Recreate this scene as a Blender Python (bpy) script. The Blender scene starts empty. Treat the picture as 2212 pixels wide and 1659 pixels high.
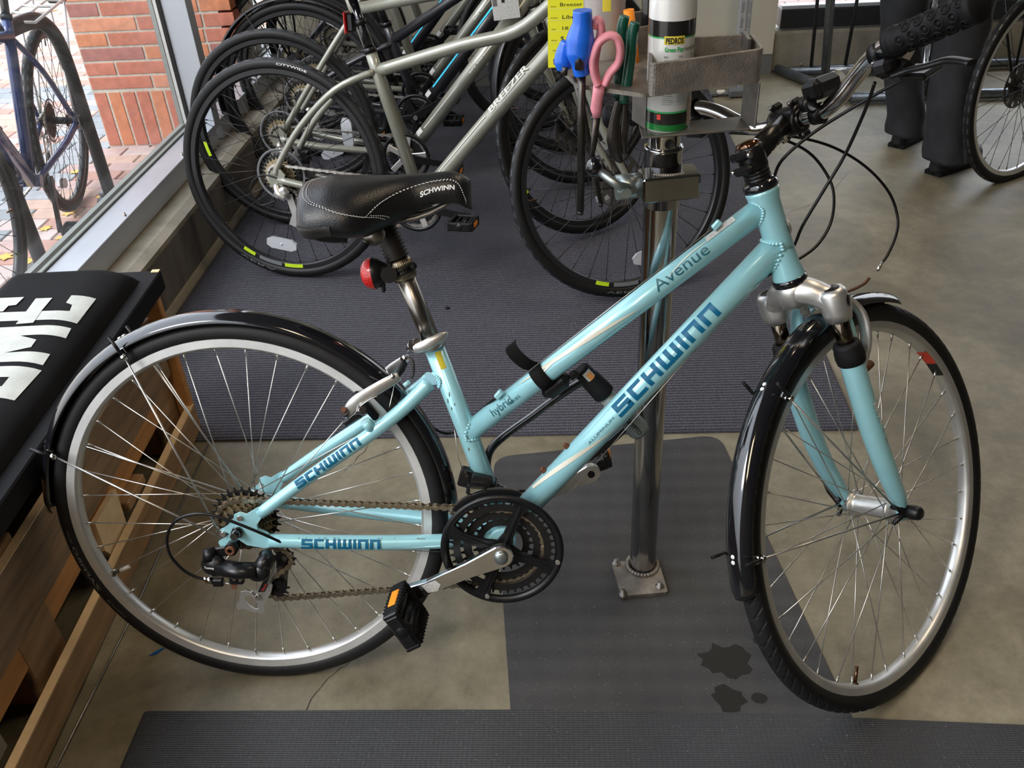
import bpy, bmesh, math, random
from mathutils import Vector as V, Matrix, Quaternion
from mathutils.geometry import tessellate_polygon
random.seed(7)
PI = math.pi
sc = bpy.context.scene
# ------------------------------------------------------------------ camera
IW, IH, FPX = 2212, 1659, 1902.44
YAW, PITCH, ROLL = -0.0676, 0.6057, -0.0590
CAM = V((0.54034, -1.02945, 1.36036))
def cam_axes():
    f = V((math.sin(YAW)*math.cos(PITCH), math.cos(YAW)*math.cos(PITCH), -math.sin(PITCH)))
    r = V((math.cos(YAW), -math.sin(YAW), 0)); u = r.cross(f)
    return r*math.cos(ROLL)+u*math.sin(ROLL), -r*math.sin(ROLL)+u*math.cos(ROLL), f
CR, CU, CF = cam_axes()
cd = bpy.data.cameras.new('camera'); cam = bpy.data.objects.new('camera', cd)
sc.collection.objects.link(cam); sc.camera = cam
cd.sensor_width = 36; cd.lens = FPX/IW*36; cd.clip_start = .05; cd.clip_end = 100
cam.matrix_world = Matrix(((CR.x, CU.x, -CF.x, CAM.x), (CR.y, CU.y, -CF.y, CAM.y), (CR.z, CU.z, -CF.z, CAM.z), (0, 0, 0, 1)))
# ------------------------------------------------------------------ light
sc.view_settings.view_transform = 'Standard'; sc.view_settings.look = 'None'
sc.view_settings.exposure = -0.18; sc.view_settings.gamma = 1; sc.view_settings.use_curve_mapping = False
w = bpy.data.worlds.new('overcast_sky'); sc.world = w; w.use_nodes = True
nt = w.node_tree; bgn = nt.nodes['Background']
tc = nt.nodes.new('ShaderNodeTexCoord'); sp = nt.nodes.new('ShaderNodeSeparateXYZ'); cr = nt.nodes.new('ShaderNodeValToRGB')
nt.links.new(tc.outputs['Generated'], sp.inputs[0]); nt.links.new(sp.outputs['Z'], cr.inputs[0])
cr.color_ramp.elements[0].position = 0.0; cr.color_ramp.elements[0].color = (.42, .42, .42, 1)
cr.color_ramp.elements[1].position = .6; cr.color_ramp.elements[1].color = (.80, .88, 1, 1)
nt.links.new(cr.outputs[0], bgn.inputs[0]); bgn.inputs[1].default_value = 5.2
def lamp(name, loc, rot, size, energy, color, label):
    l = bpy.data.lights.new(name, 'AREA'); l.shape = 'RECTANGLE'; l.size, l.size_y = size; l.energy = energy; l.color = color
    o = bpy.data.objects.new(name, l); o.location = loc; o.rotation_euler = rot; sc.collection.objects.link(o)
    return o
lamp('ceiling_light', (1.6, 1.2, 3.05), (0, 0, 0), (.3, 1.4), 24, (1, .80, .56), '')
lamp('ceiling_light', (0.2, -1.9, 3.05), (0, 0, 0), (.3, 1.4), 30, (1, .80, .56), '')
sl = bpy.data.lights.new('sun', 'SUN'); sl.energy = 2.3; sl.angle = .35; sl.color = (1, .95, .88)
so = bpy.data.objects.new('sun', sl); so.rotation_euler = (math.radians(28), math.radians(-38), 0); sc.collection.objects.link(so)
# ------------------------------------------------------------------ picture rays -> points on real planes
def ray(u, v): return CR*((u-IW/2)/FPX) - CU*((v-IH/2)/FPX) + CF
def onp(u, v, P, N):
    r = ray(u, v); return CAM + r*((V(P)-CAM).dot(N)/r.dot(N))
def fl(u, v, z=0): return onp(u, v, V((0, 0, z)), V((0, 0, 1)))
def ax_(u, v, x): return onp(u, v, V((x, 0, 0)), V((1, 0, 0)))
def ay_(u, v, y): return onp(u, v, V((0, y, 0)), V((0, 1, 0)))
# ------------------------------------------------------------------ mesh builder
def frame_of(d):
    d = V(d).normalized(); a = V((0, 0, 1)) if abs(d.z) < .9 else V((1, 0, 0))
    x = a.cross(d).normalized(); return x, d.cross(x).normalized(), d
def spline(pts, n=6, closed=False):
    pts = [V(p) for p in pts]; out = []; N = len(pts)
    rng = range(N if closed else N-1)
    for i in rng:
        if closed: p0, p1, p2, p3 = pts[i-1], pts[i], pts[(i+1) % N], pts[(i+2) % N]
        else: p0, p1, p2, p3 = pts[max(i-1, 0)], pts[i], pts[i+1], pts[min(i+2, N-1)]
        for k in range(n):
            t = k/n; out.append(.5*((2*p1)+(p2-p0)*t+(2*p0-5*p1+4*p2-p3)*t*t+(3*p1-p0-3*p2+p3)*t**3))
    if not closed: out.append(pts[-1])
    return out
class MB:
    def __init__(s): s.v = []; s.f = []; s.sm = []; s.mi = []; s.m = 0
    def add(s, vs, fs, smooth=False):
        b = len(s.v); s.v += [tuple(p) for p in vs]; s.f += [tuple(i+b for i in f) for f in fs]
        s.sm += [smooth]*len(fs); s.mi += [s.m]*len(fs); return s
    def tube(s, pts, r, n=10, cap=True, closed=False, flat=1.0, up=None):
        pts = [V(p) for p in pts]; N = len(pts); rs = r if isinstance(r, (list, tuple)) else [r]*N
        if len(rs) != N: rs = [rs[0]+(rs[-1]-rs[0])*i/(N-1) for i in range(N)] if len(rs) == 2 else [(lambda q: rs[int(q)]+(rs[min(int(q)+1, len(rs)-1)]-rs[int(q)])*(q-int(q)))(i*(len(rs)-1)/(N-1)) for i in range(N)]
        vs = []; X = None
        for i, p in enumerate(pts):
            a = pts[i-1] if (i or closed) else p; b = pts[(i+1) % N] if (i < N-1 or closed) else p
            d = (b-a).normalized()
            if up is not None: X = V(up).cross(d).normalized()
            elif X is None: X = frame_of(d)[0]
            else: X = (X-d*X.dot(d)).normalized()
            Y = d.cross(X)
            for k in range(n):
                t = 2*PI*k/n; vs.append(p+(X*math.cos(t)+Y*math.sin(t)*flat)*rs[i])
        fs = []
        for i in range(N if closed else N-1):
            j = (i+1) % N
            for k in range(n): l = (k+1) % n; fs.append((i*n+k, i*n+l, j*n+l, j*n+k))
        s.add(vs, fs, True)
        if cap and not closed: s.add(vs[:n], [tuple(range(n))[::-1]]); s.add(vs[-n:], [tuple(range(n))])
        return s
    def cyl(s, a, b, r, r2=None, n=14): return s.tube([a, b], [r, r if r2 is None else r2], n)
    def box(s, c, size, M=None, bev=0.0):
        c = V(c); hx, hy, hz = (q/2 for q in size); b = min(bev, hx*.9, hy*.9, hz*.9); vs = []; M = M or Matrix.Identity(3)
        if b <= 0:
            for z in (-hz, hz):
                for y in (-hy, hy):
                    for x in (-hx, hx): vs.append(c+M@V((x, y, z)))
            return s.add(vs, [(0, 2, 3, 1), (4, 5, 7, 6), (0, 1, 5, 4), (2, 6, 7, 3), (0, 4, 6, 2), (1, 3, 7, 5)])
        idx = {}
        for sx in (-1, 1):
            for sy in (-1, 1):
                for sz in (-1, 1):
                    for a in range(3):
                        p = [sx*(hx-b), sy*(hy-b), sz*(hz-b)]; p[a] = (sx*hx, sy*hy, sz*hz)[a]
                        idx[(sx, sy, sz, a)] = len(vs); vs.append(c+M@V(p))
        fs = []
        for a in range(3):
            o = [q for q in range(3) if q != a]
            for sg in (-1, 1):
                q = []
                for (u, w_) in ((-1, -1), (1, -1), (1, 1), (-1, 1)):
                    k = [0, 0, 0]; k[a] = sg; k[o[0]] = u; k[o[1]] = w_; q.append(idx[(k[0], k[1], k[2], a)])
                fs.append(tuple(q))
            for u in (-1, 1):
                for w_ in (-1, 1):
                    q = []
                    for (sg, a2) in ((-1, o[0]), (1, o[0]), (1, o[1]), (-1, o[1])):
                        k = [0, 0, 0]; k[a] = sg; k[o[0]] = u; k[o[1]] = w_; q.append(idx[(k[0], k[1], k[2], a2)])
                    fs.append(tuple(q))
        for sx in (-1, 1):
            for sy in (-1, 1):
                for sz in (-1, 1): fs.append(tuple(idx[(sx, sy, sz, a)] for a in range(3)))
        return s.add(vs, fs)
    def bar(s, a, b, wdt, th, up=(0, 0, 1), bev=0.0):
        a = V(a); b = V(b); d = (b-a).normalized(); x = V(up).cross(d).normalized(); z = d.cross(x)
        return s.box((a+b)/2, (wdt, (b-a).length, th), Matrix((x, d, z)).transposed(), bev)
    def lathe(s, prof, O=(0, 0, 0), axis=(0, 1, 0), n=32, a0=0, a1=2*PI, closed=False, ref=None, smooth=True, cap=False):
        O = V(O); d = V(axis).normalized()
        X = V(ref) if ref is not None else frame_of(d)[0]
        X = (X-d*X.dot(d)).normalized(); Y = d.cross(X); full = abs(a1-a0-2*PI) < 1e-6; m = len(prof); vs = []
        for i in range(n if full else n+1):
            t = a0+(a1-a0)*i/n; q = X*math.cos(t)+Y*math.sin(t)
            for (r, h) in prof: vs.append(O+q*r+d*h)
        R = n if full else n+1; fs = []
        for i in range(n):
            j = (i+1) % R
            for k in range(m if closed else m-1): l = (k+1) % m; fs.append((i*m+k, i*m+l, j*m+l, j*m+k))
        s.add(vs, fs, smooth)
        if cap and not full: s.add(vs[:m], [tuple(range(m))]); s.add(vs[-m:], [tuple(range(m))[::-1]])
        return s
    def prism(s, poly, O, X, Y, t, holes=(), smooth=False):
        O = V(O); X = V(X); Y = V(Y); Z = X.cross(Y).normalized(); loops = [list(poly)]+[list(h) for h in holes]
        flat = [p for l in loops for p in l]; tri = tessellate_polygon([[V((p[0], p[1], 0)) for p in l] for l in loops]); N = len(flat)
        vs = [O+X*p[0]+Y*p[1]+Z*(t/2) for p in flat]+[O+X*p[0]+Y*p[1]-Z*(t/2) for p in flat]
        fs = [tuple(q) for q in tri]+[tuple(i+N for i in reversed(q)) for q in tri]; s.add(vs, fs)
        b = 0; ss = []
        for l in loops:
            for k in range(len(l)): j = (k+1) % len(l); ss.append((b+k, b+j, b+j+N, b+k+N))
            b += len(l)
        return s.add(vs, ss, smooth)
    def ball(s, c, r, n=12, m=8, M=None):
        c = V(c); r = r if isinstance(r, (tuple, list)) else (r, r, r); M = M or Matrix.Identity(3); vs = []; fs = []
        for i in range(m+1):
            p = PI*i/m
            for k in range(n): t = 2*PI*k/n; vs.append(c+M@V((r[0]*math.sin(p)*math.cos(t), r[1]*math.sin(p)*math.sin(t), r[2]*math.cos(p))))
        for i in range(m):
            for k in range(n): l = (k+1) % n; fs.append((i*n+k, (i+1)*n+k, (i+1)*n+l, i*n+l))
        return s.add(vs, fs, True)
    def grid(s, rows, smooth=True, closed=False):
        m = len(rows[0]); vs = [p for r in rows for p in r]; fs = []
        for i in range(len(rows)-1):
            for k in range(m if closed else m-1): l = (k+1) % m; fs.append((i*m+k, i*m+l, (i+1)*m+l, (i+1)*m+k))
        return s.add(vs, fs, smooth)
    def mesh(s, name, mats):
        me = bpy.data.meshes.new(name); me.from_pydata(s.v, [], s.f)
        me.polygons.foreach_set('use_smooth', s.sm); me.polygons.foreach_set('material_index', s.mi)
        for m in (mats if isinstance(mats, (list, tuple)) else [mats]): me.materials.append(m)
        bm = bmesh.new(); bm.from_mesh(me); bmesh.ops.remove_doubles(bm, verts=bm.verts, dist=1e-6)
        bmesh.ops.recalc_face_normals(bm, faces=bm.faces); bm.to_mesh(me); bm.free(); return me
def tag(o, label=None, cat=None, group=None, kind=None):
    if label: o['label'] = label
    if cat: o['category'] = cat
    if group: o['group'] = group
    if kind: o['kind'] = kind
    return o
def ob(name, mb, mat, parent=None, M=None, **k):
    me = mb if isinstance(mb, bpy.types.Mesh) else mb.mesh(name, mat)
    o = bpy.data.objects.new(name, me); sc.collection.objects.link(o)
    if parent: o.parent = parent
    if M is not None: o.matrix_local = M
    return tag(o, **k)
def empty(name, M, label, cat, group=None, kind=None, parent=None):
    o = bpy.data.objects.new(name, None); o.empty_display_size = .1; sc.collection.objects.link(o)
    if parent: o.parent = parent
    o.matrix_local = M if isinstance(M, Matrix) else Matrix.Translation(V(M)); return tag(o, label, cat, group, kind)
def basis(O, X, Y, Z):
    X = V(X); Y = V(Y); Z = V(Z); O = V(O)
    return Matrix(((X.x, Y.x, Z.x, O.x), (X.y, Y.y, Z.y, O.y), (X.z, Y.z, Z.z, O.z), (0, 0, 0, 1)))
# ------------------------------------------------------------------ materials
def nd(t, kind, **k):
    n = t.nodes.new(kind)
    for a, b in k.items():
        if a in n.inputs: n.inputs[a].default_value = b
        else: setattr(n, a, b)
    return n
def mat(name, col, rough=.5, metal=0., noise=0., nscale=30., bump=0., bscale=None, col2=None, coat=0., spec=.5, trans=0., ior=1.45, emit=0., stretch=(1, 1, 1), detail=6, lo=.35, hi=.65, rvar=0.):
    m = bpy.data.materials.new(name); m.use_nodes = True; t = m.node_tree; b = t.nodes['Principled BSDF']
    b.inputs['Base Color'].default_value = (*col, 1); b.inputs['Roughness'].default_value = rough; b.inputs['Metallic'].default_value = metal
    b.inputs['Coat Weight'].default_value = coat; b.inputs['Coat Roughness'].default_value = .08; b.inputs['Specular IOR Level'].default_value = spec
    b.inputs['Transmission Weight'].default_value = trans; b.inputs['IOR'].default_value = ior
    if emit: b.inputs['Emission Color'].default_value = (*col, 1); b.inputs['Emission Strength'].default_value = emit
    if noise or bump or col2 or rvar:
        tc = nd(t, 'ShaderNodeTexCoord'); mp = nd(t, 'ShaderNodeMapping'); mp.inputs['Scale'].default_value = stretch
        t.links.new(tc.outputs['Object'], mp.inputs[0])
        n1 = nd(t, 'ShaderNodeTexNoise', Scale=nscale, Detail=detail, Roughness=.6); t.links.new(mp.outputs[0], n1.inputs['Vector'])
        if col2 or noise:
            c2 = col2 or tuple(max(0, c*(1-noise)) for c in col)
            r = nd(t, 'ShaderNodeValToRGB'); r.color_ramp.elements[0].color = (*c2, 1); r.color_ramp.elements[1].color = (*col, 1)
            r.color_ramp.elements[0].position = lo; r.color_ramp.elements[1].position = hi
            t.links.new(n1.outputs['Fac'], r.inputs[0]); t.links.new(r.outputs[0], b.inputs['Base Color'])
        if rvar:
            q = nd(t, 'ShaderNodeMapRange'); q.inputs['To Min'].default_value = rough-rvar; q.inputs['To Max'].default_value = rough+rvar
            t.links.new(n1.outputs['Fac'], q.inputs[0]); t.links.new(q.outputs[0], b.inputs['Roughness'])
        if bump:
            n2 = nd(t, 'ShaderNodeTexNoise', Scale=bscale or nscale*4, Detail=4); t.links.new(mp.outputs[0], n2.inputs['Vector'])
            bp = nd(t, 'ShaderNodeBump', Strength=bump, Distance=.002); t.links.new(n2.outputs['Fac'], bp.inputs['Height']); t.links.new(bp.outputs[0], b.inputs['Normal'])
    return m
M_ = {}
def mk(k, *a, **b): M_[k] = mat(k, *a, **b); return M_[k]
mk('turquoise_paint', (.355, .70, .775), .30, .2, coat=.6, noise=.10, nscale=14, bump=.03, bscale=900)
mk('turquoise_chip', (.12, .11, .10), .6)
mk('decal_blue', (.003, .105, .21), .45, spec=.3)
mk('decal_ink', (.008, .09, .12), .45)
mk('decal_cream', (.62, .60, .50), .4, coat=.3)
mk('grey_paint', (.285, .285, .235), .3, .3, coat=.6, noise=.08, nscale=20, bump=.03, bscale=900)
mk('grey_decal', (.55, .55, .50), .4)
mk('black_frame', (.018, .018, .022), .35, 0, coat=.3)
mk('cyan_stripe', (.02, .55, .80), .4)
mk('navy_paint', (.02, .04, .14), .25, .3, coat=.8)
mk('black_plastic', (.008, .008, .009), .36, spec=.4, noise=.3, nscale=60, bump=.1, bscale=700)
mk('black_gloss', (.006, .006, .008), .09, coat=1.0)
mk('black_satin', (.010, .010, .011), .28, .2)
mk('black_rubber', (.009, .009, .010), .62, spec=.25, noise=.3, nscale=40)
mk('tire_rubber', (.013, .013, .014), .55, spec=.35, noise=.25, nscale=50, bump=.15, bscale=900)
mk('tire_side', (.008, .008, .008), .5, spec=.35)
mk('tire_light', (.16, .17, .18), .4)
mk('tire_patch', (.05, .055, .06), .28)  # lighter rubber, reflections on the slick tread put into the colour
mk('rim_alloy', (.80, .81, .80), .42, .55, noise=.12, nscale=25, rvar=.06)
mk('rim_brushed', (.68, .68, .66), .38, .75, noise=.15, nscale=20, rvar=.08)
mk('rim_black', (.02, .02, .022), .35, .3)
mk('steel', (.66, .64, .60), .28, .9, noise=.15, nscale=60)
mk('spoke_dark', (.04, .04, .04), .35, .8)
mk('alloy', (.74, .73, .71), .38, .85, noise=.15, nscale=18, bump=.05, rvar=.08)
mk('alloy_polished', (.66, .65, .66), .16, 1.0, noise=.12, nscale=18, rvar=.05)
mk('chrome', (.62, .61, .60), .07, 1.0)
mk('chrome_pole', (.42, .42, .42), .13, 1.0, noise=.35, nscale=9, bump=.04, bscale=160, rvar=.07, stretch=(1, 1, .35))
mk('cast_metal', (.30, .27, .235), .48, .6, noise=.45, nscale=24, bump=.5, bscale=330, rvar=.1)
mk('worn_steel', (.24, .225, .21), .40, .8, noise=.4, nscale=30, bump=.2)
mk('galvanised', (.42, .47, .46), .35, .9, noise=.3, nscale=40)
mk('chain_metal', (.50, .43, .33), .30, .95, noise=.4, nscale=200)
mk('cog_metal', (.46, .38, .24), .34, .8, noise=.4, nscale=90)
mk('dark_cog', (.03, .03, .03), .4, .7)
mk('stanchion', (.20, .16, .12), .16, 1.0, noise=.3, nscale=30)
mk('rust', (.18, .07, .035), .7, .3, noise=.4, nscale=400, bump=.5)
mk('post_worn', (.36, .33, .30), .30, 1.0, noise=.55, nscale=55, stretch=(1, 1, .18), rvar=.12)
mk('boot_rubber', (.022, .017, .013), .5, noise=.3, nscale=60)
mk('vinyl_black', (.010, .010, .011), .33, noise=.25, nscale=22, bump=.25, bscale=420, rvar=.06)
mk('vinyl_worn', (.030, .028, .028), .48, noise=.6, nscale=34, bump=.4, bscale=260)
mk('thread_white', (.62, .62, .60), .8)
mk('white_print', (.72, .72, .72), .5)
mk('red_lens', (.62, .012, .012), .12, trans=.25, bump=.8, bscale=420, coat=.6)
mk('amber_lens', (.95, .30, .01), .3, bump=.5, bscale=800)
mk('clear_plastic', (.75, .75, .76), .08, trans=.9, ior=1.2)
mk('reflector_clear', (.62, .64, .68), .2, bump=.6, bscale=500, coat=.6, metal=.3)
mk('lime_decal', (.50, .72, .02), .45)
mk('web_strap', (.006, .006, .006), .8, spec=.2, bump=.6, bscale=900)
mk('lock_grey', (.20, .24, .24), .45)
mk('sticker_white', (.66, .66, .64), .55, noise=.35, nscale=260)
mk('sticker_orange', (.75, .30, .07), .5)
mk('yellow_sticker', (.75, .62, .06), .5)
mk('yellow_paper', (.90, .88, .03), .6)
mk('ink', (.015, .015, .015), .6)
mk('red_ink', (.75, .06, .03), .5)
mk('brass_cap', (.10, .035, .010), .12, .8, coat=.8)
mk('aqua_ferrule', (.5, .85, .88), .35)
mk('blue_handle', (.012, .13, .70), .28, coat=.4)
mk('pink_handle', (.80, .30, .36), .5, noise=.3, nscale=40)
mk('tan_inner', (.28, .19, .12), .6)
mk('green_handle', (.004, .07, .045), .3, coat=.4)
mk('tool_steel', (.10, .09, .085), .35, .9, noise=.3, nscale=60)
mk('can_white', (.78, .78, .76), .22, .1, coat=.6)
mk('can_black', (.012, .012, .012), .25, coat=.6)
mk('can_green', (.05, .42, .12), .25, coat=.6)
mk('can_deep_green', (.01, .15, .03), .2, coat=.6)
mk('cloudy_plastic', (.50, .45, .42), .25, trans=.35)
mk('denim_black', (.030, .031, .036), .85, noise=.35, nscale=14, bump=.3, bscale=900)
mk('shoe_black', (.012, .012, .013), .5, bump=.2)
mk('skin', (.45, .27, .19), .5)
mk('knit_grey', (.09, .09, .10), .9, bump=.4)
mk('hair_brown', (.05, .03, .02), .6)
mk('pallet_wood', (.42, .25, .12), .7, noise=.45, nscale=7, bump=.5, bscale=60, stretch=(3, .6, 6), lo=.3, hi=.7)
mk('pallet_orange', (.62, .29, .095), .65, noise=.35, nscale=7, bump=.4, bscale=60, stretch=(3, .6, 6), lo=.3, hi=.7)
mk('pallet_grey', (.34, .22, .125), .75, noise=.55, nscale=8, bump=.5, bscale=60, stretch=(3, .6, 6), lo=.3, hi=.7)
mk('wood_cut', (.86, .64, .38), .7, noise=.2, nscale=20, bump=.4)  # fresh cut wood; also the painted light on board tops
mk('black_fabric', (.009, .009, .010), .85, spec=.2, noise=.35, nscale=9, bump=.4, bscale=700)
mk('fabric_print', (.58, .60, .56), .7, noise=.18, nscale=20, bump=.3, bscale=500)
mk('board_black', (.006, .006, .007), .65, spec=.2, bump=.3)
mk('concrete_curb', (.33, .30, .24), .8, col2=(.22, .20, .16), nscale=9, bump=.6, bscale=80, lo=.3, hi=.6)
mk('concrete_dark', (.17, .155, .13), .85, col2=(.10, .09, .08), nscale=12, bump=.6, bscale=60, stretch=(1, 1, .3))  # curb concrete darkened, shade painted into the colour
mk('frame_grey', (.52, .55, .60), .36, .35, noise=.05, nscale=8)
mk('frame_shadow', (.30, .32, .30), .5, .2)  # darker grey for the glazing beads
mk('gasket', (.012, .012, .012), .6)
mk('bead_light', (.62, .62, .60), .5)
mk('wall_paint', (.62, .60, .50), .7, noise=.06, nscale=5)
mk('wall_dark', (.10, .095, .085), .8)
mk('base_grey', (.17, .18, .18), .6)
mk('mortar', (.56, .51, .43), .95, noise=.3, nscale=90, bump=.8, bscale=250)
mk('paper_white', (.74, .70, .64), .8)
mk('tape_blue', (.01, .09, .28), .5)
mk('leaf_gold', (.62, .36, .07), .7)
mk('rack_black', (.030, .030, .032), .42, .3, noise=.3, nscale=20)
mk('rack_grey', (.22, .24, .26), .3, .8, noise=.3, nscale=40)
mk('trim_silver', (.30, .30, .29), .35, .7, noise=.4, nscale=30)
mk('plug_grey', (.13, .14, .15), .4)
# bricks in a few colours
BR = [mk('brick_%s' % n, c, .85, noise=.25, nscale=22, bump=.5, bscale=140) for n, c in (('orange', (.55, .21, .105)), ('red', (.48, .17, .11)), ('brown', (.36, .15, .125)), ('light', (.60, .26, .155)))]
PV = [mk('paver_%s' % n, c, .85, noise=.2, nscale=18, bump=.4, bscale=120) for n, c in (('rose', (.44, .31, .28)), ('tan', (.48, .33, .26)), ('pale', (.48, .39, .36)), ('red', (.42, .24, .19)))]
PG = [mk('paver_%s' % n, c, .85, noise=.2, nscale=18, bump=.4, bscale=120) for n, c in (('grey', (.30, .31, .32)), ('slate', (.24, .26, .27)))]
# window glass
def glass_mat():
    m = bpy.data.materials.new('window_glass'); m.use_nodes = True; t = m.node_tree; t.nodes.remove(t.nodes['Principled BSDF'])
    tr = nd(t, 'ShaderNodeBsdfTransparent'); gl = nd(t, 'ShaderNodeBsdfGlossy', Roughness=.02); mx = nd(t, 'ShaderNodeMixShader'); fr = nd(t, 'ShaderNodeFresnel', IOR=1.45)
    df = nd(t, 'ShaderNodeBsdfDiffuse'); df.inputs['Color'].default_value = (.8, .8, .8, 1); m2 = nd(t, 'ShaderNodeMixShader')
    tc = nd(t, 'ShaderNodeTexCoord'); mp = nd(t, 'ShaderNodeMapping'); mp.inputs['Scale'].default_value = (1, 1.2, 5); mp.inputs['Rotation'].default_value = (.5, 0, 0)
    n = nd(t, 'ShaderNodeTexNoise', Scale=5, Detail=9); r = nd(t, 'ShaderNodeMapRange'); r.inputs['From Min'].default_value = .52; r.inputs['From Max'].default_value = .8; r.inputs['To Min'].default_value = .035; r.inputs['To Max'].default_value = .16
    t.links.new(tc.outputs['Object'], mp.inputs[0]); t.links.new(mp.outputs[0], n.inputs['Vector']); t.links.new(n.outputs['Fac'], r.inputs[0])
    mx.inputs[0].default_value = .045; t.links.new(tr.outputs[0], mx.inputs[1]); t.links.new(gl.outputs[0], mx.inputs[2])
    t.links.new(r.outputs[0], m2.inputs[0]); t.links.new(mx.outputs[0], m2.inputs[1]); t.links.new(df.outputs[0], m2.inputs[2])
    t.links.new(m2.outputs[0], t.nodes['Material Output'].inputs[0]); return m
M_['glass'] = glass_mat()
def floor_mat():
    m = mat('concrete_floor', (.22, .20, .155), .45); t = m.node_tree; b = t.nodes['Principled BSDF']
    tc = nd(t, 'ShaderNodeTexCoord'); n1 = nd(t, 'ShaderNodeTexNoise', Scale=2.2, Detail=8, Roughness=.62, Distortion=.6); n2 = nd(t, 'ShaderNodeTexNoise', Scale=13, Detail=12, Roughness=.78)
    vo = nd(t, 'ShaderNodeTexVoronoi', feature='DISTANCE_TO_EDGE', Scale=1.25); n3 = nd(t, 'ShaderNodeTexNoise', Scale=5, Detail=6)
    add = nd(t, 'ShaderNodeMixRGB', blend_type='ADD'); add.inputs[0].default_value = .35
    for n in (n1, n2, n3): t.links.new(tc.outputs['Object'], n.inputs['Vector'])
    t.links.new(tc.outputs['Object'], add.inputs[1]); t.links.new(n3.outputs['Color'], add.inputs[2]); t.links.new(add.outputs[0], vo.inputs['Vector'])
    r1 = nd(t, 'ShaderNodeValToRGB'); e = r1.color_ramp.elements; e[0].position = .30; e[0].color = (.120, .105, .072, 1); e[1].position = .68; e[1].color = (.275, .250, .180, 1)
    e2 = e.new(.5); e2.color = (.195, .174, .122, 1); t.links.new(n1.outputs['Fac'], r1.inputs[0])
    r2 = nd(t, 'ShaderNodeValToRGB'); f = r2.color_ramp.elements; f[0].position = .3; f[0].color = (.66, .63, .58, 1); f[1].position = .68; f[1].color = (1.25, 1.25, 1.24, 1); t.links.new(n2.outputs['Fac'], r2.inputs[0])
    mu = nd(t, 'ShaderNodeMixRGB', blend_type='MULTIPLY'); mu.inputs[0].default_value = 1; t.links.new(r1.outputs[0], mu.inputs[1]); t.links.new(r2.outputs[0], mu.inputs[2])
    cr = nd(t, 'ShaderNodeMapRange'); cr.inputs['From Min'].default_value = 0; cr.inputs['From Max'].default_value = .0022; cr.inputs['To Min'].default_value = .93; cr.inputs['To Max'].default_value = 1
    t.links.new(vo.outputs['Distance'], cr.inputs[0]); m2 = nd(t, 'ShaderNodeMixRGB', blend_type='MULTIPLY'); m2.inputs[0].default_value = 1
    t.links.new(mu.outputs[0], m2.inputs[1]); t.links.new(cr.outputs[0], m2.inputs[2]); t.links.new(m2.outputs[0], b.inputs['Base Color'])
    q = nd(t, 'ShaderNodeMapRange'); q.inputs['To Min'].default_value = .36; q.inputs['To Max'].default_value = .68; t.links.new(n2.outputs['Fac'], q.inputs[0]); t.links.new(q.outputs[0], b.inputs['Roughness'])
    return m
M_['floor'] = floor_mat()
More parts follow.
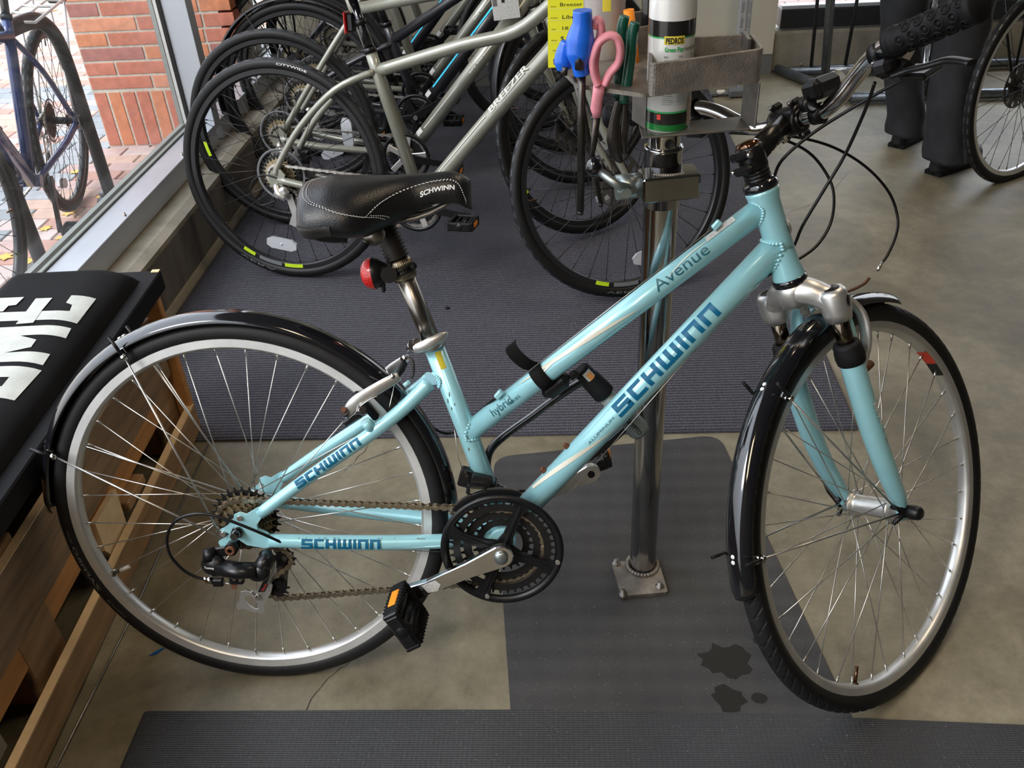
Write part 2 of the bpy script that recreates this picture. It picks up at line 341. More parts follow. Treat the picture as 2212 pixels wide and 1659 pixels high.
def weave_mat(name, col, col2, sx, sy, rough=.8, bump=1., specks=False):
    m = mat(name, col, rough); t = m.node_tree; b = t.nodes['Principled BSDF']; tc = nd(t, 'ShaderNodeTexCoord'); se = nd(t, 'ShaderNodeSeparateXYZ'); t.links.new(tc.outputs['Object'], se.inputs[0])
    def wave(out, s):
        a = nd(t, 'ShaderNodeMath', operation='MULTIPLY'); a.inputs[1].default_value = s; b_ = nd(t, 'ShaderNodeMath', operation='SINE'); t.links.new(se.outputs[out], a.inputs[0]); t.links.new(a.outputs[0], b_.inputs[0]); return b_
    a = wave('X', 2*PI/sx); c = wave('Y', 2*PI/sy); mu = nd(t, 'ShaderNodeMath', operation='MULTIPLY_ADD'); t.links.new(a.outputs[0], mu.inputs[0]); mu.inputs[1].default_value = .35; t.links.new(c.outputs[0], mu.inputs[2])
    n = nd(t, 'ShaderNodeTexNoise', Scale=260, Detail=3); t.links.new(tc.outputs['Object'], n.inputs['Vector'])
    ad = nd(t, 'ShaderNodeMath', operation='MULTIPLY_ADD'); t.links.new(n.outputs['Fac'], ad.inputs[0]); ad.inputs[1].default_value = 2.6; t.links.new(mu.outputs[0], ad.inputs[2])
    r = nd(t, 'ShaderNodeMapRange'); r.inputs['From Min'].default_value = .0; r.inputs['From Max'].default_value = 2.8; t.links.new(ad.outputs[0], r.inputs[0])
    mx = nd(t, 'ShaderNodeMixRGB'); mx.inputs[1].default_value = (*col2, 1); mx.inputs[2].default_value = (*col, 1); t.links.new(r.outputs[0], mx.inputs[0]); last = mx
    if specks:
        v = nd(t, 'ShaderNodeTexNoise', Scale=420, Detail=1); t.links.new(tc.outputs['Object'], v.inputs['Vector']); rr = nd(t, 'ShaderNodeMapRange'); rr.inputs['From Min'].default_value = .74; rr.inputs['From Max'].default_value = .8
        m3 = nd(t, 'ShaderNodeMixRGB'); m3.inputs[2].default_value = (.35, .34, .32, 1); t.links.new(v.outputs['Fac'], rr.inputs[0]); t.links.new(rr.outputs[0], m3.inputs[0]); t.links.new(last.outputs[0], m3.inputs[1]); last = m3
        n5 = nd(t, 'ShaderNodeTexNoise', Scale=3.5, Detail=6); t.links.new(tc.outputs['Object'], n5.inputs['Vector']); r5 = nd(t, 'ShaderNodeMapRange'); r5.inputs['From Min'].default_value = .3; r5.inputs['From Max'].default_value = .7; r5.inputs['To Min'].default_value = .8; r5.inputs['To Max'].default_value = 1.2
        m5 = nd(t, 'ShaderNodeMixRGB', blend_type='MULTIPLY'); m5.inputs[0].default_value = 1; t.links.new(n5.outputs['Fac'], r5.inputs[0]); t.links.new(last.outputs[0], m5.inputs[1]); t.links.new(r5.outputs[0], m5.inputs[2]); last = m5
    t.links.new(last.outputs[0], b.inputs['Base Color'])
    bp = nd(t, 'ShaderNodeBump', Strength=bump, Distance=.0015); t.links.new(ad.outputs[0], bp.inputs['Height']); t.links.new(bp.outputs[0], b.inputs['Normal']); return m
M_['navy_mat'] = weave_mat('navy_vinyl_mat', (.122, .120, .148), (.013, .013, .020), .0042, .0118, .75, 1.)
M_['rubber_mat'] = weave_mat('charcoal_rubber', (.045, .044, .044), (.034, .033, .033), .05, .05, .68, .06, True)
M_['runner'] = weave_mat('runner_rubber', (.044, .046, .049), (.024, .025, .028), .0085, .0042, .55, .35, True)
# ------------------------------------------------------------------ lettering
_GL = {}
def glyphs(txt, bold=0.0, sp=1.0, fine=.25):
    key = (txt, bold, sp)
    if key in _GL: return _GL[key]
    cu = bpy.data.curves.new('t', 'FONT'); cu.body = txt; cu.size = 1; cu.offset = bold; cu.space_character = sp; cu.resolution_u = 3
    o = bpy.data.objects.new('t', cu); sc.collection.objects.link(o); dg = bpy.context.evaluated_depsgraph_get(); dg.update()
    me = bpy.data.meshes.new_from_object(o.evaluated_get(dg)); bm = bmesh.new(); bm.from_mesh(me)
    bmesh.ops.triangulate(bm, faces=bm.faces)
    for _ in range(4):
        es = [e for e in bm.edges if e.calc_length() > fine]
        if not es: break
        bmesh.ops.subdivide_edges(bm, edges=es, cuts=1); bmesh.ops.triangulate(bm, faces=bm.faces)
    bm.verts.index_update(); vs = [(v.co.x, v.co.y) for v in bm.verts]; fs = [tuple(v.index for v in f.verts) for f in bm.faces]; bm.free()
    bpy.data.objects.remove(o); bpy.data.curves.remove(cu); bpy.data.meshes.remove(me)
    if not vs: return ([], [], 1)
    x0 = min(p[0] for p in vs); wd = max(p[0] for p in vs)-x0; vs = [(p[0]-x0, p[1]-.35) for p in vs]
    _GL[key] = (vs, fs, wd); return _GL[key]
def blocky():
    st = .24; L = {'S': [(0, .76, .9, 1), (0, .38, .24, .76), (0, .38, .9, .62), (.66, 0, .9, .38), (-.05, 0, .9, .24)], 'C': [(0, .76, .8, 1), (0, 0, .24, 1), (0, 0, .8, .24)],
      'H': [(0, 0, .24, 1), (.62, 0, .86, 1), (0, .38, .86, .62)], 'W': [(0, 0, .24, 1), (.45, 0, .69, 1), (.9, 0, 1.14, 1), (0, 0, 1.14, .24)], 'I': [(0, 0, .24, 1)], 'N': [(0, 0, .24, 1), (.62, 0, .86, 1), (0, .76, .86, 1)]}
    vs = []; fs = []; x = 0
    for ch in 'SCHWINN':
        mx = 0
        for (a, b, c, d) in L[ch]:
            nx = max(1, int((c-a)/.2)); ny = max(1, int((d-b)/.12)); o = len(vs); mx = max(mx, c)
            for j in range(ny+1):
                for i in range(nx+1): vs.append((x+a+(c-a)*i/nx, b+(d-b)*j/ny-.5))
            for j in range(ny):
                for i in range(nx): q = o+j*(nx+1)+i; fs.append((q, q+1, q+nx+2, q+nx+1))
        x += mx+.16
    return vs, fs, x-.16
def text_flat(g, O, X, Y, width=None, height=None):
    """plane lettering: X reading direction, Y up of letters"""
    vs, fs, wd = g; s = width/wd; h = height or s; mb = MB(); mb.add([V(O)+V(X)*(p[0]*s)+V(Y)*(p[1]*h) for p in vs], fs); return mb
def text_tube(g, a, b, r, t0, t1, ang, h, out=(0, -1, 0), lift=.0004):
    """lettering wrapped round the tube a->b between distances t0..t1"""
    a = V(a); b = V(b); d = (b-a).normalized(); o = V(out); o = (o-d*o.dot(d)).normalized(); u = d.cross(-o)
    if u.z < 0: u = -u
    vs, fs, wd = g; s = (t1-t0)/wd; mb = MB(); q = []
    for (x, y) in vs:
        th = ang+y*h/r; q.append(a+d*(t0+x*s)+(o*math.cos(th)+u*math.sin(th))*(r+lift))
    mb.add(q, fs, True); return mb
def text_arc(g, R, a0, a1, y, h, flip=1):
    """lettering round a wheel (local XZ plane, seen from -Y)"""
    vs, fs, wd = g; mb = MB(); q = []
    for (x, t) in vs:
        th = a0+(a1-a0)*x/wd; rr = R+flip*t*h; q.append((rr*math.cos(th), y(rr) if callable(y) else y, rr*math.sin(th)))
    mb.add(q, fs, True); return mb
SCH = blocky()
for s_, b_ in (('SCHWINN', .03), ('Avenue', 0), ('hybrid', 0), ('SERIES', 0), ('ALUMINUM', 0), ('ZAFFIRO', .02), ('vittoria', .0), ('700x32c', 0), ('CITYWIDE', .01), ('BREEZER', .03), ('VERA', 0),
               ('PEDROS', .04), ('Green Fizz', .03), ('Foaming Bike Wash', 0), ('EN', 0), ('FR', 0), ('ES', 0), ('CAUTION', .02), ('ATTENTION', .02), ('IRRITANT', .02), ('MAKE', 0), ('Breezer', 0), ('MODEL', 0), ('Liberty', 0), ('SIZE', 0), ('18', 0), ('PRICE', 0), ('$', 0), ('SERIAL', 0),
               ('KRYPTO', .03), ('KRYPTO LOK', 0), ('Tourney', .02), ('origin8', 0), ('PSU', 0), ('O', .08), ('M', .08), ('E', .08), ('700C', .02), ('SIS', 0), ('ISO', 0)): glyphs(s_, b_)
# ================================================================== SETTING
def struct(name, mb, m, parent=None, M=None, **k):
    o = ob(name, mb, m, parent, M, **k)
    if not parent: o['kind'] = 'structure'
    return o
HZ = 3.1
struct('floor', MB().box((2.16, 0.5, -.05), (5.72, 6.9, .1)), M_['floor'], label='stained grey-brown polished concrete shop floor')
struct('ceiling', MB().box((2.0, 0.3, HZ+.05), (6.0, 7.6, .1)), mat('ceiling_paint', (.10, .097, .09), .85), label='plain shop ceiling')
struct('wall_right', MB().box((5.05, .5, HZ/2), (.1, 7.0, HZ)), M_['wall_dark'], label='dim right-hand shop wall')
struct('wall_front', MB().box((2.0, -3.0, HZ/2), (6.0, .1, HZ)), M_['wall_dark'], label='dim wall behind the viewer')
# left window wall: concrete curb, aluminium sill frame, mullions, panes
cw = empty('wall_left', (0, 0, 0), 'low concrete curb wall under the shop windows', None, kind='structure')
p = [(-.695, 0), (-.695, .203), (-.722, .217), (-.95, .217), (-.95, -.02), (-.695, -.02)]
struct('curb', MB().prism([(q[0], q[1]) for q in p], (0, .36, 0), (1, 0, 0), (0, 0, 1), 6.72), M_['concrete_curb'], cw)
struct('curb_face', MB().box((-.6935, .36, .095), (.003, 6.7, .186)), M_['concrete_dark'], cw)  # thin darker sheet, painted shade on the face below the lit top
struct('curb_foot', MB().prism([(-.694, 0), (-.694, .028), (-.685, .024), (-.676, 0)], (0, .36, 0), (1, 0, 0), (0, 0, 1), 6.7, smooth=False), M_['concrete_curb'], cw)
FX0, FX1, GX, SZ = -.782, -.872, -.893, .293
def pane_frame(idx, y0, y1, lab):
    e = empty('window_%d' % idx, (GX, (y0+y1)/2, SZ), lab, None, kind='structure'); yc = 0; L = y1-y0
    struct('sill_frame', MB().box(((FX0+FX1)/2-GX, 0, -.036), (FX0-FX1, L, .075), bev=.0015), M_['frame_grey'], e)
    struct('glazing_bead', MB().box((FX1-GX-.006, 0, .004), (.012, L, .010)).box((-.012, 0, .006), (.018, L, .014)), M_['frame_shadow'], e)
    struct('gasket', MB().box((FX1-GX-.0005, 0, .0005), (.004, L, .006)), M_['gasket'], e)
    struct('glass_pane', MB().box((0, 0, 1.4), (.006, L, 2.8)), M_['glass'], e)
    for k in range(int(L/.52)+1):
        y = -L/2+.2+k*.52
        if y > L/2: break
        s_ = MB().lathe([(0, .010), (.004, .009), (.0055, .005), (.0058, 0)], axis=(0, 0, 1), n=10).cyl((0, 0, .008), (0, 0, .014), .0028, n=8)
        ob('screw', s_, M_['steel'], e, Matrix.Translation((-.048-GX+FX0+.035, y, .001)))
    return e
pane_frame(1, -2.9, 2.315, 'large left shop window with a scuffed pane above a blue-grey sill frame')
pane_frame(2, 2.375, 3.7, 'narrow left shop window beyond the grey mullion')
mu = empty('trim_1', (-.83, 2.345, SZ), 'upright blue-grey aluminium mullion between the left windows', None, kind='structure')
struct('mullion', MB().box((0, 0, 1.4), (.098, .062, 2.83), bev=.0015), M_['frame_grey'], mu)
struct('mullion_gasket', MB().box((-.048, -.034, 1.4), (.012, .008, 2.83)), M_['gasket'], mu)
struct('mullion_bead', MB().box((-.062, -.034, 1.4), (.012, .010, 2.83)), M_['bead_light'], mu)
struct('mullion_glazing', MB().box((-.078, -.034, 1.4), (.016, .014, 2.83)), M_['frame_shadow'], mu)
# back wall: white panel left, curb and window right
wb = empty('wall_back', (0, 3.76, 0), 'cream painted back wall with grey baseboard', None, kind='structure')
struct('wall_panel', MB().box((.38, .04, HZ/2), (2.58, .12, HZ)), M_['wall_paint'], wb)
struct('baseboard', MB().box((.36, -.026, .05), (2.62, .012, .10)).box((.36, -.032, .10), (2.62, .004, .006)), M_['base_grey'], wb)
struct('back_curb', MB().box((3.4, .10, .10), (3.46, .20, .205), bev=.012), M_['concrete_curb'], wb)
struct('lintel', MB().box((3.4, .1, 2.9), (3.46, .2, .5)), M_['wall_paint'], wb)
w3 = empty('window_3', (3.4, 3.83, .21), 'back window with pale sill frame looking on to red pavers', None, kind='structure')
struct('back_sill', MB().box((0, -.01, .05), (3.4, .10, .09), bev=.002), mat('sill_dark', (.03, .032, .035), .4, .3), w3)
struct('sill_cap', MB().box((0, -.03, .105), (3.4, .05, .018), bev=.002), M_['frame_grey'], w3)
struct('glass_pane', MB().box((0, .03, 1.35), (3.4, .006, 2.5)), M_['glass'], w3)
# floor edge strip beside the pallet bench
struct('trim_2', MB().tube([fl(120, 1659, .002), fl(285, 1330, .002), fl(450, 958, .002)], .0028, 6), M_['trim_silver'], label='thin silver strip on the floor beside the pallet bench')
# ---------------------------------------------------------------- outside ground: pavers
pav = empty('pavement', (0, 0, 0), 'sunlit sidewalk of rose and grey brick pavers outside the window', None, kind='structure')
ob('paver_bed', MB().box((-6.97, 2.5, -.065), (12.1, 16, .1)).box((2.0, 7.95, -.065), (5.84, 8, .1)), M_['mortar'], pav)
def paver_mesh(name, m): return MB().box((0, 0, 0), (.193, .093, .05), bev=.004).mesh(name, m)
pm = [paver_mesh('paver', x) for x in PV]; pg = [paver_mesh('paver', x) for x in PG]
cells = []
for j in range(-4, 60):
    for i in range(-26, 2):
        x = -.97+i*.2+(.1 if j % 2 else 0); y = .5+j*.1
        if x > -.93+.0 or y > 6.2: continue
        d = (V((x, y, 0))-CAM); z = d.dot(CF)
        if z < .5: continue
        u = IW/2+FPX*d.dot(CR)/z; v = IH/2-FPX*d.dot(CU)/z
        if -60 < u < 560 and -60 < v < 720: cells.append((z, x, y))
cells.sort(); far = {}
for n, (z, x, y) in enumerate(cells):
    grey = (-1.93 < x < -1.62) or (y > 3.75 and y < 4.05 and x < -1.2); q = random.choice(range(2 if grey else 4))
    if n < 300:
        ob('paver', (pg if grey else pm)[q], None, pav, Matrix.Translation((x, y, -.0245+random.uniform(-.0008, .0008))) @ Matrix.Rotation(random.uniform(-.006, .006), 4, 'Z'))
    else: far.setdefault((grey, q), MB()).box((x, y, -.0245), (.193, .093, .05))
fb = MB(); ms = []
for k, (key, b) in enumerate(sorted(far.items(), key=str)):
    ms.append((PG if key[0] else PV)[key[1]]); fb.m = k; fb.add(b.v, b.f)
if ms: ob('paver_field', fb, ms, pav, kind='stuff')
bk = MB(); bms = []
for k in range(4): bms.append(PV[k])
for j in range(24):
    for i in range(17):
        bk.m = random.randrange(4); bk.box((1.3+i*.2+(.1 if j % 2 else 0), 4.05+j*.1, -.0245), (.193, .093, .05))
ob('paver_field', bk, bms, pav, kind='stuff')
# ---------------------------------------------------------------- brick pillar outside
PX0, PY0 = -1.567, 2.975
pil = empty('brick_pillar', (PX0, PY0, 0), 'orange brick pillar outside with a soldier course at its foot', 'pillar', None)
ob('mortar_core', MB().box((.3278, .2445, 1.6), (.6635, .498, 3.2)), M_['mortar'], pil)
def brick_mesh(sz): return [MB().box((0, 0, 0), sz, bev=.002).mesh('brick', m) for m in BR]
sold = brick_mesh((.056, .09, .245)); run = brick_mesh((.285, .09, .0525)); half = brick_mesh((.135, .09, .0525)); side = brick_mesh((.09, .285, .0525))
k = 0
for i in range(10): ob('brick', sold[(1, 0, 1, 1, 0, 1, 3, 1, 0, 1)[i]], None, pil, Matrix.Translation((.029+i*.0665, .036+random.uniform(-.001, .001), .128)))
for j in range(30):
    z = .262+.031+j*.0625; x = 0.0
    while x < .655:
        sh = (j % 2) and x == 0; L = .135 if sh else .285
        if x+L > .70: L = .135
        me = (half if L < .2 else run)[random.choice((0, 0, 1, 1, 2, 3))]
        ob('brick', me, None, pil, Matrix.Translation((x+L/2, .036+random.uniform(-.001, .001), z))); x += L+.010
    if j % 2 == 0: ob('brick', side[j % 4], None, pil, Matrix.Translation((.036, .24, z)))
# fallen leaves
lf = MB().prism([(0, -.02), (.012, -.008), (.026, -.010), (.018, .004), (.022, .02), (.006, .014), (-.004, .028), (-.010, .012), (-.026, .012), (-.016, 0), (-.022, -.014), (-.008, -.010)], (0, 0, .002), (1, 0, 0), (0, 1, 0), .0012)
lm = lf.mesh('leaf', M_['leaf_gold'])
for n, (u, v) in enumerate(((78, 12), (120, 22), (170, 204), (215, 425), (55, 468), (165, 372), (100, 494), (72, 502), (150, 460), (10, 556), (60, 566), (130, 514), (108, 552))):
    P = fl(u, v, .002)
    if P.x > -.93: continue
    ob('leaf', lm, None, None, Matrix.Translation(P) @ Matrix.Rotation(n*1.3, 4, 'Z') @ Matrix.Scale(random.uniform(.7, 1.5), 4), label='small golden leaf fallen on the pavers outside the window', cat='leaf', group='fallen leaves on the pavement')
# ---------------------------------------------------------------- mats
def slab(poly, z0, z1, m, name, label, cat='mat', bev=.003):
    b = MB(); n = len(poly); c = sum((V((p[0], p[1], 0)) for p in poly), V())/n
    def ring(s, z): return [V((p[0], p[1], 0)).lerp(c, s) + V((0, 0, z)) for p in poly]
    r = [ring(0, z0), ring(0, z1-bev*.6), ring(bev/.5, z1)]; b.grid(r, False, True); b.add(r[2], [tuple(range(n))]); b.add(r[0], [tuple(range(n))[::-1]])
    return ob(name, b, m, None, label=label, cat=cat)
slab([(-.672, .70), (1.262, .70), (1.275, 1.4), (1.302, 2.2), (1.31, 3.70), (-.672, 3.70)], .0005, .009, M_['navy_mat'], 'floor_mat', 'large ribbed navy grey mat under the row of parked bikes')
def rounded(c, rs, n=6):
    out = []; N = len(c)
    for i in range(N):
        p = V((*c[i], 0)); a = (V((*c[i-1], 0))-p).normalized(); b = (V((*c[(i+1) % N], 0))-p).normalized(); r = rs[i]
        if r <= 0: out.append((p.x, p.y)); continue
        for k in range(n+1):
            t = k/n; q = (p+a*r)*(1-t)**2+p*2*t*(1-t)+(p+b*r)*t*t; out.append((q.x, q.y))
    return out
tl, tr = (.372, .618), (.925, .690)
slab(rounded([(.447, -.16), (1.035, -.16), tr, tl], [0, 0, .045, .05]), .0003, .003, M_['rubber_mat'], 'rubber_mat', 'thin charcoal rubber mat under the repair stand foot', bev=.001)
slab(rounded([(-.219, -.75), (1.9, -.80), (1.9, -.128), (1.305, -.117), (.9, -.098), (.445, -.088), (-.218, -.091)], [0]*6+[.006]), .0033, .0125, M_['runner'], 'runner_mat', 'long dark rubber runner mat across the foreground')
# wet stains on the thin mat
st = mat('water_stain', (.020, .018, .016), .6, spec=.2)
for n, (u, v, s, lab) in enumerate(((1572, 1425, .047, 'largest ragged water stain on the thin rubber mat'), (1575, 1508, .032, 'dark water stain just behind the runner mat'), (1640, 1383, .012, 'small round water drop beside the front tire'), (1640, 1508, .014, 'small water drop right of the lower stain'))):
    P = fl(u, v, .0031); random.seed(n+3); poly = []
    for k in range(22): t = 2*PI*k/22; r = s*(1+random.uniform(-.28, .22)*(1 if s > .02 else .3)); poly.append((r*math.cos(t), r*.8*math.sin(t)))
    ob('water_stain', MB().prism(poly, (0, 0, 0), (1, 0, 0), (0, 1, 0), .0004), st, None, Matrix.Translation(P), label=lab, cat='stain')
random.seed(11)
# ================================================================== PALLET BENCH
bO = V((-.393, .752, 0)); bd = V((.040, -.95, 0)).normalized(); bx = V((bd.y, -bd.x, 0)); bx = -bx if bx.x < 0 else bx   # bd along the bench to the viewer, bx out to the room
BM = basis(bO, bx, bd, (0, 0, 1)); bench = empty('pallet_bench', BM, 'bench of rough wooden pallets topped with a black printed cushion', 'bench')
def board(name, x0, x1, y0, y1, z0, z1, m, bev=.003, **k): return ob(name, MB().box(((x0+x1)/2, (y0+y1)/2, (z0+z1)/2), (x1-x0, y1-y0, z1-z0), bev=bev), M_[m], bench, **k)
BL_ = 1.9
board('board', -.018, .0, 0, BL_, .004, .082, 'pallet_wood'); board('board', -.0175, -.0005, .001, BL_, .0815, .0835, 'wood_cut', 0)  # second, thin pale strip paints light from above on the board top
board('board', -.060, -.042, .09, BL_, .112, .196, 'pallet_orange'); board('board', -.0595, -.0425, .09, BL_, .1955, .1975, 'wood_cut', 0)  # pale strip again, a painted lit top edge
board('board', -.040, -.022, .02, BL_, .190, .325, 'pallet_grey'); board('board', -.0395, -.0225, .021, BL_, .3245, .3265, 'wood_cut', 0)  # top edge lightened by a thin strip, light put into the colour
board('board', -.078, -.060, .0, BL_, .345, .405, 'pallet_orange')
board('board', -.285, -.266, 0, BL_, .0, .40, 'pallet_grey')
for y in (.0, .72, 1.45):
    board('pallet_block', -.26, -.062, y, y+.10, .0, .40, 'pallet_orange'); board('cross_board', -.062, -.041, y, y+.11, .005, .34, 'pallet_wood')
board('end_board', -.040, -.004, -.012, .010, .0, .40, 'pallet_orange')
board('deck_board', -.27, -.02, .30, .40, .085, .11, 'pallet_wood'); board('deck_board', -.27, -.02, 1.05, 1.15, .085, .11, 'pallet_orange')
def on_bench(pts, xl): 
    nx = BM.to_3x3() @ V((1, 0, 0)); o = BM @ V((xl, 0, 0)); return [(lambda q: (q.y, q.z))(BM.inverted() @ onp(u, v, o, nx)) for u, v in pts]
ob('wood_wedge', MB().prism(on_bench([(250, 1056), (206, 1132), (228, 1190), (262, 1212), (283, 1160)], -.024), (-.030, 0, 0), (0, 1, 0), (0, 0, 1), .012), M_['wood_cut'], bench)
board('knot_block', -.04, .004, 1.02, 1.06, .33, .36, 'wood_cut', .008)
board('seat_board', -.285, .012, -.02, BL_, .405, .452, 'board_black', .003)
ob('splintered_corner', MB().box((.001, -.014, .4535), (.018, .012, .002)), M_['wood_cut'], bench)
# cushion
rows = []
for i in range(17):
    t = i/16; y = .03+t*(BL_-.03); e = min(1, (y-.03)/.045); e = math.sqrt(max(0, 1-(1-e)**2)); r = []
    for k in range(29):
        s_ = k/28; x = -.300+s_*.278; q = min(s_, 1-s_)/.28; q = min(1, q); h = .052*(math.sqrt(max(0, 1-(1-q)**2)))
        r.append(V((x, y, .453+h*e)))
    rows.append(r)
rr = []
for i, y in enumerate([.03+a for a in (0, .004, .012, .025, .045)]+[.03+.045+(BL_-.075)*k/12 for k in range(1, 13)]):
    e = min(1, (y-.03)/.045); e = math.sqrt(max(0, 1-(1-e)**2)); r = []
    for k in range(33):
        s_ = k/32; q = min(1, (s_)/.16, (1-s_)/.30); h = .050*math.sqrt(max(0, 1-(1-q)**2)); r.append(V((-.305+s_*.285, y, .4525+h*e)))
    rr.append(r)
cb = MB().grid(rr); cush = ob('cushion', cb, M_['black_fabric'], bench)
# the printed letters, reading away from the viewer (only the end of the word is in sight)
BI = BM.inverted()
def cz(x): s_ = (x+.305)/.285; q = max(0, min(1, s_/.16, (1-s_)/.30)); return .4525+.050*math.sqrt(max(0, 1-(1-q)**2))
def on_cushion(poly, holes=(), lift=.0012):
    def loc(l): return [(lambda P: (max(-.293, P.x), P.y))(BI @ fl(u/5.53, 560+v/5.53, .503)) for u, v in l]
    L = [loc(poly)]+[loc(h) for h in holes]; bm = bmesh.new(); vs = [bm.verts.new((p[0], p[1], 0)) for l in L for p in l]
    for t in tessellate_polygon([[V((p[0], p[1], 0)) for p in l] for l in L]):
        if len(set(t)) == 3:
            try: bm.faces.new([vs[i] for i in t])
            except ValueError: pass
    for _ in range(5):
        es = [e for e in bm.edges if e.calc_length() > .018]
        if not es: break
        bmesh.ops.subdivide_edges(bm, edges=es, cuts=1); bmesh.ops.triangulate(bm, faces=bm.faces)
    bm.verts.index_update(); b = MB().add([V((v.co.x, v.co.y, cz(v.co.x)+lift)) for v in bm.verts], [tuple(v.index for v in f.verts) for f in bm.faces], True); bm.free()
    return b
le = MB()
for pl in ([(-200, 645), (790, 612), (1000, 585), (900, 712), (-200, 752)], [(790, 522), (855, 435), (1130, 418), (895, 715), (790, 700), (860, 540)],
           [(430, 475), (628, 468), (500, 620), (400, 765), (190, 782), (300, 650)], [(10, 472), (292, 460), (195, 555), (105, 565), (40, 632), (-150, 640), (-150, 560)]):
    LF = globals().get('LF', .0008)+.0004; q = on_cushion(pl, (), LF); le.add(q.v, q.f, True)
ob('letter', le, M_['fabric_print'], cush)
ob('letter', on_cushion([(-200, 830), (832, 775), (765, 885), (240, 915), (435, 962), (372, 1050), (60, 1120), (580, 1085), (490, 1212), (-200, 1240)]), M_['fabric_print'], cush)
ob('letter', on_cushion([(-200, 1290), (472, 1265), (150, 1635), (-200, 1650)], [[(-190, 1420), (110, 1405), (20, 1515), (-190, 1530)]]), M_['fabric_print'], cush)
ob('paper_sheet', MB().box((0, 0, 0), (.004, .055, .06)), M_['paper_white'], None, BM @ Matrix.Translation((-.09, .93, .031)), label='pale paper card standing in the lowest gap of the pallet bench', cat='paper')
# bits on the floor
ob('tape_scrap', MB().prism([(-.012, -.008), (.002, -.006), (.014, .010), (.009, .011), (-.004, .0)], (0, 0, 0), (1, 0, 0), (0, 1, 0), .001), M_['tape_blue'], None, Matrix.Translation(fl(337, 1409, .001)), label='scrap of blue tape on the concrete beside the pallet bench', cat='tape')
P = fl(558, 1541, .003); ob('loose_screw', MB().cyl((-.006, 0, 0), (.006, .001, 0), .0017, n=8).cyl((.006, .001, 0), (.0085, .0014, 0), .003, n=8), M_['steel'], None, Matrix.Translation(P), label='loose pale screw on the floor at the runner mat edge', cat='screw')
P = fl(966, 665, .012); ob('black_nut', MB().lathe([(.003, -.003), (.006, -.003), (.006, .003), (.003, .003)], axis=(0, 0, 1), n=6, closed=True), M_['black_plastic'], None, Matrix.Translation(P), label='tiny black nut lying on the navy mat', cat='nut')

ck = MB(); fcm = mat('crack_dark', (.04, .035, .028), .9)
for line in (((757, 1427), (748, 1437), (735, 1443), (720, 1457), (708, 1466), (698, 1478), (694, 1484), (682, 1497), (672, 1510), (662, 1534), (652, 1550), (640, 1575)), ((795, 962), (788, 975), (772, 987), (765, 1000), (752, 1008), (742, 1020)), ((470, 1122), (452, 1140), (430, 1146), (404, 1141), (380, 1150)), ((1838, 368), (1822, 384), (1808, 402), (1796, 412)), ((1762, 432), (1745, 446), (1722, 452), (1700, 460))):
    pts = [fl(u, v, .0004) for u, v in line]; rows = []
    for i, p in enumerate(pts): w_ = .0011*(1 if 0 < i < len(pts)-1 else .2)*random.uniform(.5, 1.3); rows.append([p+V((-w_, 0, 0)), p+V((w_, 0, 0))])
    ck.grid(rows, False)
struct('floor_cracks', ck, fcm, label='thin dark cracks in the concrete floor')
# ================================================================== BICYCLE PARTS
_TM = {}
def tire_mesh(key, Ro, rt, kind, mats):
    if key in _TM: return _TM[key]
    RM = Ro-rt; mb = MB()
    if kind == 'knurl': N, K = 720, 26
    elif kind == 'chevron': N, K = 672, 30
    else: N, K = 216, 18
    rows = []; per = 84
    for i in range(N):
        th = 2*PI*i/N; r = []
        for k in range(K+1):
            ph = math.radians(-152+304*k/K); a = abs(math.degrees(ph)); d = 0
            if kind == 'knurl':
                if 28 < a < 46: d = .0005 if i % 2 else -.0006
                elif a <= 28: d = 0
            elif kind == 'chevron':
                if a < 62:
                    q = (i/N*per+a/62*.9) % 1; d = -.0013 if q < .2 else .0002
                    if a < 4: d = -.0012
                elif a < 70: d = -.0005
            elif kind == 'town':
                if a < 40: d = -.0006 if ((i/N*54+a/40*.8) % 1) < .14 else .0
            rr = rt+d; r.append(V(((RM+rr*math.cos(ph))*math.cos(th), rr*math.sin(ph), (RM+rr*math.cos(ph))*math.sin(th))))
        rows.append(r)
    rows.append(rows[0]); m = K+1; vs = [p for r in rows[:-1] for p in r]; fs = []; mi = []
    for i in range(N):
        j = (i+1) % N
        for k in range(K):
            fs.append((i*m+k, i*m+k+1, j*m+k+1, j*m+k)); a = abs(-152+304*(k+.5)/K)
            if kind == 'town': mi.append(1 if (10 < a < 26 and (i/N*54) % 1 < .5) else (2 if a > 48 else 0))  # lighter tread patches are painted reflections
            elif kind == 'knurl': mi.append(0)
            else: mi.append(2 if a > 75 else 0)
    me = bpy.data.meshes.new('tire'); me.from_pydata(vs, [], fs); me.polygons.foreach_set('use_smooth', [kind != 'chevron']*len(fs)); me.polygons.foreach_set('material_index', mi)
    for x in mats: me.materials.append(x)
    _TM[key] = me; return me
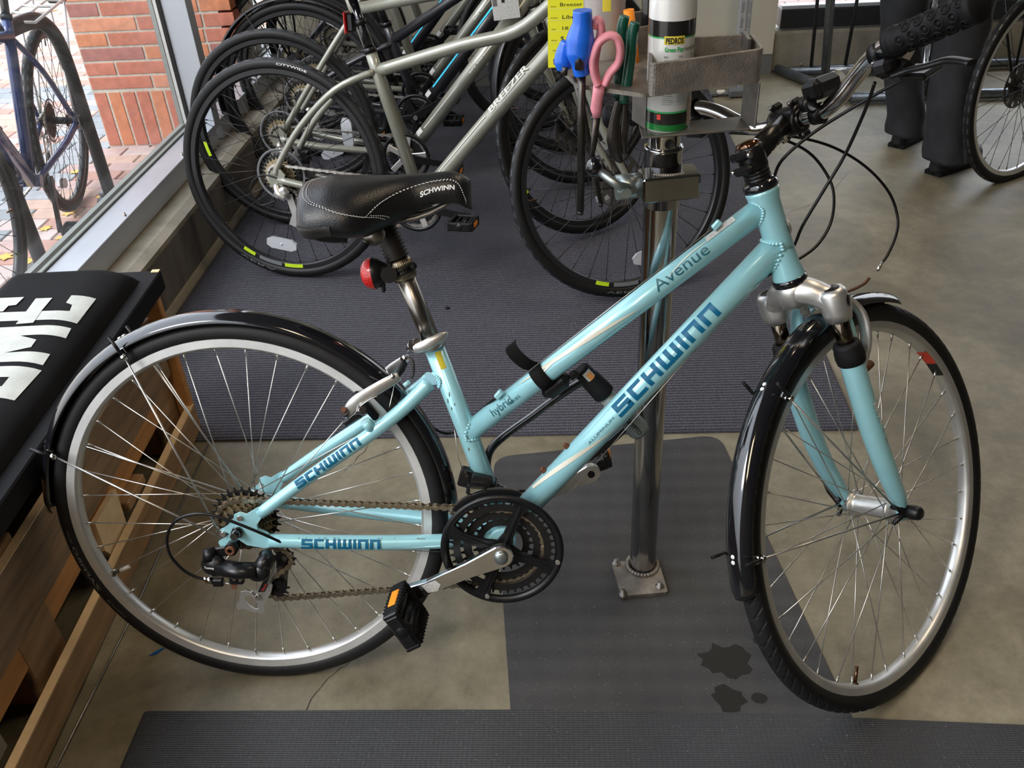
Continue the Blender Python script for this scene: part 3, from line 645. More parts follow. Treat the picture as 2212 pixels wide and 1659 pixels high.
def rim_mesh(key, m1, m2, Ro=.3162, hw=.0125, dep=.018):
    if key in _TM: return _TM[key]
    b = MB(); b.m = 0; b.lathe([(Ro-.006, -hw+.003), (Ro, -hw+.001), (Ro, -hw), (Ro-.0135, -hw+.0006)], n=96, smooth=False); b.lathe([(Ro-.0135, hw-.0006), (Ro, hw), (Ro, hw-.001), (Ro-.006, hw-.003)], n=96, smooth=False)
    b.m = 1; b.lathe([(Ro-.0135, -hw+.0006), (Ro-.0145, -hw+.0012), (Ro-dep+.0005, -hw*.62), (Ro-dep-.001, -hw*.3), (Ro-dep-.001, hw*.3), (Ro-dep+.0005, hw*.62), (Ro-.0145, hw-.0012), (Ro-.0135, hw-.0006)], n=96)
    b.m = 1; b.lathe([(Ro-.006, -hw+.003), (Ro-.009, 0), (Ro-.006, hw-.003)], n=96); _TM[key] = b.mesh('rim', [m1, m2]); return _TM[key]
def spoke_meshes(key, m, fr, fl_, fr_, rr=.298, cross=52, sr=.0010, n=5):
    if key in _TM: return _TM[key]
    out = []
    for side, fy in ((-1, fr_), (1, fl_)):
        for dr in (-1, 1):
            a = math.radians(cross*dr); F = V((fr*math.cos(a), fy+(dr*.0015), fr*math.sin(a))); E_ = V((rr, side*.0015, 0)); b = MB()
            b.tube([F, E_], sr, n); d = (E_-F).normalized(); b.cyl(E_-d*.012, E_+d*.002, .0021, n=6); out.append(b.mesh('spoke', m))
    _TM[key] = out; return out
def hub_mesh(key, m, kind):
    if key in _TM: return _TM[key]
    b = MB()
    if kind == 'front': pr = [(.0, -.052), (.0075, -.052), (.0075, -.045), (.014, -.044), (.015, -.038), (.0245, -.037), (.0245, -.033), (.0175, -.031), (.0168, -.026), (.0168, .026), (.0175, .031), (.0245, .033), (.0245, .037), (.015, .038), (.014, .044), (.0075, .045), (.0075, .052), (0, .052)]
    else: pr = [(0, -.066), (.007, -.066), (.007, -.022), (.0225, -.021), (.0225, -.017), (.014, -.014), (.014, .028), (.0225, .032), (.0225, .036), (.013, .038), (.012, .052), (.007, .053), (.007, .066), (0, .066)]
    b.lathe(pr, n=28); _TM[key] = b.mesh('hub', m); return _TM[key]
def wheel(parent, name, M, tire='knurl', Ro=.343, rt=.0165, rim=('rim_alloy', 'rim_brushed'), spm='steel', n=36, kind='rear', hubm='alloy', key='', valve=200, disc=False, phase=0, reflect=None, label=None, valvecap=True):
    k = key+tire+str(Ro)+rim[0]+kind
    wo = ob(name, rim_mesh('rim'+rim[0]+rim[1], M_[rim[0]], M_[rim[1]]), None, parent, M); 
    if label: wo['label'] = label
    tm = ob('tire', tire_mesh('t'+tire+str(Ro), Ro, rt, tire, (M_['tire_rubber'], M_['tire_patch'], M_['tire_side'])), None, wo)
    ob('hub', hub_mesh('h'+kind+hubm, M_[hubm], kind), None, wo)
    sm = spoke_meshes('s'+kind+spm, M_[spm], .0205, .035, -.035 if kind == 'front' else -.019)
    for i in range(n):
        sd = i % 2; dr = (i//2) % 2; ob('spoke', sm[sd*2+dr], None, wo, Matrix.Rotation(-(2*PI*i/n+phase), 4, 'Y'))
    a = math.radians(valve); c, s_ = math.cos(a), math.sin(a)
    vb = MB().cyl((.300*c, 0, .300*s_), (.268*c, 0, .268*s_), .0030, n=8).lathe([(.006, 0), (.006, .003), (.003, .003)], O=(.2985*c, 0, .2985*s_), axis=(-c, 0, -s_), n=8)
    vo = ob('valve_stem', vb, M_['brass_cap' if kind == 'front' else 'worn_steel'], wo)
    if kind == 'rear' and valvecap: ob('valve_cap', MB().cyl((.280*c, 0, .280*s_), (.262*c, 0, .262*s_), .0042, .0034, n=10), M_['paper_white'], wo)
    if disc:
        b = MB(); hs = [[(.062*math.cos(2*PI*i/10+.1)+.010*math.cos(t), .062*math.sin(2*PI*i/10+.1)+.014*math.sin(t)) for t in (0, 1.25, 2.5, 3.77, 5.03)] for i in range(10)]
        b.prism([(.080*math.cos(2*PI*i/40), .080*math.sin(2*PI*i/40)) for i in range(40)], (0, .046, 0), (1, 0, 0), (0, 0, 1), .0018, hs); ob('brake_disc', b, M_['worn_steel'], wo)
    if reflect is not None:
        a = math.radians(reflect); R = Matrix.Rotation(-a, 4, 'Y')
        b = MB().prism([(-.052, -.010), (-.035, -.019), (.035, -.019), (.052, -.010), (.052, .010), (.035, .019), (-.035, .019), (-.052, .010)], (.235, -.012, 0), (0, 0, 1), (1, 0, 0), .010); b.ball((.235, -.018, 0), (.004, .003, .004))
        ob('spoke_reflector', b, M_['reflector_clear'], wo, R)
    return wo
def gear(rt_, nt, th, y, hole=None, hs=()):
    p = []
    for i in range(nt):
        a = 2*PI*i/nt; w_ = 2*PI/nt
        for q, r in ((-.36, -.0035), (-.20, -.0028), (-.07, .0035), (.07, .0035), (.20, -.0028), (.36, -.0035)): p.append(((rt_+r)*math.cos(a+q*w_), (rt_+r)*math.sin(a+q*w_)))
    H = list(hs)
    if hole: H.append([(hole*math.cos(2*PI*i/28), hole*math.sin(2*PI*i/28)) for i in range(28)])
    return MB().prism(p, (0, y, 0), (1, 0, 0), (0, 0, 1), th, H)
def cassette(parent, O, teeth=(28, 24, 21, 18, 16, 14, 12), y0=-.026, step=-.0048, mats=('dark_cog', 'cog_metal')):
    co = ob('cassette', MB().lathe([(.020, -.022), (.020, -.058), (.010, -.058), (.010, -.022)], n=20, closed=True), M_['worn_steel'], parent, Matrix.Translation(V(O)))
    for i, n in enumerate(teeth): ob('sprocket', gear(.0127*n/(2*PI), n, .0018, y0+step*i, .014), M_[mats[0] if i == 0 or i == len(teeth)-1 else mats[1]], co)
    return co
def link_meshes():
    if 'link' in _TM: return _TM['link']
    out = []
    for w_ in (.0031, .0042):
        b = MB(); po = []
        for t in range(-5, 6): a = t/5*PI*.62; po.append((.00635+.0048*math.cos(a), .0048*math.sin(a)))
        po.append((0, .0026))
        for t in range(-5, 6): a = PI+t/5*PI*.62; po.append((-.00635+.0048*math.cos(a), .0048*math.sin(a)))
        po.append((0, -.0026))
        for s_ in (-1, 1): b.prism(po, (0, s_*w_, 0), (1, 0, 0), (0, 0, 1), .0011)
        if w_ < .004:
            for s_ in (-1, 1): b.cyl((s_*.00635, -.0030, 0), (s_*.00635, .0030, 0), .0037, n=10)
        else:
            for s_ in (-1, 1): b.cyl((s_*.00635, -.0054, 0), (s_*.00635, .0054, 0), .0017, n=8)
        out.append(b.mesh('link', M_['chain_metal']))
    _TM['link'] = out; return out
def arc(c, r, a0, a1, y, n=10): return [V((c[0]+r*math.cos(math.radians(a0+(a1-a0)*i/n)), y, c[1]+r*math.sin(math.radians(a0+(a1-a0)*i/n)))) for i in range(n+1)]
def chain(parent, path, links=True):
    path = [V(p) for p in path]; L = [0]
    for i in range(len(path)): L.append(L[-1]+(path[(i+1) % len(path)]-path[i]).length)
    n = int(round(L[-1]/.0127)); n -= n % 2; pt = L[-1]/n
    def at(s):
        s %= L[-1]; 
        for i in range(len(path)):
            if L[i+1] >= s: return path[i].lerp(path[(i+1) % len(path)], (s-L[i])/max(1e-9, L[i+1]-L[i]))
        return path[0]
    P = [at(i*pt) for i in range(n)]
    if links:
        co = ob('chain', MB().tube(P, .0012, 5, closed=True), M_['chain_metal'], parent); lm = link_meshes()
        for i in range(n):
            a, b = P[i], P[(i+1) % n]; d = (b-a).normalized(); y = V((0, 1, 0)); y = (y-d*y.dot(d)).normalized()
            ob('link', lm[i % 2], None, co, basis((a+b)/2, d, y, d.cross(y)))
        return co
    b = MB()
    for i in range(n):
        a, c = P[i], P[(i+1) % n]; d = (c-a).normalized(); y = V((0, 1, 0)); b.box((a+c)/2, (.0125, .0065 if i % 2 else .009, .0062 if i % 2 else .0085), Matrix((d, y, d.cross(y))).transposed())
    return ob('chain', b, M_['steel'], parent, kind='stuff')
def fender_arc(R, hw, th, a0, a1, n=60, edge=.012):
    """fender shell about the wheel axis, angles in degrees in the XZ plane"""
    prof = []; K = 14
    for k in range(K+1): t = -1+2*k/K; prof.append((R-edge*abs(t)**2.6, hw*t))
    inner = [(r-th, y*.94) for r, y in prof][::-1]; b = MB()
    rows = []
    for i in range(n+1):
        a = math.radians(a0+(a1-a0)*i/n); tp = 1.0
        e = min(i, n-i)/n*(abs(a1-a0)*R*PI/180); tp = min(1, .72+.28*math.sqrt(max(0, min(1, e/.02))))
        rows.append([V((r*math.cos(a), y*tp, r*math.sin(a))) for r, y in prof+inner])
    b.grid(rows, True, True); b.add(rows[0], [tuple(range(len(rows[0])))]); b.add(rows[-1], [tuple(range(len(rows[0])))[::-1]]); return b
def weld(T0, T1, rT, H0, H1, rH, n=26, s=.0035):
    """stacked beads where tube T (running from T0 into T1) meets tube H"""
    T0, T1, H0, H1 = V(T0), V(T1), V(H0), V(H1); d = (T1-T0).normalized(); h = (H1-H0).normalized(); x, y, _ = frame_of(d); b = MB()
    for i in range(n):
        a = 2*PI*i/n; o = T0+(x*math.cos(a)+y*math.sin(a))*rT-H0; dp = d-h*d.dot(h); op = o-h*o.dot(h)
        A = dp.dot(dp); B = 2*dp.dot(op); C = op.dot(op)-rH*rH; D = B*B-4*A*C; t = (-B-math.sqrt(max(D, 0)))/(2*A); P = H0+o+d*t
        b.ball(P, (s, s, s*.75), 8, 5)
    return b
def saddle_mesh(mb, x0, x1, zt, wmax, drop, nose_w=.021, K=22, J=16):
    rows = []
    for i in range(K+1):
        t = i/K; x = x0+(x1-x0)*t
        if t < .5: q = 1-(abs(t-.22)/.28)**2.2*.55; wv = wmax*q if t > .22 else wmax*math.sqrt(max(0, 1-((.22-t)/.22)**2.4))
        else: u = (t-.5)/.5; wv = wmax*.45*(1-u)**1.6+nose_w*(1-max(0, (u-.8)/.2)**2*.75)
        if t >= .5: wv = max(wv, .004)
        z = zt(t); dr = drop(t); r = []
        for k in range(J+1):
            s_ = -1+2*k/J; a = abs(s_); r.append(V((x, wv*math.copysign(min(1, a*1.12)**.9, s_), z-dr*(a**2.3))))
        und = [V((x, q.y*.8, q.z-.006)) for q in r[::-1]][1:-1]; rows.append(r+und)
    mb.grid(rows, True, True); mb.add(rows[0], [tuple(range(len(rows[0])))]); mb.add(rows[-1], [tuple(range(len(rows[0])))]); return rows
def pedal(parent, P, ang, side, refl='amber_lens', s=1.0):
    M = Matrix.Translation(V(P)) @ Matrix.Rotation(ang, 4, 'Y'); y = side
    b = MB(); w_, l, h = .066*s, .092*s, .026*s
    # body: platform cage around the spindle barrel
    b.cyl((0, y*.006, 0), (0, y*.098, 0), .0085, n=12)
    for sx in (-1, 1): b.box((sx*w_*.5, y*(.012+l/2), 0), (.008, l, h), bev=.002)
    for yy in (.014, .012+l-.004): b.box((0, y*yy, 0), (w_, .010, h), bev=.004)
    for sx in (-.5, 0, .5): b.box((sx*w_*.55, y*(.012+l/2), 0), (.005, l*.9, h*.55))
    for sx in (-1, 1):
        for k in range(9): b.box((sx*w_*.5, y*(.02+l*.1*k*.95), 0), (.0095, .003, h*1.08))
    b.lathe([(0, .106), (.010, .105), (.0145, .100), (.015, .092), (0, .092)], axis=(0, y, 0), n=18)
    po = ob('pedal', b, M_['black_plastic'], parent, M)
    for sx in (-1, 1): ob('pedal_reflector', MB().box((sx*(w_*.5+.0045), y*(.012+l*.5), 0), (.003, l*.44, h*.55), bev=.001), M_[refl], po)
    return po
def crank_arm(a, b, mname, parent, w0=.030, w1=.024, th=.013):
    a = V(a); b = V(b); d = (b-a).normalized(); y = V((0, 1, 0)); u = d.cross(y).normalized(); L = (b-a).length; po = []
    for k in range(9): t = PI/2+PI*k/8; po.append((w0*.6*math.cos(t), w0*.6*math.sin(t)))
    po += [(L*.35, -w0*.42), (L*.8, -w1*.42)]
    for k in range(9): t = -PI/2+PI*k/8; po.append((L+w1*.58*math.cos(t), w1*.58*math.sin(t)))
    po += [(L*.8, w1*.42), (L*.35, w0*.42)]
    lo = MB(); n = len(po); y0 = V((0, 1, 0)); rows = []
    c = (L/2, 0)
    for off, sh in ((-th/2, .0016), (-th/2+.0022, 0), (th/2-.0022, 0), (th/2, .0016)):
        rows.append([a+(b-a)*0+d*(p[0]*(1-sh*8) + (c[0]*sh*8))+u*(p[1]*(1-sh*60))+y0*off for p in po])
    lo.grid(rows, False, True); lo.add(rows[0], [tuple(range(n))]); lo.add(rows[-1], [tuple(range(n))[::-1]])
    return ob('crank_arm', lo, M_[mname], parent)
def ribbon(a, b, r, t0, t1, ang, w_):
    a = V(a); d = (V(b)-a).normalized(); o = V((0, -1, 0)); u = V((-d.z, 0, d.x)); u = u if u.z > 0 else -u; n = 6
    return MB().grid([[a+d*t+(o*math.cos(ang+s*w_/r)+u*math.sin(ang+s*w_/r))*(r+.0006) for s in (-.5, -.25, 0, .25, .5)] for t in [t0+(t1-t0)*k/n for k in range(n+1)]])
# ------------------------------------------------------------------ a complete plain city bike for the row behind
def bike_matrix(x, y, az, tl, Ro=.347, rt=.0175, z0=.009):
    n = V((math.sin(az)*math.cos(tl), -math.cos(az)*math.cos(tl), math.sin(tl))); dn = V((0, 0, -1)); dn = (dn-n*dn.dot(n)).normalized()
    h = V((x, y, rt+z0))-dn*(Ro-rt); U = -dn; X = (-n).cross(U)
    return basis(h, X, -n, U)
def city_bike(M, label, paint='grey_paint', steer=20, frame='curve', fender=False, decal=True, stripe=False, detail=True, group=None, lugh=.31, crank=-20, sad=True, tail=False, rims=('rim_black', 'rim_black'), front=True, name='bicycle', reflA=-70, cat='bicycle', rear_rack=False, basket=False, frontreach=1.074, bars=True, rimtext=False, discs=True):
    R = empty(name, M, label, cat, group); BB = V((.45, 0, -.07)); P = M_[paint]
    hub = V((0, 0, 0)); lug = V((.45-(lugh+.07)*.292, 0, lugh)); stt = lug+V((-.014, 0, .052)); ht0 = V((.902, 0, .405)); ht1 = V((.862, 0, .525)) if frame == 'curve' else V((.866, 0, .51))
    S = (ht1-ht0).normalized(); F = MB()
    F.tube([BB, lug, stt], [.0190, .0180, .0175], 16)
    tt = spline([lug, (.60, 0, .382+(lugh-.31)*.5), (.76, 0, .42), ht1-S*.028], 5) if frame == 'curve' else [lug-V((0, 0, .0)), ht1-S*.03]
    F.tube(tt, .0185, 16); F.tube(spline([BB, (.70, 0, .205), (.86, 0, .37), ht0+S*.02], 4) if frame == 'curve' else [BB, ht0+S*.03], .0262, 18, flat=.92)
    F.tube([ht0, ht1], .0225, 18); F.cyl(BB+V((0, -.036, 0)), BB+V((0, .036, 0)), .021, n=18)
    for s_ in (-1, 1):
        if frame == 'curve': st = [lug+V((-.004, s_*.012, .0)), (.22, s_*.045, .262), (.10, s_*.055, .155), (.018, s_*.062, .045), (.002, s_*.064, .01)]
        else: st = [lug+V((0, s_*.008, -.01)), (.20, s_*.045, lugh*.62), (.03, s_*.062, .03)]
        F.tube(spline(st, 5), .0100, 12); F.tube(spline([BB+V((-.02, s_*.022, 0)), (.32, s_*.036, -.055), (.15, s_*.055, -.035), (.008, s_*.064, -.006)], 4), .0118, 12)
        F.prism([(-.02, -.03), (.02, -.028), (.035, .01), (.012, .034), (-.012, .02), (-.022, 0)], (0, s_*.065, 0), (1, 0, 0), (0, 0, 1), .006)
    fo = ob('frame', F, P, R)
    if detail:
        ob('weld_beads', weld(lug+V((.1, 0, .03)), lug, .0155, BB, lug+V((-.02, 0, .05)), .0155, 20, .003), P, fo)
    if decal:
        ob('frame_lettering', text_tube(glyphs('BREEZER', .03), BB, ht0+S*.02, .0268, .36, .53, .55, .026), M_['grey_decal'], fo)
        ob('frame_stripe', ribbon(BB, ht0+S*.02, .0268, .11, .34, .50, .0035), M_['grey_decal'], fo)
        ob('warning_sticker', ribbon(BB, ht0+S*.02, .0270, .075, .100, .75, .022), M_['sticker_white'], fo)
    if stripe:
        d = (ht0-BB).normalized(); ob('frame_stripe', ribbon(BB, ht0+S*.03, .0268, .12, .58, .72, .0075), M_['cyan_stripe'], fo)
        ob('warning_sticker', ribbon(BB, ht0+S*.03, .0270, .075, .100, .75, .022), M_['sticker_white'], fo)
    wheel(R, 'rear_wheel', Matrix.Identity(4), 'town', .347, .0175, rims, 'spoke_dark', 32, 'rear', 'black_plastic', 'c', 100, discs, .05, reflA, valvecap=False)
    cassette(R, (0, 0, 0), (32, 26, 21, 17, 14), -.026, -.006, ('dark_cog', 'cog_metal'))
    ob('spoke_guard', MB().lathe([(.074, -.0225), (.080, -.0235), (.0815, -.0250), (.079, -.0245), (.074, -.0240)], n=48, closed=True), M_['tire_light'], R)
    # drivetrain
    c0 = ob('crankset', MB().lathe([(.072, -.052), (.083, -.052), (.085, -.055), (.083, -.059), (.072, -.058)], O=BB, n=48, closed=True), M_['black_plastic'], R)
    a = MB()
    for k in range(5): t = 2*PI*k/5+math.radians(crank+14); a.bar(BB+V((0, -.054, 0)), BB+V((.074*math.cos(t), -.055, .074*math.sin(t))), .020, .006, (0, 1, 0), .002)
    ob('spider', a, M_['alloy' if detail else 'black_plastic'], c0)
    for r_, n_, y in ((.064, 32, -.048), (.050, 25, -.042)): ob('chainring', gear(r_, n_, .002, y, r_-.016), M_['dark_cog'], c0, Matrix.Translation(BB))
    ca = math.radians(crank); e1 = BB+V((.17*math.cos(ca), -.068, .17*math.sin(ca))); e2 = BB+V((-.17*math.cos(ca), .068, -.17*math.sin(ca)))
    crank_arm(BB+V((0, -.066, 0)), e1, 'black_satin', c0); crank_arm(BB+V((0, .066, 0)), e2, 'black_satin', R)
    ob('crank_bolt', MB().cyl(BB+V((0, -.07, 0)), BB+V((0, -.079, 0)), .009, n=12), M_['steel'], c0)
    pedal(R, e1, 0, -1); pedal(R, e2, 0, 1)
    ch = arc((BB.x, BB.z), .068, 98, -82, -.047)+[V((.08, -.045, -.150)), ]+arc((.052, -.128), .020, -90, -260, -.044, 6)+arc((.035, -.062), .020, -60, 80, -.044, 6)+arc((0, 0), .036, -80, -262, -.044, 8)
    chain(R, ch, False)
    d_ = MB(); d_.tube(spline([(.0, -.068, -.02), (.01, -.078, -.045), (.03, -.074, -.062)], 3), [.008, .012, .012], 10); d_.prism([(.022, -.052), (.044, -.052), (.060, -.120), (.078, -.150), (.050, -.160), (.022, -.150), (.036, -.118)], (0, -.058, 0), (1, 0, 0), (0, 0, 1), .003).bar((.032, -.036, -.06), (.055, -.036, -.135), .022, .002, (0, 1, 0)).box((.018, -.074, -.045), (.050, .022, .030), Matrix.Rotation(-.4, 3, 'Y'), .008)
    do = ob('rear_derailleur', d_, M_['alloy'], R)
    for q in ((.035, -.062), (.052, -.128)): ob('pulley_wheel', gear(.019, 11, .003, -.047, .006), M_['black_plastic'], do, Matrix.Translation((q[0], 0, q[1])))
    ob('shift_housing', MB().tube(spline([(.10, -.064, -.04), (-.03, -.074, .01), (-.085, -.078, -.035), (-.06, -.078, -.085), (-.005, -.076, -.07)], 6), .0025, 6), M_['black_plastic'], R)
    if discs: ob('disc_caliper', MB().box((.055, .052, .04), (.035, .022, .045), bev=.006).box((.04, .052, .06), (.02, .018, .02), bev=.004), M_['black_plastic'], R)
    # seat post, saddle
    sv = (stt-BB).normalized()
    b = MB().lathe([(.0155, 0), (.019, 0), (.019, .016), (.0155, .016)], O=stt-sv*.002, axis=sv, n=18, closed=True).box(stt+V((-.022, 0, .006)), (.014, .016, .012), bev=.002); ob('seat_clamp', b, M_['black_satin'], R)
    pt = stt+sv*.16; ob('seat_post', MB().tube([stt-sv*.02, pt], .0135, 14), M_['black_gloss'], R)
    if sad:
        so = ob('saddle', MB(), M_['vinyl_black'], R) if False else None
        b = MB(); o = pt+V((0, 0, .045)); saddle_mesh(b, o.x-.13, o.x+.14, lambda t: o.z+.012*abs(2*t-1)**2, .078, lambda t: .045-.02*t); so = ob('saddle', b, M_['vinyl_black'], R)
        rl = MB()
        for s_ in (-1, 1): rl.tube(spline([(o.x-.09, s_*.03, o.z-.02), (o.x-.06, s_*.022, o.z-.045), (o.x+.04, s_*.022, o.z-.045), (o.x+.10, s_*.012, o.z-.022)], 4), .0036, 8)
        rl.box(pt+V((0, 0, .002)), (.04, .05, .022), bev=.006); ob('saddle_rails', rl, M_['worn_steel'], so)
    if tail: 
        t_ = stt+sv*.085; ob('tail_reflector', MB().box(t_+V((-.040, 0, 0)), (.006, .05, .060), bev=.003), M_['red_lens'], R); ob('reflector_bracket', MB().box(t_+V((-.028, 0, 0)), (.020, .030, .05), bev=.004).lathe([(.0138, -.008), (.018, -.008), (.018, .008), (.0138, .008)], O=t_, axis=sv, n=14, closed=True), M_['black_plastic'], R)
    # front end, turned by the steering angle
    ang = math.radians(steer); fwd = S.cross(V((0, -1, 0)));
    if fwd.x < 0: fwd = -fwd
    left = S.cross(fwd); f = fwd*math.cos(ang)+left*math.sin(ang); l = S.cross(f); SM = basis(ht0, f, l, S)
    hubz = -((ht0-V((frontreach, 0, 0))).dot(S)) if False else -( (ht0-V((frontreach, 0, .006))).dot(S) ); hx = (V((frontreach, 0, .006))-ht0).dot(fwd)
    fk = ob('fork', MB().cyl((0, 0, -.03), (0, 0, .0), .019, n=16).tube(spline([(0, -.052, -.055), (0, -.035, -.035), (0, 0, -.026), (0, .035, -.035), (0, .052, -.055)], 4), .016, 12), P, R, SM)
    for s_ in (-1, 1):
        ob('fork_leg', MB().tube(spline([(0, s_*.052, -.05), (.0, s_*.054, -.15), (hx*.25, s_*.054, hubz*.66), (hx, s_*.053, hubz)], 5), [.0155, .015, .0135, .010, .009], 12), P, fk)
    ob('headset', MB().lathe([(.020, 0), (.0225, .002), (.0225, .010), (.020, .012)], O=(0, 0, -.008), axis=(0, 0, 1), n=20).lathe([(.020, 0), (.0225, .002), (.021, .012), (.0165, .02), (.0165, .040)], O=(0, 0, (ht1-ht0).length), axis=(0, 0, 1), n=20), M_['black_satin'], R, SM)
    wheel(R, 'front_wheel', SM @ Matrix.Translation((hx, 0, hubz)), 'town', .347, .0175, rims, 'spoke_dark', 32, 'front', 'black_plastic', 'c', 170, discs, .1, -88, valvecap=False)
    ob('quick_release', MB().cyl((0, -.062, 0), (0, .062, 0), .004, n=8).cyl((0, -.066, 0), (0, -.056, 0), .009, n=12).tube([(0, .066, 0), (.02, .070, .02), (.035, .068, .05)], [.007, .005, .004], 8), M_['black_satin'], R, SM @ Matrix.Translation((hx, 0, hubz)))
    if bars:
        zt = (ht1-ht0).length+.04; ob('stem', MB().cyl((0, 0, zt-.005), (0, 0, zt+.04), .0175, n=18).tube([(0, 0, zt+.02), (.09, 0, zt+.05)], [.016, .0155], 14).cyl((.09, -.024, zt+.05), (.09, .024, zt+.05), .021, n=16), M_['black_satin'], R, SM)
        hp = [(.075-.06*0, -.31, zt+.075), (.085, -.18, zt+.075), (.092, -.09, zt+.062), (.09, -.03, zt+.05), (.09, .03, zt+.05), (.092, .09, zt+.062), (.085, .18, zt+.075), (.06, .31, zt+.075)]; hp[0] = (.06, -.31, zt+.075)
        hb = ob('handlebar', MB().tube(spline(hp, 5), .0125, 12), M_['black_satin'], R, SM)
        for s_ in (-1, 1):
            ob('grip', MB().tube([(.083, s_*.19, zt+.075), (.06, s_*.315, zt+.075)], .0165, 14), M_['black_rubber'], hb); ob('brake_lever', MB().tube(spline([(.09, s_*.15, zt+.07), (.12, s_*.18, zt+.055), (.125, s_*.28, zt+.05)], 4), .006, 8).box((.10, s_*.15, zt+.068), (.04, .03, .02), bev=.005), M_['black_plastic'], hb)
        cp = [(0, 0), ]; ob('cable_housing', MB().tube(spline([(.11, -.14, zt+.06), (.20, -.06, zt+.02), (.17, .02, zt-.10), (.03, .03, zt-.14)], 8), .0025, 6).tube(spline([(.11, .14, zt+.06), (.22, .05, zt+.0), (.16, -.02, zt-.16), (.02, -.03, zt-.16)], 8), .0025, 6).tube(spline([(.11, -.12, zt+.06), (.18, .02, zt-.05), (.09, .05, -.10), (hx, .056, hubz+.05)], 8), .0025, 6), M_['black_plastic'], R, SM)
    if discs: ob('disc_caliper', MB().box((.0, .050, 0), (.03, .02, .05), bev=.005), M_['black_plastic'], R, SM @ Matrix.Translation((hx-.045, 0, hubz+.04)))
    if fender:
        ff = ob('rear_fender', fender_arc(.368, .026, .0015, 8, 196, 48), M_['black_satin'], R); ob('front_fender', fender_arc(.368, .026, .0015, 50, 205, 48), M_['black_satin'], R, SM @ Matrix.Translation((hx, 0, hubz)))
        g = MB()
        for s_ in (-1, 1):
            for an in (120, 158): t = math.radians(an); g.tube([(-.01, s_*.06, -.005), (.366*math.cos(t), s_*.027, .366*math.sin(t))], .0022, 6)
        ob('fender_stays', g, M_['spoke_dark'], R)
    if rear_rack:
        k = MB(); m = rear_rack
        for s_ in (-1, 1):
            k.tube([(-.30, s_*.055, .40), (.20, s_*.055, .40)], .005, 8); k.tube([(-.01, s_*.062, .01), (.0, s_*.055, .40)], .005, 8); k.tube([(-.01, s_*.062, .01), (-.20, s_*.055, .40)], .005, 8)
        for x in (-.30, -.18, -.06, .06, .2): k.tube([(x, -.055, .40), (x, .055, .40)], .005, 8)
        k.tube([(-.3, 0, .40), (.2, 0, .40)], .0045, 8)
        ob('luggage_rack', k, m, R); ob('rack_lamp', MB().box((-.315, 0, .385), (.02, .07, .035), bev=.006), M_['red_lens'], R); ob('rack_lamp_body', MB().box((-.295, 0, .385), (.02, .06, .04), bev=.006), M_['black_plastic'], R)
    return R, SM, (hx, hubz)
# ================================================================== THE TURQUOISE BICYCLE
LEAN = .2502; NR = V((0, -math.cos(LEAN), math.sin(LEAN))); U_ = V((0, math.sin(LEAN), math.cos(LEAN))); CEN = V((0, .08084, .33283))
MB0 = basis(CEN, (1, 0, 0), -NR, U_); MBI = MB0.inverted()
def B_(u, v, o=0): return MBI @ onp(u, v, CEN+NR*o, NR)
HT0, HT1 = V((.8898, 0, .3900)), V((.8408, 0, .5236)); S_ = (HT1-HT0).normalized()
fw = S_.cross(V((0, -1, 0))); lf_ = S_.cross(fw); an = math.radians(42.3); F_ = fw*math.cos(an)+lf_*math.sin(an); L_ = S_.cross(F_)
SM_ = basis(HT0, F_, L_, S_); SW = MB0 @ SM_; SWI = SW.inverted(); Rw = -(SW.to_3x3() @ V((0, 1, 0)))
def T_(u, v, lat): return SWI @ onp(u, v, SW.translation+Rw*lat, Rw)
root = empty('bicycle', MB0, 'turquoise step-through bicycle with black fenders leaning on the repair stand', 'bicycle')
TQ = M_['turquoise_paint']; BB = V((.437, 0, -.045)); STT = V((.3365, 0, .300)); TT0, TT1 = V((.388, 0, .143)), V((.832, 0, .488)); DT1 = V((.878, 0, .449))
# frame
F = MB(); F.tube([BB, V((.385, 0, .14)), STT], [.0175, .0165, .0165], 20)
F.tube([TT0-V((.0, 0, 0)), TT0.lerp(TT1, .5), TT1+V((.02, 0, .014))], [.0175, .0180, .0185], 22); F.tube([BB, BB.lerp(DT1, .5), DT1], [.0205, .0215, .0220], 24)
F.lathe([(.0245, 0), (.0245, .006), (.0215, .022), (.0205, .07), (.0215, .122), (.0250, .137), (.0250, .1425), (.012, .1425), (.012, 0)], O=HT0, axis=S_, n=32)
F.cyl(BB+V((0, -.036, 0)), BB+V((0, .036, 0)), .0225, n=28)
sst = V((.325, 0, .228)); dO = V((.018, 0, .018))
for s_ in (-1, 1):
    y = s_
    F.tube(spline([sst+V((.004, y*.010, .006)), (.285, y*.028, .196), (.235, y*.044, .162), (.12, y*.056, .086), (.040, y*.064, .030)], 5), [.0125, .0118, .0112, .0108, .0100], 14)
    F.tube(spline([BB+V((-.015, y*.020, .0)), (.34, y*.034, -.043), (.20, y*.052, -.034), (.050, y*.065, -.020)], 5), [.0110, .0125, .0130, .0115], 14, flat=1.0)
    F.prism([(-.030, -.040), (-.018, -.042), (-.002, -.014), (.012, -.026), (.040, -.032), (.060, -.030), (.050, -.006), (.034, .003), (.034, .012), (.052, .036), (.038, .042), (.018, .030), (.008, .034), (-.002, .030), (-.004, .020), (-.022, .006), (-.030, .002), (-.014, -.004), (-.026, -.014), (-.036, -.020)], (0, y*.0665, 0), (1, 0, 0), (0, 0, 1), .0065)
    F.cyl((.236, y*.045, .170), (.214, y*.048, .205) if False else (.228, y*.050, .186), .009, n=12)
F.cyl((.285, -.03, .196), (.285, .03, .196), .0085, n=12)
frame = ob('frame', F, TQ, root)
W = MB()
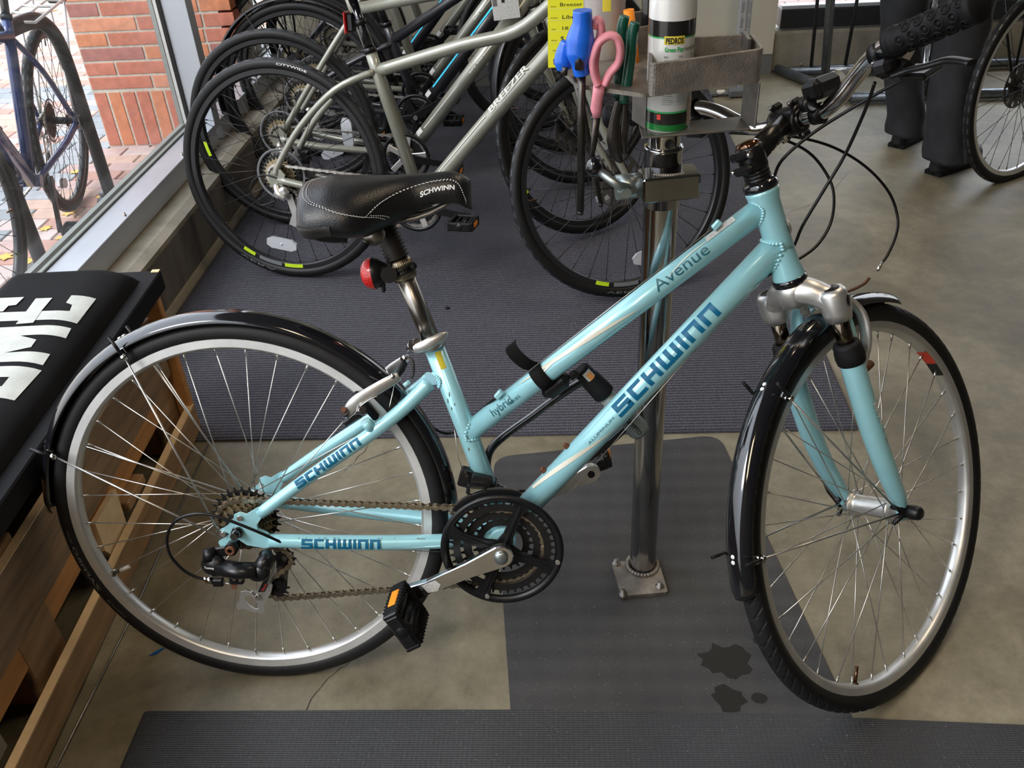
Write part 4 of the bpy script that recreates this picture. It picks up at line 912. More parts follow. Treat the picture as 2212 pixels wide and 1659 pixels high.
for q in (weld(TT0.lerp(TT1, .3), TT0, .0177, BB, STT, .0165, 30, .0034), weld(TT1.lerp(TT0, .3), TT1, .0184, HT0, HT1, .0209, 32, .0036), weld(BB.lerp(DT1, .7), DT1, .0219, HT0, HT1, .0211, 34, .0038), weld(V((.235, -.03, .162)), sst+V((.01, -.006, .005)), .012, BB, STT, .0165, 20, .003)): W.add(q.v, q.f, True)
ob('weld_beads', W, TQ, frame)
# lettering and decals on the tubes
def on_tube(name, g, a, b, r, p0, p1, ang, h, m, par=frame, out=(0, -1, 0), lift=.0005):
    d = (b-a).normalized(); t0 = (B_(*p0, r*.6)-a).dot(d); t1 = (B_(*p1, r*.6)-a).dot(d); return ob(name, text_tube(g, a, b, r, t0, t1, ang, h, out, lift), m, par)
on_tube('down_tube_lettering', SCH, BB, DT1, .0218, (1338, 893), (1548, 665), .42, .0255, M_['decal_blue'])
on_tube('top_tube_lettering', glyphs('Avenue', 0), TT0, TT1, .0184, (1424, 633), (1536, 545), .42, .026, M_['decal_ink'])
on_tube('hybrid_lettering', glyphs('hybrid', 0), TT0, TT1, .0179, (1068, 897), (1112, 868), .38, .020, M_['decal_ink'])
on_tube('series_lettering', glyphs('SERIES', 0), TT0, TT1, .0179, (1108, 880), (1133, 863), .08, .007, M_['decal_ink'])
on_tube('aluminum_lettering', glyphs('ALUMINUM', 0), BB, DT1, .0213, (1268, 952), (1322, 896), .25, .006, M_['decal_ink'])
q0, q1 = V((.050, -.065, -.020)), V((.34, -.034, -.043)); d = (q1-q0).normalized()
csA, csB = V((.20, -.052, -.034)), V((.34, -.034, -.043))
def plane_txt(name, g, p0, p1, off0, off1, h, m):
    a = B_(*p0, off0); b = B_(*p1, off1); X = (b-a).normalized(); N = V((0, -1, 0)); Y = N.cross(X); Y = Y if Y.z > 0 else -Y; return ob(name, text_flat(g, a, X, Y, (b-a).length, h), m, frame)
cs0, cs1 = V((.10, -.0605, -.0265)), V((.205, -.0515, -.0345))
def tube_px(name, g, a, b, r, p0, p1, off, ang, h, m):
    d = (b-a).normalized(); t0 = (B_(*p0, off)-a).dot(d); t1 = (B_(*p1, off)-a).dot(d); return ob(name, text_tube(g, a, b, r, t0, t1, ang, h, lift=.0010), m, frame)
tube_px('chain_stay_lettering', SCH, V((.125, -.0585, -.0285)), V((.20, -.052, -.034)), .0131, (652, 1167), (820, 1170), .068, .30, .0165, M_['decal_blue'])
s0, s1 = V((.235, -.044, .162)), V((.120, -.056, .086)); s2 = V((.058, -.0625, .0425))
tube_px('seat_stay_lettering', SCH, V((.12, -.056, .086)), V((.235, -.044, .162)), .0116, (641, 1045), (772, 952), .062, .35, .0140, M_['decal_blue'])
# cream swooshes
def swoosh(a, b, r, pts, w, m, name):
    d = (b-a).normalized(); o = V((0, -1, 0)); u = V((-d.z, 0, d.x)); u = u if u.z > 0 else -u; rows = []
    P = spline([V((p[0], p[1], p[2])) for p in pts], 8)
    for p in P: rows.append([a+d*p.x+(o*math.cos(p.y+s*p.z/r)+u*math.sin(p.y+s*p.z/r))*(r+.0006) for s in (-.5, -.2, .2, .5)])
    return ob(name, MB().grid(rows), m, frame)
LT = (TT1-TT0).length; LD = (DT1-BB).length
swoosh(TT0, TT1, .0183, [(.115, .95, .0), (.16, .82, .005), (.24, .45, .007), (.31, .0, .004), (.345, -.25, 0)], 1, M_['decal_cream'], 'cream_swoosh')
swoosh(TT0, TT1, .0183, [(.14, .3, 0), (.175, .55, .003), (.205, .75, .0)], 1, M_['decal_cream'], 'cream_swoosh')
swoosh(TT0, TT1, .0187, [(.40, .30, 0), (.44, .75, .0016), (.47, .85, .0012), (.50, .75, .0)], 1, M_['decal_cream'], 'cream_swoosh')
swoosh(BB, DT1, .0210, [(.10, 1.15, .006), (.15, .72, .008), (.20, .22, .007), (.25, -.30, .003), (.28, -.6, 0)], 1, M_['decal_cream'], 'cream_swoosh')
# paint chips
cpb = MB(); random.seed(5)
for k in range(26): x = random.uniform(.10, .31); cpb.ball((x, -.064+(x-.05)*.103-.009, -.0205-(x-.05)*.08+.0095+random.uniform(-.002, .001)), (random.uniform(.0008, .003), .0008, .0007), 6, 4)
for k in range(16):
    t = random.uniform(.25, .8); P = BB.lerp(STT, t); a = random.uniform(-.5, .9); cpb.ball(P+V((.0165*math.sin(a)*.95, -.0165*math.cos(a), 0)), (.001, .0006, random.uniform(.001, .005)), 6, 4)
ob('paint_chips', cpb, M_['turquoise_chip'], frame)
# stickers
d = (STT-BB).normalized(); st = MB(); rows = []
for k in range(5): a = -.15+.55*k/4; rows.append([BB+d*t+(V((0, -1, 0))*math.cos(a+.25)+V((d.z, 0, -d.x))*math.sin(a+.25))*.0169 for t in (.315, .330, .345)])
ob('lock_sticker', st.grid(rows), M_['yellow_sticker'], frame)
d = (TT1-TT0).normalized(); rows = []
for k in range(5): a = .75+.5*k/4; rows.append([TT0+d*t+(V((0, -1, 0))*math.cos(a)+V((-d.z, 0, d.x))*math.sin(a))*.0190 for t in (.485, .51, .535)])
lab = ob('serial_sticker', MB().grid(rows), M_['sticker_white'], frame); b = MB()
for k in range(22): t = .487+k*.0021; a0, a1 = .80, .95+random.uniform(0, .25); b.tube([TT0+d*t+(V((0, -1, 0))*math.cos(a)+V((-d.z, 0, d.x))*math.sin(a))*.01915 for a in (a0, a1)], .0003, 4, cap=False)
ob('barcode_lines', b, M_['ink'], lab)
# head badge
o = HT0+S_*.075; fa = V((S_.z, 0, -S_.x)); ob('head_badge', MB().lathe([(0, .0235), (.008, .0232), (.011, .0215), (.011, .019)], O=o, axis=fa, n=20), M_['alloy'], frame)
# cable stops and bolts
g = MB()
for p_, o_ in (((1078, 852), .012), ((1548, 486), .010), ((1582, 663), .006), ((630, 1175), .066), ): P = B_(*p_, o_); g.box(P, (.016, .010, .010), Matrix.Rotation(-.85 if p_[0] != 630 else 0, 3, 'Y'), .002)
ob('cable_stops', g, TQ, frame)
for p_ in ((1221, 961), (1172, 1014)): 
    P = B_(*p_, 0); d = (DT1-BB).normalized(); nn = V((-d.z, 0, d.x)); t = (P-BB).dot(d); Q = BB+d*t+nn*.0205; ob('bottle_bolt', MB().cyl(Q, Q+nn*.004, .0052, n=12).cyl(Q+nn*.003, Q+nn*.0085, .0040, n=10), M_['rust'], frame)
# bare gear cables along the tubes
g = MB()
def cabl(pts, r=.0006): g.tube([B_(*p) for p in pts], r, 5)
cabl([(1548, 486, .014), (1090, 843, .014)]); cabl([(1578, 668, .012), (1205, 1095, .020)]); cabl([(640, 1178, .066), (950, 1192, .04)], .0005); cabl([(982, 930, -.005), (990, 990, -.01), (1000, 1015, -.01)], .0006)
ob('bare_cable', g, M_['steel'], frame)
ob('brake_housing', MB().tube(spline([B_(*p) for p in ((1072, 858, .01), (1040, 885, -.01), (1015, 905, -.028), (975, 935, -.03), (945, 930, -.02), (928, 915, -.01))], 5), .0025, 8), M_['black_plastic'], root)
# ---- rear wheel
rwh = wheel(root, 'rear_wheel', Matrix.Identity(4), 'knurl', .343, .0162, ('rim_alloy', 'rim_brushed'), 'steel', 36, 'rear', 'alloy', 'm', 204.5, phase=.06)
ys = lambda r: -math.sqrt(max(1e-6, .0168**2-(r-(.343-.0162))**2))-.0002
for g_, a0, a1, h, R_ in (('ZAFFIRO', 190, 207, .0085, .3262), ('vittoria', 210.5, 218.5, .0075, .3262), ('700x32c', 184.5, 189, .0050, .3262)): 
    ob('tire_lettering', text_arc(glyphs(g_, .02 if g_ == 'ZAFFIRO' else .0), R_, math.radians(a1), math.radians(a0), ys, h, -1), M_['tire_light'] if g_ != 'x' else M_['white_print'], rwh)
ob('quick_release', MB().cyl((0, -.070, 0), (0, -.088, 0), .0085, .0065, n=16).cyl((0, -.068, 0), (0, -.075, 0), .0105, n=6).cyl((0, .070, 0), (0, .082, 0), .010, n=16).tube([(0, .080, 0), (.02, .084, -.018), (.05, .084, -.03)], [.006, .005, .004], 8), M_['black_gloss'], root)
ob('frame_bolt', MB().cyl((-.024, -.068, -.003), (-.024, -.075, -.003), .0045, n=12).cyl((.008, -.068, .026), (.008, -.074, .026), .0045, n=12), M_['steel'], root)
ob('dropout_far_bolts', MB().cyl((.0, .060, .018), (.0, .063, .018), .004, n=10), M_['steel'], root)
cassette(root, (0, 0, 0), (28, 24, 22, 20, 18, 16, 14), -.024, -.0050)
# ---- rear fender
rf = ob('rear_fender', fender_arc(.3610, .0235, .0014, .5, 178.5, 90, .016), M_['black_gloss'], root)
def stays(par, M, pts, yoff, eye, clips, W_=.024):
    g = MB()
    for a in clips:
        for s_ in (-1, 1):
            t = math.radians(a); P = V((.351*math.cos(t), s_*(W_+.003), .351*math.sin(t))); g.tube([V((eye[0], s_*eye[1], eye[2])), P*.0+V((.335*math.cos(t), s_*(W_+.004), .335*math.sin(t)))], .0017, 8)
    so = ob('fender_stays', g, M_['steel'], par, M)
    for a in clips:
        t = math.radians(a); rd = V((math.cos(t), 0, math.sin(t)))
        b = MB(); c = MB()
        for s_ in (-1, 1):
            P = rd*.343+V((0, s_*(W_+.004), 0)); b.ball(rd*.333+V((0, s_*(W_+.0065), 0)), .0058, 14, 9).box(rd*.342+V((0, s_*(W_+.001), 0)), (.010, .004, .014), Matrix((rd, V((0, 1, 0)), rd.cross(V((0, 1, 0))))).transposed(), .001)
            c.cyl(rd*.337+V((0, s_*(W_+.0075), 0)), rd*.372+V((0, s_*(W_+.0065), 0)), .0028, n=8)
        ob('stay_clip', b, M_['chrome'], par, M); ob('stay_end_cap', c, M_['black_plastic'], par, M)
        rv = MB()
        for k in (-.012, .012): tt = t+k; q = V((math.cos(tt), 0, math.sin(tt))); rv.lathe([(0, .0022), (.0030, .0018), (.0040, 0)], O=q*.3612, axis=q, n=14)
        ob('fender_rivet', rv, M_['steel'] if par is root and M is None else M_['white_print'], par, M)
stays(root, None, None, 0, (-.028, .070, -.012), (117.5, 158.2))
# ---- drivetrain
cs = ob('crankset', MB().lathe([(.088, -.060), (.101, -.058), (.1025, -.061), (.1015, -.0645), (.098, -.066), (.0915, -.0645), (.0905, -.062)], O=BB, n=96, closed=True), M_['black_plastic'], root)
a = MB()
for t_ in (67, 157, 247, 337):
    t = math.radians(t_); e = V((math.cos(t), 0, math.sin(t))); pr = V((-e.z, 0, e.x)); a.prism([(.008, -.016), (.030, -.009), (.070, -.007), (.093, -.015), (.093, .015), (.070, .007), (.030, .009), (.008, .016)], BB+V((0, -.0615, 0)), e, pr, .006)
    a.bar(BB+V((0, -.065, 0))+e*.015, BB+V((0, -.064, 0))+e*.088, .006, .004, (0, 1, 0), .001)
ob('spider', a, M_['black_plastic'], cs)
ob('guard_bolt', MB().cyl(BB+V((.092, -.063, -.022)), BB+V((.092, -.0675, -.022)), .004, n=10).cyl(BB+V((-.028, -.063, -.087)), BB+V((-.028, -.0675, -.087)), .004, n=10), M_['steel'], cs)
for r_, nt_, y, hl, mt in ((.085, 42, -.0555, .070, 'dark_cog'), (.0687, 34, -.0475, .052, 'dark_cog'), (.0485, 24, -.0395, .034, 'dark_cog')): ob('chainring', gear(r_, nt_, .0022, y, hl), M_[mt], cs, Matrix.Translation(BB))
e1 = V((.285, -.082, -.113)); e2 = V((.590, .085, .022))
arm = crank_arm(BB+V((0, -.078, 0)), e1, 'alloy_polished', cs, .034, .027, .014); ob('crank_bolt', MB().lathe([(0, .007), (.009, .0065), (.0115, .004), (.0115, 0)], O=BB+V((0, -.085, 0)), axis=(0, -1, 0), n=24), M_['galvanised'], cs)
ob('arm_sticker', MB().prism([(.0, -.009), (.026, -.008), (.030, .002), (.020, .011), (.004, .008)], e1.lerp(BB+V((0, -.078, 0)), .14)+V((0, -.0076, .0)), (BB+V((0, -.078, 0))-e1).normalized(), V((.40, 0, -.91)), .0006), M_['sticker_white'], cs)
la = crank_arm(BB+V((0, .076, 0)), e2, 'alloy', root, .032, .030, .013); ob('pedal_hole', MB().cyl(e2+V((0, -.0068, 0)), e2+V((0, -.0060, 0)), .007, n=18), M_['gasket'], root)
e2b = e2+V((0, .0068, 0)); pd = pedal(root, e1+V((0, -.006, 0)), math.radians(62), -1); pedal(root, e2b, math.radians(-20), 1)
uP, lP = V((.062, -.046, -.067)), V((.045, -.050, -.122))
path = arc((BB.x, BB.z), .0687, 93, -86, -.0475, 14)+[V((lP.x+.01, lP.y, lP.z-.0205))]+arc((lP.x, lP.z), .0205, -100, -255, lP.y, 6)+arc((uP.x-.006, uP.z), .0200, -40, 60, uP.y, 5)+arc((0, 0), .0445, -62, -272, -.0415, 14)
chain(root, path, True)
# rear derailleur
mb_ = B_(500, 1186, .082); dr = MB(); D = ob('rear_derailleur', MB().cyl(mb_+V((0, .012, 0)), mb_+V((0, -.004, 0)), .0110, n=20).bar(B_(448, 1196, .076), B_(503, 1188, .076), .018, .006, (0, 1, 0), .002), M_['black_satin'], root)
ob('mount_bolt', MB().lathe([(.0035, .003), (.006, .005), (.0085, .003), (.0085, 0)], O=mb_+V((0, -.004, 0)), axis=(0, -1, 0), n=20), M_['rust'], D)
p1, p2, p3 = B_(458, 1222, .085), B_(512, 1232, .092), B_(560, 1232, .096)
X = (p3-p1).normalized(); Yv = V((0, -1, 0)); Zv = X.cross(Yv); RM = Matrix((X, Yv, Zv)).transposed()
ob('upper_link_body', MB().ball(p1+V((.004, 0, .001)), (.0235, .015, .0200), 20, 12, RM).tube([p1+V((.0, 0, .010)), p1+V((-.004, .006, .030))], [.0135, .0095], 12), M_['black_plastic'], D)
ob('parallelogram', MB().tube([p1.lerp(p2, .3), p2, p3], [.0165, .0165, .0155], 16, flat=.8), M_['black_satin'], D)
ob('lower_link_body', MB().ball(p3+V((-.002, 0, -.004)), (.0220, .012, .0165), 20, 12, RM @ Matrix.Rotation(.3, 3, 'Y')).tube([p3, B_(577, 1208, .080), B_(573, 1194, .070)], [.015, .014, .011], 14), M_['black_satin'], D)
ob('model_lettering', text_flat(glyphs('Tourney', .02), B_(441, 1226, .099), X, -Zv if Zv.z < 0 else Zv, .0175, .0060), M_['white_print'], D)
ob('model_lettering', text_flat(glyphs('SIS', 0), B_(552, 1240, .1065), X, -Zv if Zv.z < 0 else Zv, .010, .006), M_['tire_light'], D)
cg = [B_(u, v, .056) for u, v in ((521, 1277), (532, 1275), (548, 1278), (562, 1268), (573, 1256), (584, 1252), (590, 1262), (586, 1280), (575, 1297), (570, 1308), (574, 1318), (566, 1323), (548, 1320), (530, 1314), (513, 1314), (511, 1306), (517, 1298))]
hl = [B_(u, v, .056) for u, v in ((530, 1286), (538, 1284), (547, 1287), (556, 1300), (560, 1313), (552, 1314), (540, 1306), (530, 1296))]
ob('cage_plate', MB().prism([(p.x, p.z) for p in cg], (0, -.058, 0), (1, 0, 0), (0, 0, 1), .0022, [[(p.x, p.z) for p in hl]]), M_['alloy'], D)
ob('cage_arm', MB().tube([B_(583, 1258, .058), B_(592, 1235, .066), B_(590, 1215, .070)], [.0065, .006, .006], 10, flat=.4), M_['alloy'], D)
ob('inner_cage_plate', MB().prism([(lP.x-.012, lP.z-.012), (lP.x+.012, lP.z-.012), (uP.x+.012, uP.z+.01), (uP.x-.012, uP.z+.01)], (0, -.042, 0), (1, 0, 0), (0, 0, 1), .0018), M_['worn_steel'], D)
ob('cage_label', MB().prism([(p.x, p.z) for p in [B_(u, v, .0595) for u, v in ((557, 1279), (565, 1262), (573, 1246), (583, 1246), (583, 1256), (572, 1278))]], (0, -.0597, 0), (1, 0, 0), (0, 0, 1), .0006), M_['ink'], D)
a = B_(566, 1277, .0602); b_ = B_(580, 1250, .0602); X2 = (b_-a).normalized(); ob('cage_lettering', text_flat(glyphs('Tourney', .02), a, X2, V((0, -1, 0)).cross(X2)*(1 if V((0, -1, 0)).cross(X2).x < 0 else -1), .017, .0055), M_['red_ink'], D)
ob('cage_bolt', MB().lathe([(.002, .003), (.0045, .004), (.0055, 0)], O=B_(557, 1289, .060), axis=(0, -1, 0), n=14), M_['steel'], D)
for q, yy in ((uP, -.046), (lP, -.050)): ob('pulley_wheel', gear(.0185, 11, .003, yy, .006), M_['black_plastic'], D, Matrix.Translation((q.x, 0, q.z)))
ob('limit_screws', MB().cyl(B_(506, 1251, .094), B_(506, 1251, .100), .0040, n=12).cyl(B_(519, 1253, .094), B_(519, 1253, .100), .0042, n=12).box(B_(512, 1252, .088), (.024, .012, .014), bev=.002), M_['black_satin'], D)
ob('limit_screw_heads', MB().cyl(B_(506, 1251, .100), B_(506, 1251, .1012), .0034, n=12).cyl(B_(519, 1253, .100), B_(519, 1253, .1012), .0034, n=12), M_['alloy_polished'], D)
ob('barrel_adjuster', MB().cyl(B_(447, 1252, .085), B_(460, 1255, .086), .0062, n=12).cyl(B_(440, 1250, .085), B_(447, 1252, .085), .0038, n=10), M_['chrome'], D)
ob('cable_anchor', MB().box(B_(472, 1257, .086), (.018, .012, .014), bev=.002), M_['black_plastic'], D)
ob('exposed_cable', MB().tube([B_(484, 1259, .088), B_(503, 1263, .088)], .0011, 6).tube([B_(521, 1264, .088), B_(543, 1278, .075), B_(556, 1288, .064)], .0010, 6).cyl(B_(543, 1278, .075), B_(550, 1284, .070), .0022, n=8), M_['steel'], D)
ob('copper_clamp', MB().cyl(B_(506, 1266, .086), B_(506, 1268, .094), .0045, n=12), M_['rust'], D)
ob('shift_housing', MB().tube(spline([B_(*p) for p in ((620, 1176, .070), (600, 1168, .074), (560, 1150, .088), (500, 1126, .096), (455, 1112, .098), (415, 1111, .098), (380, 1125, .096), (362, 1155, .094), (366, 1195, .092), (392, 1228, .090), (420, 1245, .088), (442, 1251, .086))], 6), .0025, 10), M_['black_plastic'], root)
# front derailleur
fd = ob('front_derailleur', MB().lathe([(.0168, -.008), (.0205, -.008), (.0205, .008), (.0168, .008)], O=BB.lerp(STT, .245), axis=(STT-BB), n=24, closed=True).box(B_(1006, 1030, .012), (.022, .024, .030), Matrix.Rotation(.3, 3, 'Y'), .003).box(B_(1040, 1040, .028), (.036, .020, .022), Matrix.Rotation(.25, 3, 'Y'), .003).box(B_(1030, 1058, .036), (.034, .014, .020), Matrix.Rotation(.2, 3, 'Y'), .003), M_['black_satin'], root)
ob('derailleur_link', MB().box(B_(1031, 1060, .046), (.024, .006, .013), Matrix.Rotation(.1, 3, 'Y'), .002), M_['chrome'], fd)
cp_ = []
for k in range(15): t = math.radians(72+66*k/14); cp_.append((BB.x+.1075*math.cos(t), BB.z+.1075*math.sin(t)))
for k in range(15): t = math.radians(138-66*k/14); cp_.append((BB.x+.0955*math.cos(t), BB.z+.0955*math.sin(t)))
ob('outer_cage', MB().prism(cp_, (0, -.0525, 0), (1, 0, 0), (0, 0, 1), .0020), M_['black_satin'], fd)
ob('inner_cage', MB().prism([(x-.002, z-.002) for x, z in cp_], (0, -.0415, 0), (1, 0, 0), (0, 0, 1), .0020).box((cp_[14][0]-.001, -.047, cp_[14][1]-.006), (.006, .0125, .010), bev=.001), M_['worn_steel'], fd)
ob('derailleur_screws', MB().cyl(B_(1005, 1020, .026), B_(1005, 1020, .032), .003, n=10).cyl(B_(1008, 1028, .026), B_(1008, 1028, .032), .003, n=10), M_['chrome'], fd)
# ---- rear brake
for s_, nm in ((-1, 'near'), (1, 'far')):
    y = s_
    pts = [(.212, y*.047, .190), (.225, y*.052, .205), (.262, y*.044, .236), (.300, y*.034, .262), (.318, y*.030, .268)] if s_ < 0 else [(.214, y*.047, .190), (.235, y*.052, .212), (.275, y*.044, .246), (.312, y*.034, .276), (.325, y*.030, .285)]
    pts = [B_(u, v, o) for u, v, o in (((750, 895, .052), (765, 872, .056), (800, 848, .052), (845, 822, .042), (862, 812, .038)) if s_ < 0 else ((800, 850, -.048), (830, 815, -.052), (850, 795, -.046), (876, 775, -.034)))]
    bo = ob('brake_arm', MB().tube(spline(pts, 4), [.0085, .0105, .0095, .0065], 12, flat=.42, up=(0, 1, 0)), M_['alloy'], root)
    pc = V((.245, y*.030, .205)); tn = V((.62, 0, -.78)); ob('brake_pad', MB().bar(B_(765, 848, .018)+V((0, 0, 0)) if s_ < 0 else B_(765, 848, .018)+V((0, .036, 0)), (B_(815, 905, .018) if s_ < 0 else B_(815, 905, .018)+V((0, .036, 0))), .012, .012, (0, 1, 0), .003), M_['black_rubber'], bo)
ob('pad_nut', MB().cyl(B_(776, 888, .040), B_(782, 885, .062), .0075, n=16).cyl(B_(782, 885, .062), B_(783, 885, .068), .0055, n=12), M_['alloy_polished'], root)
ob('spring_wire', MB().tube(spline([B_(*p) for p in ((752, 905, .056), (768, 892, .060), (775, 880, .060), (800, 862, .058), (815, 856, .055))], 4), .0009, 6), M_['steel'], root)
ob('brake_pivot', MB().cyl(B_(743, 889, .060), B_(750, 893, .040), .0075, n=14).box(B_(762, 905, .052), (.034, .010, .012), Matrix.Rotation(-.55, 3, 'Y'), .003), M_['black_satin'], root)
ob('brake_pivot_bolt', MB().cyl(B_(742, 885, .062), B_(744, 887, .052), .0042, n=12), M_['rust'], root)
ob('brake_noodle', MB().tube(spline([B_(*p) for p in ((874, 776, -.02), (882, 772, -.012), (892, 783, -.006), (893, 805, -.002), (889, 816, .002))], 5), .0024, 10), M_['boot_rubber'], root)
ob('cable_boot', MB().tube([B_(873, 786, -.015), B_(866, 800, .004), B_(858, 812, .018)], [.0058, .0056, .0045], 12), M_['black_rubber'], root)
ob('cable_tail', MB().tube(spline([B_(*p) for p in ((858, 812, .030), (852, 830, .036), (848, 850, .040), (841, 880, .050))], 4), .0007, 5), M_['steel'], root)
ob('cable_anchor_bolt', MB().ball(B_(849, 813, .040), .0052, 12, 8).cyl(B_(870, 775, -.02), B_(880, 772, -.014), .0056, n=12), M_['alloy_polished'], root)
ob('aqua_ferrule', MB().cyl(B_(873, 833, .012), B_(885, 824, .010), .0036, n=12), M_['aqua_ferrule'], root)
# ---- seat post and saddle
sv = V((-.304, 0, .953)).normalized(); p0 = STT-sv*.02; pR = V((.2985, 0, .418))
ob('seat_post', MB().tube([p0, pR], .0148, 24), M_['post_worn'], root)
kn = MB().lathe([(.0145, -.016), (.0185, -.015), (.0190, -.012), (.0178, -.008), (.0190, -.004), (.0178, 0), (.0190, .004), (.0185, .016), (.0145, .017)], O=pR, axis=sv, n=40)
for k in range(40): t = 2*PI*k/40; q = V((math.cos(t), math.sin(t), 0)); x, y, _ = frame_of(sv); r_ = x*q.x+y*q.y; kn.cyl(pR+r_*.0188-sv*.012, pR+r_*.0188-sv*.002, .0009, n=5); kn.cyl(pR+r_*.0188+sv*.003, pR+r_*.0188+sv*.013, .0009, n=5)
ob('knurled_collar', kn, mat('tarnished_collar', (.42, .36, .27), .35, 1, noise=.4, nscale=90), root)
pr = []
for k in range(11): pr += [(.0150, .018+k*.0058), (.0205-.0002*k, .0209+k*.0058)]
pr.append((.0150, .083)); ob('post_boot', MB().lathe(pr, O=pR, axis=sv, n=28), M_['boot_rubber'], root)
top = pR+sv*.083; ob('post_head', MB().tube([top-sv*.004, top+sv*.020], [.0135, .0125], 16).cyl(top+sv*.018+V((0, -.024, 0)), top+sv*.018+V((0, .024, 0)), .0135, n=20), M_['post_worn'], root)
cl = MB().lathe([(.0170, -.007), (.0205, -.006), (.0205, .007), (.0170, .008)], O=STT-sv*.004, axis=sv, n=28, closed=True).box(STT+V((-.026, 0, -.004)), (.016, .018, .014), bev=.003)
sc_ = ob('seat_clamp', cl, M_['alloy'], root)
lv = [B_(u, v, o) for u, v, o in ((893, 756, .022), (905, 752, .030), (930, 740, .032), (955, 727, .026), (966, 722, .020))]
ob('clamp_lever', MB().tube(spline(lv, 4), [.0055, .0080, .0085, .0070, .0045], 12, flat=.6, up=(0, 1, 0)), M_['alloy'], sc_)
ob('clamp_nut', MB().cyl(B_(888, 752, .0), B_(893, 745, .026), .0085, n=14).cyl(B_(898, 738, .004), B_(900, 738, .024), .006, n=12), M_['alloy_polished'], sc_)
# saddle: lofted shell
sb = MB(); x0, x1 = .158, .412
zt = lambda t: .567-.006*math.sin(t*PI)+(.008*(1-t/.2) if t < .2 else 0)*-1.5-(.016*((t-.86)/.14)**2 if t > .86 else 0)
rows = []; K, J = 34, 24
def sw_(t):
    if t < .10: w_ = .098*math.sqrt(max(.0, 1-((.10-t)/.10)**2))*.62+.036*min(1, t/.02)
    elif t < .30: w_ = .0968+(.102-.0968)*math.sin((t-.10)/.2*PI/2)
    elif t < .72: q = (t-.30)/.42; w_ = .102+(.030-.102)*(3*q*q-2*q**3)
    else: w_ = .030-.007*(t-.72)/.28
    if t > .93: w_ *= math.sqrt(max(0, 1-((t-.93)/.07)**2))*.85+.15
    return w_
def sd_(t): return .074-.010*max(0, (.12-t)/.12)-.034*min(1, max(0, (t-.42)/.36))
def spt(t, s_):
    a = abs(s_); w_ = sw_(t); q = a*PI/2*1.10; yy = w_*math.copysign(math.sin(min(q, PI/2))**.92*(1-.10*max(0, a-.9)/.1), s_)
    return V((x0+(x1-x0)*t, yy, zt(t)-sd_(t)*(1-math.cos(a*PI/2))**1.05))
for i in range(K+1):
    t = i/K; r = [spt(t, -1+2*k/J) for k in range(J+1)]; e = r[-1]; f = r[0]
    und = [V((e.x, e.y*.86, e.z-.004)), V((e.x, 0, e.z+.006)), V((f.x, f.y*.86, f.z-.004))]; rows.append(r+und)
sb.grid(rows, True, True); sb.add(rows[0], [tuple(range(len(rows[0])))]); sb.add(rows[-1], [tuple(range(len(rows[0])))[::-1]])
sad = ob('saddle', sb, M_['vinyl_black'], root)
def seam(pts, off=.0007, dash=True, r=.00055):
    P = spline([V((a, b, 0)) for a, b in pts], 14); g = MB()
    Q = [spt(p.x, p.y) for p in P]
    for i in range(len(Q)-1):
        if dash and i % 2: continue
        t, s_ = P[i].x, P[i].y; nn = (spt(min(1, t+.01), s_)-spt(t, s_)).cross(spt(t, s_+.01)-spt(t, s_)).normalized(); nn = nn if nn.z > 0 else -nn
        g.tube([Q[i]+nn*off, Q[i+1]+nn*off], r, 4)
    return g
g = MB()
for dt in (0, .022):
    for sd in (-1, 1):
        for pts in ([(.05+dt, 0), (.06+dt, .32*sd), (.10+dt, .52*sd), (.22+dt*.6, .66*sd), (.36+dt*.4, .74*sd), (.43+dt*.3, .78*sd)], [(.43+dt, .78*sd), (.50+dt, .86*sd), (.55+dt, .98*sd)], [(.43+dt, .78*sd-dt*1.5*sd), (.50+dt, .66*sd-dt*sd), (.62+dt, .55*sd), (.78+dt*.5, .50*sd-dt*sd), (.92, .52*sd-dt*sd), (.965, .80*sd), (.975, .98*sd)]):
            q = seam(pts); g.add(q.v, q.f, True)
ob('saddle_stitching', g, M_['thread_white'], sad)
gl = glyphs('SCHWINN', .03); q = []; 
for (x, y) in gl[0]: t = .715+.20*x/gl[2]; s_ = -.74+y*.16+.07*x/gl[2]; P = spt(t, s_); q.append(P+V((0, -.0009, .0004)))
ob('saddle_lettering', MB().add(q, gl[1], True), M_['white_print'], sad)
# scuffed corner patch
rows = [[spt(.02+.22*i/8, -(.86+.13*k/4))+V((-.0002, -.0010, -.0003)) for k in range(5)] for i in range(9)]; ob('saddle_scuff', MB().grid(rows), M_['vinyl_worn'], sad)
ob('saddle_bumper', MB().tube(spline([(.175, -.07, .500), (.20, -.075, .490), (.235, -.068, .485)], 4), .011, 12), M_['black_plastic'], sad)
ob('saddle_rails', MB().tube(spline([(.17, -.03, .50), (.22, -.025, .492), (.33, -.022, .500), (.39, -.010, .525)], 4), .0036, 8).tube(spline([(.17, .03, .50), (.22, .025, .492), (.33, .022, .500), (.39, .010, .525)], 4), .0036, 8), M_['worn_steel'], sad)
sp_ = MB()
for s_ in (-1, 1): sp_.tube([V((.262+.011*math.cos(t*.5), s_*.035+0, .490+.0))+V((0, .011*math.sin(t*.5), -.0009*t)) for t in range(0, 26)], .0016, 6)
ob('saddle_spring', sp_.lathe([(.0, .010), (.015, .010), (.0165, 0), (.015, -.010), (0, -.010)], O=B_(809, 507, .04), axis=(0, 1, 0), n=24), M_['post_worn'], sad)
